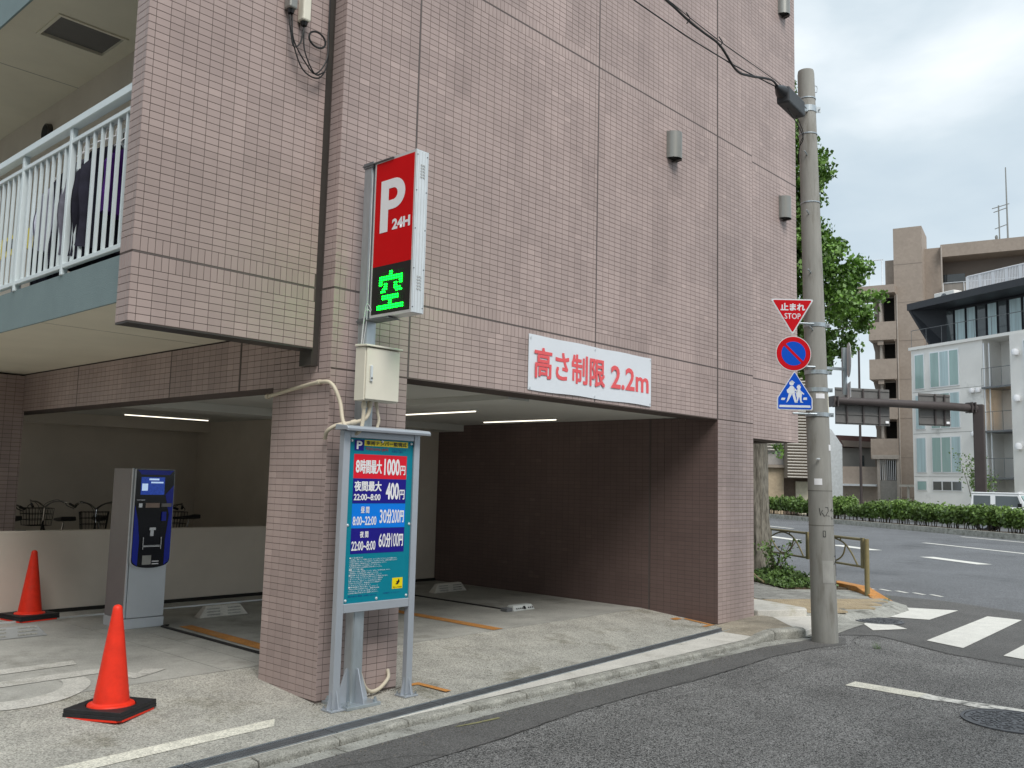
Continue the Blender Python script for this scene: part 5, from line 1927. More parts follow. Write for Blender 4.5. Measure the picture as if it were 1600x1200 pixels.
def rnd_poly(pts, r, n=5):
    out_ = []
    k = len(pts)
    for i in range(k):
        p0, p1, p2 = Vector(pts[i - 1]), Vector(pts[i]), Vector(pts[(i + 1) % k])
        a, c = p1 + (p0 - p1).normalized() * r, p1 + (p2 - p1).normalized() * r
        for j in range(n + 1):
            t_ = j / n
            q = a * (1 - t_) ** 2 + p1 * 2 * t_ * (1 - t_) + c * t_ * t_
            out_.append((q.x, q.y))
    return out_


def arms(z, o, par):
    c = pa(z)
    b = MB()
    p = Vector((o.x, o.y, z)) - FW * 0.012
    q = c - RT * (prd(z) * 0.4) + FW * prd(z)
    b.cyl(tuple(p - RT * 0.02), (q.x, q.y, z), 0.012, 0.012, 8)
    b.build('arm', galv_m, par)


# stop sign
o = sign_frame(3.54)
t = thing('stop_sign', tuple(o), 'red inverted triangle stop sign, top of three on the pole', 'road sign')
tri = [(-0.245, 0.20), (0.245, 0.20), (0, -0.21)][::-1]
b = MB()
b.prism([tuple(o + RT * x + Vector((0, 0, y)) - FW * 0.003) for x, y in rnd_poly(tri, 0.03)], tuple(FW * 0.003))
b.build('plate', ring_m, t)
ins = lambda s, P: [(x * s, (y - 0.06) * s + 0.06) for x, y in P]
flat(rnd_poly(ins(0.955, tri), 0.026), o, 0.0002, swht_m, 'border', t)
flat(rnd_poly(ins(0.90, tri), 0.022), o, 0.0016, sred_m, 'red_face', t)
OO = o + FW * 0.0035
text('止まれ', tuple(OO), tuple(RT), (0, 0, 1), -0.13, 0.14, 0.07, 0.148, swht_m, t, bold=0.035)
text('STOP', tuple(OO), tuple(RT), (0, 0, 1), -0.088, 0.092, -0.028, 0.036, swht_m, t, bold=0.006)
arms(3.47, o, t)
# no parking
o = sign_frame(3.12)
t = thing('no_parking_sign', tuple(o), 'round blue and red no parking sign, middle of three on the pole', 'road sign')
circ = lambda r, n=40: [(r * math.cos(2 * math.pi * i / n), r * math.sin(2 * math.pi * i / n)) for i in range(n)]
b = MB()
b.prism([tuple(o + RT * x + Vector((0, 0, y)) - FW * 0.003) for x, y in circ(0.198)], tuple(FW * 0.003))
b.build('plate', ring_m, t)
flat(circ(0.190), o, 0.0002, sred_m, 'red_ring', t)
flat(circ(0.136), o, 0.0016, sblue_m, 'blue_face', t)
dA = R(-45)
ux, uz = math.cos(dA), math.sin(dA)
flat([(ux * 0.14 - uz * 0.014 * s1, uz * 0.14 + ux * 0.014 * s1) for s1 in (-1, 1)] + [(-ux * 0.14 - uz * 0.014 * s1, -uz * 0.14 + ux * 0.014 * s1) for s1 in (1, -1)], o, 0.003, sred_m, 'slash', t)
arms(2.98, o, t)
# crossing sign
o = sign_frame(2.70)
t = thing('school_crossing_sign', tuple(o), 'blue pentagon crossing sign with two walking children, lowest on the pole', 'road sign')
pen = [(0, 0.225), (-0.2, -0.085), (-0.2, -0.215), (0.2, -0.215), (0.2, -0.085)]
b = MB()
b.prism([tuple(o + RT * x + Vector((0, 0, y)) - FW * 0.003) for x, y in rnd_poly(pen, 0.02)], tuple(FW * 0.003))
b.build('plate', ring_m, t)
flat(rnd_poly([(x * 0.96, (y + 0.03) * 0.965 - 0.03) for x, y in pen], 0.018), o, 0.0002, swht_m, 'border', t)
flat(rnd_poly([(x * 0.93, (y + 0.03) * 0.94 - 0.03) for x, y in pen], 0.016), o, 0.0016, sblue_m, 'blue_face', t)
flat([(-0.175, -0.185), (0.175, -0.185), (0.17, -0.160), (-0.17, -0.160)], o, 0.003, swht_m, 'white_bar', t)
flat([(-0.155, -0.105), (-0.115, -0.105), (-0.105, -0.08), (-0.145, -0.08)], o, 0.003, swht_m, 'white_bar', t)
flat([(0.09, -0.098), (0.135, -0.098), (0.135, -0.072), (0.098, -0.072)], o, 0.003, swht_m, 'white_bar', t)
def fig(name, polys):
    b = MB()
    for P in polys:
        b.prism([tuple(o + RT * x + Vector((0, 0, y)) + FW * 0.003) for x, y in P], tuple(FW * 0.001))
    b.build(name, swht_m, t)
hd = lambda cx, cy, r: [(cx + r * math.cos(2 * math.pi * i / 14), cy + r * math.sin(2 * math.pi * i / 14)) for i in range(14)]
fig('tall_figure', [hd(-0.035, 0.085, 0.026), [(-0.062, 0.095), (-0.03, 0.118), (0.004, 0.092), (-0.01, 0.088)],
                    [(-0.05, 0.055), (-0.02, 0.055), (0.0, 0.03), (0.0, -0.03), (-0.06, -0.035), (-0.085, -0.02), (-0.09, 0.01), (-0.07, 0.025)],
                    [(-0.005, 0.035), (0.03, 0.0), (0.022, -0.012), (-0.012, 0.012)],
                    [(-0.065, -0.03), (-0.03, -0.035), (-0.075, -0.115), (-0.095, -0.135), (-0.085, -0.10)],
                    [(-0.03, -0.035), (0.0, -0.03), (0.015, -0.10), (0.035, -0.13), (0.0, -0.132), (-0.012, -0.10)]])
fig('small_figure', [hd(0.045, 0.042, 0.023), [(0.03, 0.072), (0.05, 0.066), (0.068, 0.078), (0.05, 0.058)],
                     [(0.03, 0.02), (0.06, 0.02), (0.08, -0.03), (0.075, -0.07), (0.02, -0.07), (0.012, -0.02)],
                     [(0.025, 0.01), (0.005, -0.02), (0.012, -0.028), (0.035, -0.01)],
                     [(0.065, 0.005), (0.105, -0.03), (0.10, -0.042), (0.065, -0.02)],
                     [(0.022, -0.07), (0.045, -0.07), (0.035, -0.11), (0.01, -0.135), (0.022, -0.10)],
                     [(0.05, -0.07), (0.074, -0.07), (0.075, -0.115), (0.095, -0.13), (0.062, -0.13)]])
arms(2.45, o, t)
# side arm with edge-on road sign behind the pole
t = thing('edge_on_sign', (6.4, -1.2, 3.0), 'small road sign seen edge-on, on an arm right of the pole', 'road sign')
c = pa(2.99)
e_ = c + RT * 0.36 - FW * 0.10
b = MB()
b.obox(tuple((c + e_) / 2 + RT * 0.06), tuple((e_ - c).normalized()), (0, 0, 1), (e_ - c).normalized().cross(Vector((0, 0, 1))), 0.14, 0.016, 0.012)
b.build('arm', galv_m, t)
b = MB()
b.cyl((e_.x, e_.y, 2.70), (e_.x, e_.y, 3.24), 0.03, 0.03, 14)
b.build('upright', galv_m, t)
pe = Vector((e_.x, e_.y, 0)) + RT * 0.05
sdn = Vector((-0.93 * math.cos(R(8)) + 0.37 * math.sin(R(8)), -0.37 * math.cos(R(8)) - 0.93 * math.sin(R(8)), 0))
snn = Vector((sdn.y, -sdn.x, 0)) * -1
b = MB()
b.prism([tuple(pe + sdn * x + Vector((0, 0, 3.10 + y))) for x, y in circ(0.2, 32)], tuple(snn * 0.004))
b.build('plate', swht_m, t)
b = MB()
b.prism([tuple(pe + snn * 0.0045 + sdn * x + Vector((0, 0, 3.10 + y))) for x, y in circ(0.19, 32)], tuple(snn * 0.001))
b.build('red_ring', sred_m, t)
b = MB()
b.prism([tuple(pe + sdn * x + Vector((0, 0, z))) for x, z in ((-0.13, 2.66), (0.13, 2.66), (0.13, 2.84), (-0.13, 2.84))], tuple(snn * 0.004))
b.build('sub_plate', swht_m, t)
# cable closure and cables
t = thing('cable_closure', (4.7, -1.33, 5.75), 'black cable closure box hung beside the pole top', 'cable closure')
a_, c_ = Vector((4.60, -1.33, 5.80)), Vector((5.42, -1.20, 5.86))
d_ = (c_ - a_).normalized()
s_ = d_.cross(Vector((0, 0, 1))).normalized()
u2 = s_.cross(d_)
b = MB()
m_ = (a_ + c_) / 2 + Vector((0, 0, -0.02))
b.obox(tuple(m_), tuple(d_), tuple(s_), tuple(u2), 0.30, 0.07, 0.088)
b.build('housing', mat('closure_dark', (0.05, 0.055, 0.06), rough=0.6, var=0.15), t, bevel=0.018, seg=2)
MB().cyl(tuple(a_ - d_ * 0.10), tuple(a_ + d_ * 0.08), 0.02, 0.07, 12).build('end_cone', black_m, t, smooth=True)
b = MB()
b.tube(bez([tuple(a_ + d_ * 0.3 + Vector((0, 0, -0.12))), (5.35, -1.24, 5.55), (5.56, -1.10, 5.50), (5.69, -1.03, 5.38)], 6), 0.006, 6)
b.tube(bez([tuple(a_ + d_ * 0.6 + Vector((0, 0, -0.10))), (5.45, -1.2, 5.62), (5.60, -1.09, 5.56), (5.70, -1.02, 5.42)], 6), 0.005, 6)
b.build('drop_cable', copper_m, t, smooth=True)
b = MB()
b.cyl(tuple(c_ - d_ * 0.05), (5.80, -1.12, 6.02), 0.012, 0.012, 8)
b.build('hanger', galv_m, t)
t = thing('overhead_cable', (4.4, -1.35, 5.82), 'thick wavy black cable clipped to its thin carrier wire, top right', 'cable')
b = MB()
b.tube(bez([(-12, -1.5, 6.2), (-4, -1.42, 5.95), (0, -1.38, 5.86), (1.5, -1.36, 5.86), (2.35, -1.35, 5.85), (2.76, -1.35, 5.81), (3.02, -1.35, 5.80), (3.33, -1.35, 5.79), (3.64, -1.35, 5.66), (3.92, -1.35, 5.70), (4.37, -1.35, 5.82), (4.56, -1.34, 5.80)], 8), 0.012, 6)
b.build('thick_cable', copper_m, t, smooth=True)
b = MB()
b.tube([(-12, -1.5, 6.28), (1.0, -1.37, 5.90), (2.76, -1.351, 5.845), (3.33, -1.351, 5.83), (4.5, -1.34, 5.86), (5.75, -1.12, 6.02)], 0.0045, 5)
b.build('carrier_wire', copper_m, t, smooth=True)
for x in (2.75, 3.33):
    MB().tube([(x - 0.02, -1.35, 5.87), (x + 0.015, -1.37, 5.82), (x - 0.01, -1.35, 5.77)], 0.006, 5).build('clip', black_m, t)
t = thing('overhead_cable', (4.4, -1.35, 5.7), 'thin twisted black cable sagging below the thick one', 'cable')
MB().tube(bez([(-12, -1.5, 5.9), (-2, -1.4, 5.62), (1.93, -1.35, 5.64), (3.4, -1.35, 5.68), (4.5, -1.33, 5.80)], 10), 0.0065, 5).build('wire', copper_m, t, smooth=True)

# ================================================================== GUARDRAIL, LOW BED FENCE
gr = thing('guardrail', (9.92, -0.09, 0.0), 'olive steel pedestrian guardrail with curved inner bars along the kerb', 'guardrail')
G0 = Vector((9.92, -0.09, 0))
gp = lambda s, z: tuple(G0 + M0 * s + Vector((0, 0, z)))
MB().cyl(gp(0, 0.02), gp(0, 0.885), 0.037, 0.037, 20).build('post', olive_m, gr, smooth=True)
s0 = 0.10
for k in range(9):
    a, c = s0 + k * 1.6, s0 + k * 1.6 + 1.32
    pn = thing('rail_panel', (0, 0, 0))
    pn.parent = gr
    pn.location = (-9.92, 0.09, 0)
    ORG[pn] = (0, 0, 0)
    b = MB()
    b.tube([gp(a, 0.87), gp(c, 0.87)], 0.022)
    b.tube([gp(a, 0.46), gp(c, 0.46)], 0.018)
    for s in (a, c):
        b.obox(tuple(Vector(gp(s, 0.665))), M0, (0, 0, 1), N0, 0.03, 0.23, 0.02)
    b.build('frame', olive_m, pn, smooth=False)
    b = MB()
    b.tube(bez([gp(a + 0.14, 0.47), gp(a + 0.32, 0.66), gp(a + 0.52, 0.79), gp(a + 0.78, 0.84), gp(a + 1.02, 0.82), gp(a + 1.28, 0.74)], 8), 0.014, 8)
    b.tube(bez([gp(a + 0.46, 0.76), gp(a + 0.54, 0.60), gp(a + 0.72, 0.50), gp(a + 0.92, 0.49), gp(a + 1.12, 0.58), gp(a + 1.28, 0.72)], 8), 0.013, 8)
    b.cyl(gp(a + 0.6, 0.80), gp(a + 0.6, 0.87), 0.010)
    b.build('curved_bar', olive_m, pn, smooth=True)
    if k:
        MB().cyl(gp(a - 0.14, 0.02), gp(a - 0.14, 0.885), 0.037, 0.037, 20).build('post', olive_m, gr, smooth=True)
lf = thing('bed_fence', mr(7.1, 8.0, 0.0), 'low curved brown pipe fence edging the planting bed under the tree', 'low fence')
q0 = lambda s, z: mr(7.12, s, z)
for k in range(4):
    a = 7.0 + k * 1.5
    b = MB()
    b.tube(bez([q0(a, 0.10), q0(a + 0.25, 0.16), q0(a + 0.75, 0.34), q0(a + 1.1, 0.36), q0(a + 1.45, 0.36)], 6), 0.016, 8)
    b.tube(bez([q0(a + 0.4, 0.22), q0(a + 0.65, 0.44), q0(a + 1.0, 0.55), q0(a + 1.45, 0.50)], 6), 0.013, 8)
    b.build('bar', olive_m, lf, smooth=True)
    MB().cyl(q0(a + 0.55, 0.0), q0(a + 0.55, 0.28), 0.014).build('stake', olive_m, lf)

# ================================================================== FOLIAGE HELPERS
def leaves(pts, size, rnd, tl=(0.2, 1.0), flat_=0.5):
    """small leaf quads around the points"""
    n = len(pts)
    P = np.array(pts, float)
    th = rnd.uniform(0, 2 * math.pi, n)
    ph = rnd.normal(0, 0.75, n)
    ps = rnd.uniform(0, 2 * math.pi, n)
    U = np.stack([np.cos(th) * np.cos(ph), np.sin(th) * np.cos(ph), np.sin(ph)], 1)
    A = rnd.normal(0, 1, (n, 3))
    Vv = np.cross(U, A)
    Vv /= np.linalg.norm(Vv, axis=1)[:, None] + 1e-9
    s = size * rnd.uniform(0.65, 1.3, n)[:, None]
    v = np.empty((n, 4, 3))
    v[:, 0] = P - U * s * 0.5
    v[:, 1] = P + Vv * s * 0.42 + U * s * 0.12
    v[:, 2] = P + U * s * 0.5
    v[:, 3] = P - Vv * s * 0.42 + U * s * 0.12
    return v.reshape(-1, 3), rnd.uniform(tl[0], tl[1], n)


def leaf_mesh(name, V_, tint_, m):
    n = len(tint_)
    me = bpy.data.meshes.new(name)
    me.vertices.add(n * 4)
    me.vertices.foreach_set('co', V_.ravel())
    me.loops.add(n * 4)
    me.loops.foreach_set('vertex_index', np.arange(n * 4, dtype=np.int32))
    me.polygons.add(n)
    me.polygons.foreach_set('loop_start', (np.arange(n) * 4).astype(np.int32))
    me.polygons.foreach_set('loop_total', np.full(n, 4, np.int32))
    a = me.attributes.new('tint', 'FLOAT', 'FACE')
    a.data.foreach_set('value', tint_)
    me.materials.append(m)
    me.update(calc_edges=True)
    return me


def link(name, me, parent, loc=(0, 0, 0)):
    o = bpy.data.objects.new(name, me)
    COL.objects.link(o)
    o.parent = parent
    o.location = loc
    return o


# ================================================================== GINKGO TREE
TX, TY = 11.27, 2.42
tr = thing('ginkgo_tree', (TX, TY, 0.05), 'tall ginkgo street tree behind the building corner', 'tree')
rnd = np.random.RandomState(4)
b = MB()
n = 56
vs, fs = [], []
hs = [0.07 * k for k in range(60)] + [4.2 + 0.5 * k for k in range(14)]
for i, h in enumerate(hs):
    r = 0.235 * (1 - h / 14) + 0.10 * math.exp(-h * 4)
    for k in range(n):
        a = 2 * math.pi * k / n
        q = Vector((math.cos(a) * 3.2, math.sin(a) * 3.2, h * 1.6))
        rid = abs(mnoise.noise(Vector((math.cos(a) * 6, math.sin(a) * 6, h * 1.1))))
        rr = r * (1 + 0.12 * mnoise.noise(q) + 0.16 * (rid - 0.25) + 0.05 * mnoise.noise(q * 4))
        vs.append((TX + rr * math.cos(a) - 0.015 * h, TY + rr * math.sin(a), 0.0 + h))
for i in range(len(hs) - 1):
    fs += [(i * n + k, i * n + (k + 1) % n, (i + 1) * n + (k + 1) % n, (i + 1) * n + k) for k in range(n)]
b.add(vs, fs)
b.build('trunk', bark_m, tr, smooth=True)
b = MB()
clumps = []
RH = lambda h: float(np.interp(h, [3.2, 3.6, 4.2, 4.8, 5.3, 5.8, 6.3, 7.2, 7.9, 8.6, 9.6, 10.4], [0.5, 1.15, 1.9, 2.2, 2.15, 1.85, 1.3, 1.5, 1.35, 0.95, 0.6, 0.15]))
while len(clumps) < 1150:
    h = rnd.uniform(3.25, 10.3)
    if rnd.rand() > (RH(h) / 2.2) ** 1.3 + 0.08:
        continue
    a = rnd.uniform(0, 2 * math.pi)
    f = rnd.rand() ** 0.45
    lob = 1 + 0.16 * mnoise.noise(Vector((math.cos(a) * 1.6, math.sin(a) * 1.6, h * 1.1)))
    rr = max(0.1, RH(h) * lob - 0.12) * f
    c = Vector((TX - 0.015 * h + rr * math.cos(a), TY + rr * math.sin(a), h))
    if mnoise.noise(c * 1.15) < -0.20 and f > 0.5:
        continue
    clumps.append((c, rnd.uniform(0.12, 0.24)))
for k in range(90):
    c, _r = clumps[rnd.randint(len(clumps))]
    base = Vector((TX - 0.015 * c.z, TY, max(2.9, c.z - 0.5 - 0.4 * rnd.rand())))
    mid = base.lerp(c, 0.5) + Vector((0, 0, 0.08))
    b.tube([tuple(base), tuple(mid), tuple(c)], [0.032, 0.018, 0.005], 5)
b.build('branches', bark_m, tr)
pts = []
for c, r in clumps:
    m_ = 84
    d = rnd.normal(0, 1, (m_, 3))
    d /= np.linalg.norm(d, axis=1)[:, None]
    rad = r * rnd.uniform(0.3, 1.15, m_)[:, None]
    pts.append(np.array(c) + d * rad * np.array([1, 1, 0.75]))
pts = np.concatenate(pts)
V_, t_ = leaves(pts, 0.078, rnd, (0.1, 1.25))
link('crown', leaf_mesh('crown', V_ - np.array([TX, TY, 0.05]), t_, leaf_m), tr)
sprout = TX - 0.28
pts = np.array([(TX + 0.24, TY - 0.28, 2.35)]) + rnd.normal(0, 0.07, (60, 3))
V_, t_ = leaves(pts, 0.07, rnd, (0.5, 1.2))
link('sprout', leaf_mesh('sprout', V_ - np.array([TX, TY, 0.05]), t_, leaf_m), tr)

# ground cover in the bed
pts = []
for k in range(15000):
    s = rnd.uniform(6.5, 16)
    n_ = rnd.uniform(7.22, 8.15)
    e = (0.10 + 0.24 * max(0, mnoise.noise(Vector((s * 1.3, n_ * 1.5, 0))) + 0.3)) * (0.5 + (n_ - 7.2) * 0.6)
    if s < 7.3:
        e *= 0.5
    p = N0 * n_ + M0 * s
    pts.append((p.x, p.y, 0.06 + e * rnd.rand() ** 0.8))
V_, t_ = leaves(np.array(pts), 0.06, rnd)
o = bpy.data.objects.new('ground_cover', leaf_mesh('ground_cover', V_, t_, weed_m))
COL.objects.link(o)
tag(o, 'low green weeds covering the planting bed under the tree', 'weeds')
o['kind'] = 'stuff'
for (s_, n_, hh, lab) in ((8.6, 7.65, 0.75, 'tall yellow-green weedy shrub in the bed left of the pole'), (7.7, 7.7, 0.62, 'leggy green weedy shrub in the bed hidden partly by the pole')):
    p = N0 * n_ + M0 * s_
    t = thing('bed_shrub', (p.x, p.y, 0.06), lab, 'shrub')
    b = MB()
    pts = []
    for k in range(11):
        a = rnd.uniform(0, 6.28)
        r = rnd.uniform(0.1, 0.36)
        tip = Vector((p.x + r * math.cos(a), p.y + r * math.sin(a), 0.06 + hh * rnd.uniform(0.6, 1.1)))
        base = Vector((p.x, p.y, 0.06))
        b.tube([tuple(base), tuple(base.lerp(tip, 0.5) + Vector((0, 0, 0.05))), tuple(tip)], 0.006, 5)
        for q in range(26):
            f = rnd.uniform(0.35, 1.03)
            pts.append(np.array(base.lerp(tip, f)) + rnd.normal(0, 0.045, 3))
    b.build('stems', twig_m, t)
    V_, t_ = leaves(np.array(pts), 0.055, rnd, (0.5, 1.2))
    link('foliage', leaf_mesh('foliage', V_ - np.array([p.x, p.y, 0.06]), t_, weed_m), t)
# grit and dead leaf bits gathered in the gutter and along the wall feet
gb = MB()
for k in range(2600):
    if k % 3:
        x = rnd.uniform(-3, 5.6)
        y = ki(x) - 0.10 - abs(rnd.normal(0, 0.05)) if k % 2 else go(x) - abs(rnd.normal(0, 0.12))
        z = -0.0465 if y > go(x) else -0.0445
    elif k % 2:
        x, y, z = rnd.uniform(0, 5.6), gy(0) + rnd.uniform(0.05, 0.9), 0.0
        z = 0.010 if y < 0.05 else 0.008 + (y - 0.05) * 0.077 + 0.001
    else:
        x, y = rnd.uniform(-0.06, 0.8), -abs(rnd.normal(0, 0.03)) - 0.004
        z = 0.008
    q = rnd.uniform(0.002, 0.0065)
    a = rnd.uniform(0, 6.28)
    pts_ = [(x + q * math.cos(a + t_ * 2.09), y + q * math.sin(a + t_ * 2.09), z) for t_ in range(3)] + [(x, y, z + q * 0.8)]
    gb.add(pts_, [(0, 1, 3), (1, 2, 3), (2, 0, 3)], rnd.rand())
go_ = gb.build('grit', mat('grit', (0.16, 0.145, 0.12), rough=0.95, var=0.3, scale=30, tint=0.7), tints=True)
tag(go_, 'scattered grit and crumbs of dirt along the kerb and pillar foot', 'grit')
go_['kind'] = 'stuff'
# small grass tufts
for (x, y, z, lab) in ((9.62, -0.5, 0.03, 'grass tuft at the foot of the guardrail post'), (5.92, -1.75, -0.05, 'tiny grass tuft on the asphalt beside the pole'), (7.35, -0.5, 0.0, 'little weed at the corner of the pale platform')):
    b = MB()
    for k in range(26):
        a = rnd.uniform(0, 6.28)
        r = rnd.uniform(0.02, 0.09)
        h = rnd.uniform(0.03, 0.11)
        bx_, by_ = x + rnd.normal(0, 0.02), y + rnd.normal(0, 0.02)
        b.add([(bx_ - 0.004, by_, z), (bx_ + 0.004, by_, z), (bx_ + r * math.cos(a), by_ + r * math.sin(a), z + h)], [(0, 1, 2)], rnd.rand())
    tag(b.build('grass_tuft', weed_m, tints=True), lab, 'grass')

# ================================================================== HEDGE ON THE MEDIAN
hmeshes = []
for v in range(4):
    pts = []
    hh = 0.93 + 0.07 * v
    for k in range(3300):
        x = rnd.uniform(-1, 1)
        y = rnd.uniform(-1, 1)
        if abs(x) ** 2.6 + abs(y) ** 2.6 > 1:
            continue
        top = hh * (0.86 + 0.14 * mnoise.noise(Vector((x * 2.2 + v * 5, y * 2.2, v))) + 0.06 * rnd.normal()) * (1 - 0.10 * abs(x) ** 3)
        z = 0.20 + (top - 0.20) * (rnd.rand() ** 0.6)
        sh = 0.75 + 0.25 * min(1, (z - 0.2) / 0.4)
        pts.append((x * 1.02 * sh, y * 0.62 * sh, z))
    pts = np.array(pts)
    V_, t_ = leaves(pts, 0.13, rnd, (0.1, 0.95))
    fm = leaf_mesh('foliage', V_, t_, hleaf_m)
    b = MB()
    for k in range(13):
        x = rnd.uniform(-0.75, 0.75)
        y = rnd.uniform(-0.35, 0.35)
        b.tube([(x, y, 0.0), (x + rnd.normal(0, .06), y, 0.3), (x + rnd.normal(0, .18), y + rnd.normal(0, .1), 0.7)], [0.022, 0.016, 0.008], 5)
    hmeshes.append((fm, b.mesh('stems', twig_m)))
ang_m = math.atan2(M0.y, M0.x)
hd_used = set()
hd_desc = ['brightest green trimmed hedge shrub', 'dark green hedge shrub', 'loose hedge shrub with brown patches', 'tall leafy hedge shrub']
where = ['seen behind the trunk of the ginkgo', 'left of the utility pole', 'just right of the utility pole', 'below the grey house', 'below the brown lamp post', 'below the beige stair tower', 'under the left blank road board', 'in front of the grey gate', 'left of the white building', 'below the white building corner', 'under the right blank road board', 'below the triple windows', 'left of the white car', 'in front of the white car rear', 'before the white car middle', 'before the white car windscreen', 'at the right edge', 'past the right edge']
for k in range(26):
    s = 48.0 - k * 1.75
    if s < 9:
        pass
    c = mr(26.45, s, 0.12)
    v = k % 4 if k % 3 else (k + 1) % 4
    big = 1.0 + (0.10 if 19 < s < 22 or s > 40 else 0)
    t = thing('hedge_shrub', c, '%s on the median %s' % (hd_desc[v], ('number %d from the far end, ' % (k + 1) if False else '') + where[min(len(where) - 1, int(k * 18 / 26))] + (', nearer' if (v, int(k * 18 / 26)) in hd_used else '')), 'hedge', 'shrubs of the median hedge')
    hd_used.add((v, int(k * 18 / 26)))
    t.rotation_euler = (0, 0, ang_m + (math.pi if k % 2 else 0))
    t.scale = (1.02 + 0.08 * math.sin(k * 1.7), 1.0, big * (1 + 0.09 * math.sin(k * 2.1)))
    link('foliage', hmeshes[v][0], t)
    link('stems', hmeshes[v][1], t)

# ================================================================== WHITE CAR BEHIND THE HEDGE
dj = Vector((0.577, -0.0, 0))
car = thing('parked_car', (0, 0, 0), 'boxy white off-road car behind the hedge', 'car')
ORG[car] = (0, 0, 0)


def cbox(x0, x1, y0, y1, z0, z1, nm, m, par=car, bevel=0.0, seg=2):
    return MB().box(x0, x1, y0, y1, z0, z1).build(nm, m, par, bevel=bevel, seg=seg)


# local: x forward, y left, z up
cbox(-1.65, 1.72, -0.74, 0.74, 0.42, 1.08, 'body', jeep_m, bevel=0.06, seg=3)
b = MB()
b.add([(-1.62, -0.70, 1.081), (0.62, -0.70, 1.081), (0.30, -0.64, 1.66), (-1.58, -0.64, 1.66), (-1.62, 0.70, 1.081), (0.62, 0.70, 1.081), (0.30, 0.64, 1.66), (-1.58, 0.64, 1.66)],
      [(0, 1, 2, 3), (7, 6, 5, 4), (1, 5, 6, 2), (0, 3, 7, 4), (3, 2, 6, 7)])
cabn = b.build('cabin', jeep_m, car, bevel=0.02, seg=2)
cbox(-1.60, 0.34, -0.66, 0.66, 1.661, 1.73, 'roof', jeep_m, bevel=0.03, seg=3)
for s in (-1, 1):
    for (xa_, xb_) in ((-1.50, -0.82), (-0.62, 0.24)):
        b = MB()
        yo = lambda z: s * (0.70 - 0.06 * (z - 1.08) / 0.58 + 0.004)
        b.add([(xa_, yo(1.12), 1.12), (xb_ + (0.16 if xb_ > 0 else 0), yo(1.12), 1.12), (xb_, yo(1.58), 1.58), (xa_, yo(1.58), 1.58)], [(0, 1, 2, 3)] if s < 0 else [(3, 2, 1, 0)])
        b.build('side_window', glassd_m, cabn)
    cbox(0.30, 0.45, s * 0.90 - 0.08, s * 0.90 + 0.08, 1.12, 1.28, 'mirror', black_m, bevel=0.02)
    for xw in (-1.12, 1.13):
        b = MB()
        b.cyl((xw, s * 0.60, 0.34), (xw, s * 0.80, 0.34), 0.34, 0.34, 28)
        wh = b.build('wheel', rubber_m, car, bevel=0.03)
        MB().cyl((xw, s * 0.79, 0.34), (xw, s * 0.806, 0.34), 0.20, 0.19, 20).build('rim', silver_m, wh)
    MB().cyl((1.72, s * 0.48, 0.86), (1.745, s * 0.48, 0.86), 0.11, 0.10, 20).build('headlight', glassd_m, car)
b = MB()
b.add([(0.615, -0.62, 1.12), (0.615, 0.62, 1.12), (0.345, 0.58, 1.60), (0.345, -0.58, 1.60)], [(0, 1, 2, 3)])
b.v = [(x + 0.018, y, z) for x, y, z in b.v]
b.build('windscreen', glass_m, cabn)
cbox(1.73, 1.80, -0.72, 0.72, 0.42, 0.60, 'bumper', black_m, bevel=0.02)
cbox(1.722, 1.738, -0.34, 0.34, 0.72, 0.98, 'grille', black_m)
car.location = (40.2, 5.2, -0.05)
car.rotation_euler = (0, 0, math.atan2(-0.82, 0.02))

# ================================================================== OVERHEAD ROAD SIGN GANTRY, LAMP POST
ga = thing('sign_gantry', (46.8, 8.35, -0.05), 'dark brown overhead gantry carrying two blank-backed road boards', 'sign gantry')
GP = Vector((46.8, 8.35, 0))
GE = Vector((40.0, 13.3, 0))
GD = (GE - GP).normalized()
GN = Vector((-GD.y, GD.x, 0))
b = MB()
b.obox((GP.x, GP.y, 3.05), (GD + GN).normalized(), (GD - GN).normalized(), (0, 0, 1), 0.26, 0.26, 3.15)
b.build('column', brownst_m, ga, bevel=0.05, seg=2)
aend = GP + GD * 8.4
b = MB()
b.tube([(GP.x, GP.y, 5.98), (GP.x + GD.x * 2, GP.y + GD.y * 2, 6.04), (aend.x, aend.y, 6.08)], [0.21, 0.21, 0.19], 18)
b.build('boom', brownst_m, ga, smooth=True)
b = MB()
for s in (0.35, 0.55, 8.15, 8.35):
    p = GP + GD * s
    MB().obox((p.x, p.y, 6.02), GD, GN, (0, 0, 1), 0.04, 0.27, 0.27).build('collar', brownst_m, ga, bevel=0.02)
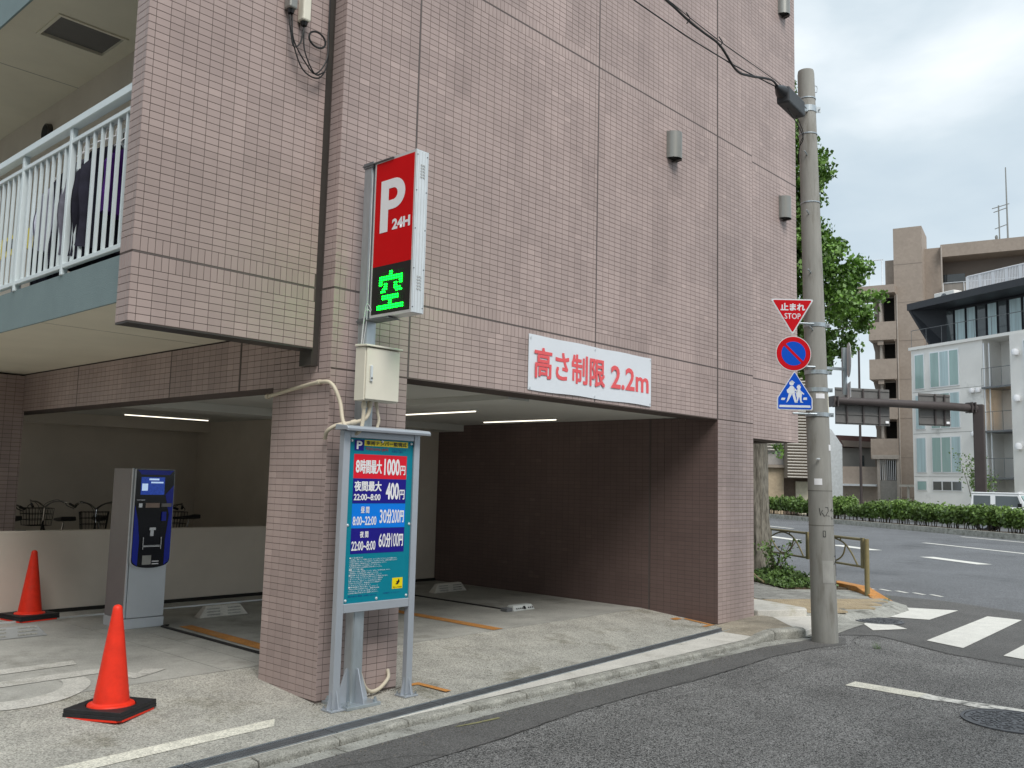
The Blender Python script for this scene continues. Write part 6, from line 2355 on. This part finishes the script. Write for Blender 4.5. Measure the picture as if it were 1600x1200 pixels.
for (s0_, s1_, z0_, z1_) in ((4.96, 8.0, 4.92, 6.78), (1.46, 3.28, 5.02, 6.68)):
    b = MB()
    p = GP + GD * ((s0_ + s1_) / 2) + GN * 0.0
    cen_ = Vector((p.x, p.y, (z0_ + z1_) / 2)) - GN * 0.30
    b.obox(tuple(cen_), GD, (0, 0, 1), GN, (s1_ - s0_) / 2, (z1_ - z0_) / 2, 0.02)
    bo = b.build('board', signgrey_m, ga)
    b = MB()
    for k in range(5):
        zz_ = z0_ + 0.1 + k * (z1_ - z0_ - 0.2) / 4
        b.obox((cen_.x + GN.x * 0.045, cen_.y + GN.y * 0.045, zz_), GD, (0, 0, 1), GN, (s1_ - s0_) / 2 - 0.02, 0.02, 0.022)
    b.build('stiffener', signgrey_m, bo)
    for k in range(3):
        s = s0_ + (s1_ - s0_) * (0.2 + 0.3 * k)
        if k == 2 and s1_ - s0_ < 2:
            continue
        p = GP + GD * s - GN * 0.21
        MB().obox((p.x, p.y, (z0_ + z1_) / 2), GD, (0, 0, 1), GN, 0.04, (z1_ - z0_) / 2 - 0.02, 0.02).build('hanger_bar', brownst_m, bo)
    p = GP + GD * (s1_ - 0.12 if False else s0_ + 0.2) - GN * 0.2
    MB().obox((p.x, p.y, z0_ + 0.18), GD, (0, 0, 1), GN, 0.09, 0.06, 0.01).build('label_plate', white_m, bo)
lp_ = thing('lamp_post', (50.0, 15.8, 0.0), 'slim brown post rising right of the small grey house', 'post')
MB().cyl((50.0, 15.8, -0.05), (50.0, 15.8, 10.2), 0.085, 0.06, 12).build('shaft', brownst_m, lp_, smooth=True)

# ================================================================== FAR SIDE: PAVEMENT
b = MB()
b.prism([mr(32.6, -40, -0.1), mr(120, -40, -0.1), mr(120, 200, -0.1), mr(32.6, 200, -0.1)], (0, 0, 0.14))
b.build('far_pavement', gutter_m, kind='structure')

# ================================================================== WHITE BUILDING
P0 = Vector((54.28, 14.20, 0))
E1 = Vector((0.4155, 0.9096, 0))           # s grows to the left/away
D1 = Vector((-0.9096, 0.4155, 0))          # towards the street
wb = thing('white_building', tuple(P0), 'white rendered building with green-tinted windows and a black top floor', 'building')


def W1(s, d, z):
    p = P0 + E1 * s + D1 * d
    return Vector((p.x, p.y, z))


def wbox(s0, s1, d0, d1, z0, z1, nm, m, par=wb, bevel=0):
    b = MB()
    c = W1((s0 + s1) / 2, (d0 + d1) / 2, (z0 + z1) / 2)
    b.obox(tuple(c), tuple(E1), tuple(D1), (0, 0, 1), abs(s1 - s0) / 2, abs(d1 - d0) / 2, (z1 - z0) / 2)
    return b.build(nm, m, par, bevel=bevel)


wbox(-5.15, 0, -9, 0, 0, 10.42, 'wall', whtb_m)
wbox(-7.1, -5.15, -9, -1.5, 0, 10.42, 'wall', whtb_m)
wbox(-16, -7.1, -9, 0.25, 0, 10.42, 'wall', whtb_m)
fls = [(1.70, 2.32), (2.78, 4.95), (5.42, 7.58), (7.92, 10.12)]


def win(s0, s1, z0, z1, n, pane, curt=None, d=0.0, nm='window'):
    f = wbox(s0, s1, d + 0.002, d + 0.05, z0, z1, nm, ring_m)
    wd = (s1 - s0) / n
    for k in range(n):
        g_ = wbox(s0 + k * wd + 0.05, s0 + (k + 1) * wd - 0.05, d + 0.051, d + 0.058, z0 + 0.06, z1 - 0.06, 'pane', pane if (k + int(z0 * 3)) % 4 else curtain_m, f)
    return f


for i, (z0, z1) in enumerate(fls):
    win(-1.02, -0.28, z0, z1, 1, glass_m)
    win(-3.55, -1.45, z0, z1, 3, glass_m if i else glassd_m)
    win(-8.75, -7.95, z0 + 0.02, z1 - 0.1, 1, glass_m, d=0.25)
    win(-12.2, -9.2, z0 + 0.02, z1 - 0.1, 3, glass_m, d=0.25)
    # recess: door, balcony slab, rail, lamp
    if i:
        zz_ = z0 - 0.28
        dr_ = wbox(-6.55, -5.85, -1.498, -1.42, zz_ + 0.15, zz_ + 2.15, 'door', mat('door_frame', (0.45, 0.44, 0.42), rough=0.5))
        wbox(-6.42, -5.98, -1.418, -1.41, zz_ + 0.3, zz_ + 2.0, 'pane', warm_m if i == 2 else glassd_m, dr_)
        sb_ = wbox(-7.12, -5.13, -1.48, 0.15, zz_ - 0.08, zz_ + 0.02, 'balcony', steel_m)
        b = MB()
        for z in (zz_ + 1.08,):
            b.tube([tuple(W1(-5.15, 0.14, z)), tuple(W1(-7.1, 0.14, z))], 0.018, 5)
        for k in range(4):
            s = -5.17 - k * 0.64
            b.tube([tuple(W1(s, 0.14, zz_)), tuple(W1(s, 0.14, zz_ + 1.08))], 0.014, 5)
        b.build('railing', steel_m, sb_)
        MB().lathe([(0.13, 0), (0.12, 0.12), (0.05, 0.2)], tuple(W1(-6.2, -1.3, zz_ + 2.3)), 14).build('recess_lamp', whtb_m, wb, smooth=True)
    p = W1(-4.55, 0.1, z1 + 0.02 if i else 2.45)
    for q in range(2 if i == 3 or i == 2 else 1):
        MB().lathe([(0.13, -0.1), (0.16, 0.02), (0.12, 0.14), (0.02, 0.17)], tuple(W1(-4.45 - q * 0.42, 0.1, (z0 - 0.42) if i else 2.05)), 14).build('vent_hood', white_m, wb, smooth=True)
    MB().lathe([(0.17, -0.16), (0.2, 0.02), (0.14, 0.16), (0.02, 0.2)], tuple(W1(-7.55, 0.42, z1 - 0.75)), 14).build('vent_hood', white_m, wb, smooth=True)
for z in (2.55, 5.18, 7.75):
    MB().obox(tuple(W1(-2.6, 0.0, z)), tuple(E1), tuple(D1), (0, 0, 1), 2.55, 0.006, 0.012).build('wall_joint', mortar_m, wb)
for s in (-5.22, -5.42):
    MB().tube([tuple(W1(s, -0.02 if s > -5.3 else -0.2, 0)), tuple(W1(s, -0.02 if s > -5.3 else -0.2, 10.2))], 0.045, 6).build('downpipe', ring_m, wb)
MB().tube([tuple(W1(-6.95, -0.9, 0)), tuple(W1(-6.95, -0.9, 10.2))], 0.05, 6).build('downpipe', steel_m, wb)
wbox(-16.1, 0.1, -9.1, 0.12, 10.421, 10.60, 'parapet', whtb_m)
# black top floor
wbox(-15.5, -1.3, -8.5, -1.6, 10.601, 12.95, 'top_floor', charc_m)
b = MB()
b.prism([tuple(W1(0.1, 0.05, 13.36)), tuple(W1(0.1, 0.05, 12.98)), tuple(W1(-0.9, -0.6, 10.62)), tuple(W1(-1.3, -1.6, 10.62)), tuple(W1(-1.3, -1.6, 13.36))], tuple(D1 * -0.02 + E1 * -0.15))
b.build('slanted_wall', charc_m, wb)
b = MB()
zr = 12.98
b.prism([tuple(W1(0.15, 0.1, zr)), tuple(W1(-5.6, 0.45, zr)), tuple(W1(-15.8, 0.45, zr)), tuple(W1(-15.8, -8.8, zr)), tuple(W1(0.15, -8.8, zr))], (0, 0, 0.42))
b.build('eave', charc_m, wb)
tops = [(-1.9, -1.35), (-2.75, -2.0), (-3.5, -2.85), (-4.2, -3.6), (-4.95, -4.3), (-5.6, -5.05), (-6.55, -5.75), (-7.5, -6.65)]
for k, (a, c) in enumerate(tops):
    f = wbox(a, c, -1.598, -1.54, 10.65, 12.85, 'window', charc_m)
    wbox(a + 0.04, c - 0.04, -1.538, -1.53, 10.7, 12.8, 'pane', curtain_m if k in (1, 2, 4, 6, 7) else glassd_m, f)
for k in range(5):
    a = -9.4 - k * 1.0
    f = wbox(a, a + 0.9, -1.598, -1.54, 10.65, 12.85, 'window', charc_m)
    wbox(a + 0.04, a + 0.86, -1.538, -1.53, 10.7, 12.8, 'pane', curtain_m, f)
b = MB()
b.tube([tuple(W1(-0.1, 0.05, 11.65)), tuple(W1(-15.5, 0.05, 11.65))], 0.02, 5)
for k in range(14):
    s = -0.1 - k * 1.15
    b.tube([tuple(W1(s, 0.05, 10.6)), tuple(W1(s, 0.05, 11.65))], 0.016, 5)
b.build('terrace_railing', steel_m, wb)
rr_ = thing('roof_railing', (0, 0, 0))
rr_.parent = wb
rr_.location = tuple(-P0)
ORG[rr_] = (0, 0, 0)
b = MB()
b.tube([tuple(W1(-2.6, -2.0, 14.85)), tuple(W1(-7.0, -2.0, 14.85)), tuple(W1(-8.6, -4.5, 14.85))], 0.05, 5)
b.build('rail', white_m, rr_)
b = MB()
for k in range(45):
    s = -2.6 - k * 0.1
    b.obox(tuple(W1(s, -2.0, 14.13)), tuple(E1), tuple(D1), (0, 0, 1), 0.022 if k % 9 else 0.09, 0.02, 0.72)
for k in range(20):
    p = W1(-7.0, -2.0, 0).lerp(W1(-8.6, -4.5, 0), k / 19)
    b.obox((p.x, p.y, 14.13), tuple(E1), tuple(D1), (0, 0, 1), 0.02, 0.02, 0.72)
b.build('bars', white_m, rr_)
ac = thing('air_conditioner', tuple(W1(-1.6, -2.2, 13.4)), 'white air conditioning unit on the black roof edge', 'air conditioner')
b = MB()
c = W1(-1.5, -1.6, 13.72)
b.obox(tuple(c), tuple(E1), tuple(D1), (0, 0, 1), 0.75, 0.35, 0.32)
b.build('housing', whtb_m, ac, bevel=0.02)
MB().cyl(tuple(c + D1 * 0.351), tuple(c + D1 * 0.37), 0.22, 0.22, 20).build('fan_grille', steel_m, ac)

# ================================================================== BROWN APARTMENT TOWER
P1 = Vector((64.89, 17.20, 0))
E2 = Vector((0.2130, -0.9770, 0))     # s grows to the right
D2 = Vector((-0.9770, -0.2130, 0))    # towards the viewer
ab = thing('brown_apartments', tuple(P1), 'brown tiled apartment block with outside stair balconies and top floor gallery', 'building')


def W2(s, d, z):
    p = P1 + E2 * s + D2 * d
    return Vector((p.x, p.y, z))


def abox(s0, s1, d0, d1, z0, z1, nm, m, par=ab, bevel=0):
    b = MB()
    b.obox(tuple(W2((s0 + s1) / 2, (d0 + d1) / 2, (z0 + z1) / 2)), tuple(E2), tuple(D2), (0, 0, 1), abs(s1 - s0) / 2, abs(d1 - d0) / 2, (z1 - z0) / 2)
    return b.build(nm, m, par, bevel=bevel)


abox(-1.63, 0.35, -3.5, 0.0, 0, 21.4, 'stair_tower', beige_m)
abox(0.35, 1.5, -5, -1.6, 0, 20.0, 'wall', beige_m)
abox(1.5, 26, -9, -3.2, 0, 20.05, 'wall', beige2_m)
abox(1.5, 26, -3.2, -1.2, 19.15, 20.1, 'roof_fascia', beige_m)
for k in range(7):
    zf_ = 19.0 - 2.9 * (k + 1)
    sl_ = abox(1.5, 26, -3.2, -1.3, zf_ - 0.25, zf_, 'gallery_slab', beige_m)
    b = MB()
    b.tube([tuple(W2(1.55, -1.35, zf_ + 1.08)), tuple(W2(26, -1.35, zf_ + 1.08))], 0.03, 5)
    for q in range(18):
        b.tube([tuple(W2(1.6 + q * 1.4, -1.35, zf_)), tuple(W2(1.6 + q * 1.4, -1.35, zf_ + 1.08))], 0.028, 5)
    b.build('railing', ring_m, sl_)
    b = MB()
    b.obox(tuple(W2(13.8, -1.39, zf_ + 0.55)), tuple(E2), tuple(D2), (0, 0, 1), 12.2, 0.008, 0.48)
    b.build('railing_panel', mat('rail_mesh', (0.24, 0.215, 0.19), rough=0.6, var=0.15, scale=4, stretch=(1, 1, 0.05)), sl_)
    if k < 3:
        for (a, c, h0, h1, m) in ((1.75, 3.6, 0.9, 2.1, glassd_m), (6.6, 7.5, 0.0, 2.15, mat('far_door', (0.33, 0.29, 0.25), rough=0.6)), (9.6, 11.4, 0.9, 2.2, glassd_m), (14, 15, 0, 2.15, MATS.get('far_door'))):
            abox(a * 0.8 + 0.1, c * 0.8 + 0.1, -3.199, -3.15, zf_ + h0, zf_ + h1, 'window' if m is glassd_m else 'door', m)
abox(-2.35, -1.63, -3.2, -0.9, 17.3, 19.2, 'wall', beige_m)
pz = [(15.7, 17.05), (12.8, 14.16), (9.86, 11.36), (6.9, 8.40), (3.95, 5.45)]
for k, (z0, z1) in enumerate(pz):
    if k == 0:
        abox(-4.1, -1.5, -2.6, 0.9, 16.35, 16.95, 'roof_slab', beige_m)
        z0 = 12.8
    else:
        abox(-3.35, -1.45, 0.75, 0.9, z0, z1, 'stair_parapet', beige_m)
        abox(-3.35, -1.64, -2.6, 0.749, z0, z0 + 0.2, 'stair_landing', beige_m)
        abox(-2.75, -2.35, 0.65, 0.8, z0 - 0.35, z0, 'downstand', beige_m)
    if k < 5:
        zt_ = (16.35 if k == 0 else z0)
for k in range(5):
    ztop = [16.3, 12.75, 9.8, 6.85, 3.9][k]
    zbot = [14.2, 11.4, 8.45, 5.5, 0.9][k]
    abox(-2.55, -1.7, -1.2, -1.1, zbot, ztop, 'stair_opening', dark_m)
    abox(-3.3, -2.65, -1.7, -1.6, zbot, ztop, 'stair_wall', beige_m)
    abox(-2.66, -2.5, -1.0, 0.4, zbot, ztop, 'stair_pier', ring_m if k > 9 else mat('pier_beige', (0.38, 0.34, 0.30), rough=0.8))
    b = MB()
    b.prism([tuple(W2(-3.3, -0.6, ztop)), tuple(W2(-3.05, -0.6, ztop)), tuple(W2(-2.66, -0.6, zbot)), tuple(W2(-3.0, -0.6, zbot))], tuple(D2 * -0.15))
    b.build('stair_flight', beige2_m, ab)
for k in range(7):
    MB().obox(tuple(W2(-0.64, 0.001, 18.6 - k * 2.9)), tuple(E2), tuple(D2), (0, 0, 1), 0.99, 0.008, 0.02).build('wall_joint', beige2_m, ab)
MB().tube([tuple(W2(-1.45, 0.08, 0.5)), tuple(W2(-1.45, 0.08, 16.3))], 0.05, 6).build('downpipe', MATS['pier_beige'], ab)
MB().tube([tuple(W2(1.55, -1.15, 0.5)), tuple(W2(1.55, -1.15, 20.0))], 0.06, 6).build('downpipe', MATS['pier_beige'], ab)
# rooftop rail left
b = MB()
for p, q in (((-4.0, 0.4, 17.0), (-3.3, 0.4, 19.0)), ((-3.3, 0.4, 19.0), (-2.3, 0.4, 19.0)), ((-3.3, 0.4, 17.0), (-3.3, 0.4, 19.0)), ((-2.4, 0.4, 17.0), (-2.4, 0.4, 19.0))):
    b.tube([tuple(W2(*p)), tuple(W2(*q))], 0.04, 5)
b.build('roof_rail', ring_m, ab)
# ground floor gate
gt = thing('entrance_gate', tuple(W2(-1.9, 1.2, 0)), 'grey grille gate at the foot of the brown apartments', 'gate')
abox(-2.75, -1.55, 1.0, 1.1, 0.0, 2.4, 'gate_panel', mat('gate_grey', (0.25, 0.24, 0.22), rough=0.6), gt)
for k in range(9):
    s = -2.7 + k * 0.13
    MB().tube([tuple(W2(s, 1.05, 2.42)), tuple(W2(s, 1.05, 3.9))], 0.02, 5).build('bar', ring_m, gt)
abox(-2.9, -2.72, 0.9, 1.15, 0, 4.1, 'gate_pier', MATS['pier_beige'], gt)
abox(-1.58, -1.4, 0.9, 1.15, 0, 4.1, 'gate_pier', MATS['pier_beige'], gt)
abox(-3.2, -1.4, 0.85, 1.3, 3.95, 4.25, 'gate_lintel', MATS['pier_beige'], gt)
abox(-5.5, -3.0, -1.5, 0.3, 0.0, 3.4, 'low_wing', beige_m)
abox(-6.8, -3.0, 0.25, 0.9, 1.95, 2.1, 'canopy', ring_m)
# bike shed roof right of the gate
sh = thing('bike_shelter', tuple(W2(0, 3, 0)), 'small pale shelter roof right of the grey gate', 'shelter')
abox(-1.1, 1.6, 2.0, 4.0, 1.95, 2.1, 'roof', slat_m, sh)
abox(-0.6, -0.45, 3.6, 3.75, 0, 1.95, 'post', slat_m, sh)
# antennas
an = thing('roof_antenna', tuple(W2(5.6, -4, 20.05)), 'tall thin whip antenna on the brown roof', 'antenna')
MB().tube([tuple(W2(5.9, -4, 20.05)), tuple(W2(5.9, -4, 26.3))], [0.07, 0.04], 6).build('mast', lampm, an)
an = thing('roof_antenna', tuple(W2(5.3, -4, 20.05)), 'short roof antenna with dish and crossbars left of the whip', 'antenna')
MB().tube([tuple(W2(5.35, -4, 20.05)), tuple(W2(5.35, -4, 23.4))], 0.05, 6).build('mast', lampm, an)
b = MB()
for z, l in ((23.2, 0.45), (22.9, 0.35), (21.6, 0.3)):
    b.tube([tuple(W2(5.35 - l, -4, z)), tuple(W2(5.35 + l * 1.6, -4, z + 0.25))], 0.035, 5)
b.build('crossbars', lampm, an)
c = W2(5.1, -3.9, 21.3)
MB().cyl(tuple(c - Vector((0, 0, 0.4))), tuple(c + D2 * 0.03 + E2 * 0.08 - Vector((0, 0, 0.4))), 0.17, 0.19, 20).build('dish', lampm, an)

# ================================================================== SMALL HOUSES AND LOUVRED BUILDING, LEFT
def world_at(u, d):
    """ground position seen in direction of image column u at depth d (metres)"""
    w_ = Rm @ np.array([(u - 800) / 1413.7, 0, -1.0])
    p = C0 + d * w_
    return Vector((p[0], p[1], 0))


VR = Vector((0.676, -0.737, 0)).normalized()
VD = Vector((-0.737, -0.676, 0)).normalized()


def hbox(root, c, s0, s1, d0, d1, z0, z1, nm, m, bevel=0):
    b = MB()
    q = c + VR * ((s0 + s1) / 2) + VD * ((d0 + d1) / 2)
    b.obox((q.x, q.y, (z0 + z1) / 2), tuple(VR), tuple(VD), (0, 0, 1), (s1 - s0) / 2, (d1 - d0) / 2, (z1 - z0) / 2)
    return b.build(nm, m, root, bevel=bevel)


HC = Vector((56.6, 20.75, 0))
hs_ = thing('white_house', tuple(HC), 'small white house with a sloping roof just right of the pole', 'house')
b = MB()
q = HC
pts2 = [(-0.9, 0), (1.08, 0), (1.08, 4.7), (0.35, 5.75), (0.0, 5.95), (-0.9, 5.95)]
b.prism([tuple(q + VR * s + Vector((0, 0, z))) for s, z in pts2], tuple(VD * -5))
b.build('wall', mat('house_white', (0.62, 0.66, 0.68), rough=0.8), hs_)
hbox(hs_, HC, -0.55, -0.2, 0.001, 0.05, 2.2, 4.0, 'window', glassd_m)
HC2 = Vector((67.0, 23.9, 0))
h2 = thing('grey_house', tuple(HC2), 'grey two-storey house with rusty brown roof left of the brown apartments', 'house')
hbox(h2, HC2, -0.6, 5.5, -6, 0, 0, 4.98, 'wall', mortar_m)
b = MB()
b.prism([tuple(HC2 + VR * -0.6 + VD * 0.4 + Vector((0, 0, 5.95))), tuple(HC2 + VR * 5.6 + VD * 0.4 + Vector((0, 0, 5.80))), tuple(HC2 + VR * 5.6 + VD * 0.5 + Vector((0, 0, 4.9))), tuple(HC2 + VR * -0.1 + VD * 0.5 + Vector((0, 0, 5.05)))], tuple(VD * -6))
b.build('roof', roofred_m, h2)
b = MB()
b.prism([tuple(HC2 + VR * -0.35 + VD * 0.55 + Vector((0, 0, 5.55))), tuple(HC2 + VR * 5.6 + VD * 0.55 + Vector((0, 0, 5.35))), tuple(HC2 + VR * 5.6 + VD * 0.55 + Vector((0, 0, 4.9))), tuple(HC2 + VR * -0.1 + VD * 0.55 + Vector((0, 0, 5.05)))], tuple(VD * -0.04))
b.build('fascia', beige2_m, h2)
hbox(h2, HC2, 1.35, 1.65, 0.001, 0.05, 3.1, 4.4, 'window', glassd_m)
hbox(h2, HC2, 0.8, 2.2, 0.001, 0.05, 0.0, 1.7, 'garage_door', dark_m)
hbox(h2, HC2, 0.7, 3.0, 0.05, 0.6, 1.7, 1.85, 'canopy', ring_m)
hbox(h2, HC2, 0.25, 0.42, 0.001, 0.15, 2.1, 2.5, 'wall_light', ivory_m)
hbox(h2, HC2, 1.65, 1.8, 0.001, 0.1, 2.1, 2.5, 'vent', dark_m)
LC = Vector((50.3, 21.7, 0))
lb = thing('louvred_building', tuple(LC), 'tan tiled building with pale horizontal louvres behind the ginkgo trunk', 'building')
hbox(lb, LC, -6, 0.8, -6, 0, 0, 9.5, 'wall', tan_m)
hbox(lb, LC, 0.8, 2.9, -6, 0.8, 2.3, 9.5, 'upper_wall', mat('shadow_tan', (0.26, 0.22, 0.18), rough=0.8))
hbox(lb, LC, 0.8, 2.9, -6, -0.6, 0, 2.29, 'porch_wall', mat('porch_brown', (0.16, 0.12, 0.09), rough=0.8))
hbox(lb, LC, 1.7, 2.6, -0.59, -0.4, 0, 2.1, 'entrance', mat('entrance_cream', (0.6, 0.55, 0.42), rough=0.7))
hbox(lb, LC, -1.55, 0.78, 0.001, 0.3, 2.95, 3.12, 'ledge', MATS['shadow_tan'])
hbox(lb, LC, -1.3, 0.78, 0.001, 0.04, 3.14, 6.2, 'window', mat('louvre_window', (0.30, 0.28, 0.26), rough=0.4))
sme = MB()
sme.obox((0, 0, 0), tuple(VR), tuple(VD), (0, 0, 1), 1.07, 0.05, 0.03)
smesh = sme.mesh('louvre_slat', slat_m)
for k in range(38):
    q = LC + VR * 1.85 + VD * 0.9
    link('louvre_slat', smesh, lb, (q.x - LC.x, q.y - LC.y, 2.38 + k * 0.19))
sme = MB()
sme.obox((0, 0, 0), tuple(VR), tuple(VD), (0, 0, 1), 1.05, 0.05, 0.03)
smesh = sme.mesh('louvre_slat', slat_m)
for k in range(15):
    q = LC + VR * -0.28 + VD * 0.2
    link('louvre_slat', smesh, lb, (q.x - LC.x, q.y - LC.y, 4.1 + k * 0.19))
# small garden tree by the white building
gt2 = W1(-6.6, 2.5, 0)
t = thing('garden_tree', tuple(gt2), 'thin yellow-green garden tree before the white building recess', 'tree')
b = MB()
pts = []
for k in range(12):
    a = rnd.uniform(0, 6.28)
    r = rnd.uniform(0.2, 1.0)
    tip = gt2 + Vector((r * math.cos(a), r * math.sin(a), rnd.uniform(2.0, 3.7)))
    b.tube([tuple(gt2), tuple(gt2.lerp(tip, 0.5) + Vector((0, 0, 0.3))), tuple(tip)], [0.03, 0.02, 0.008], 5)
    for q in range(60):
        pts.append(np.array(gt2.lerp(tip, rnd.uniform(0.6, 1.05))) + rnd.normal(0, 0.16, 3))
b.build('trunk', bark_m, t)
V_, t_ = leaves(np.array(pts), 0.13, rnd, (0.4, 1.2))
link('crown', leaf_mesh('crown', V_ - np.array(gt2), t_, weed_m), t)
# unseen blocks added behind the viewer and at left to darken the garage

# ================================================================== ADDED LIGHT-BLOCKING BUILDINGS, OUTSIDE THE PICTURE
nb_m = mat('light_blocker_render', (0.40, 0.37, 0.33), rough=0.85, var=0.08, scale=0.7)


def plain_block(x0, x1, y0, y1, h, label, faces):
    t = thing('added_light_blocker', ((x0 + x1) / 2, (y0 + y1) / 2, 0), label, 'building')
    MB().box(x0, x1, y0, y1, -0.1, h).build('wall', nb_m, t)
    MB().box(x0 - 0.15, x1 + 0.15, y0 - 0.15, y1 + 0.15, h + 0.001, h + 0.35).build('parapet', mortar_m, t)
    for z in range(int(h // 3)):
        z0 = 1.0 + z * 2.95
        if 'N' in faces:
            x = x0 + 1
            while x < x1 - 2:
                f = MB().box(x, x + 1.7, y1 + 0.002, y1 + 0.06, z0, z0 + 1.4).build('window', alu_m, t)
                MB().box(x + 0.06, x + 1.64, y1 + 0.062, y1 + 0.07, z0 + 0.06, z0 + 1.34).build('pane', glassd_m, f)
                x += 3.1
        if 'E' in faces:
            y = y0 + 1
            while y < y1 - 2:
                f = MB().box(x1 + 0.002, x1 + 0.06, y, y + 1.7, z0, z0 + 1.4).build('window', alu_m, t)
                MB().box(x1 + 0.062, x1 + 0.07, y + 0.06, y + 1.64, z0 + 0.06, z0 + 1.34).build('pane', glassd_m, f)
                y += 3.1
    return t


plain_block(-30, 2.5, -24, -11.5, 11.0, 'added unseen beige block behind the viewer, shading the lower wall and garage', 'N')
plain_block(-18, -7.6, 0.6, 16, 8.9, 'added unseen beige block left of the car park, cutting side light into it', 'E')
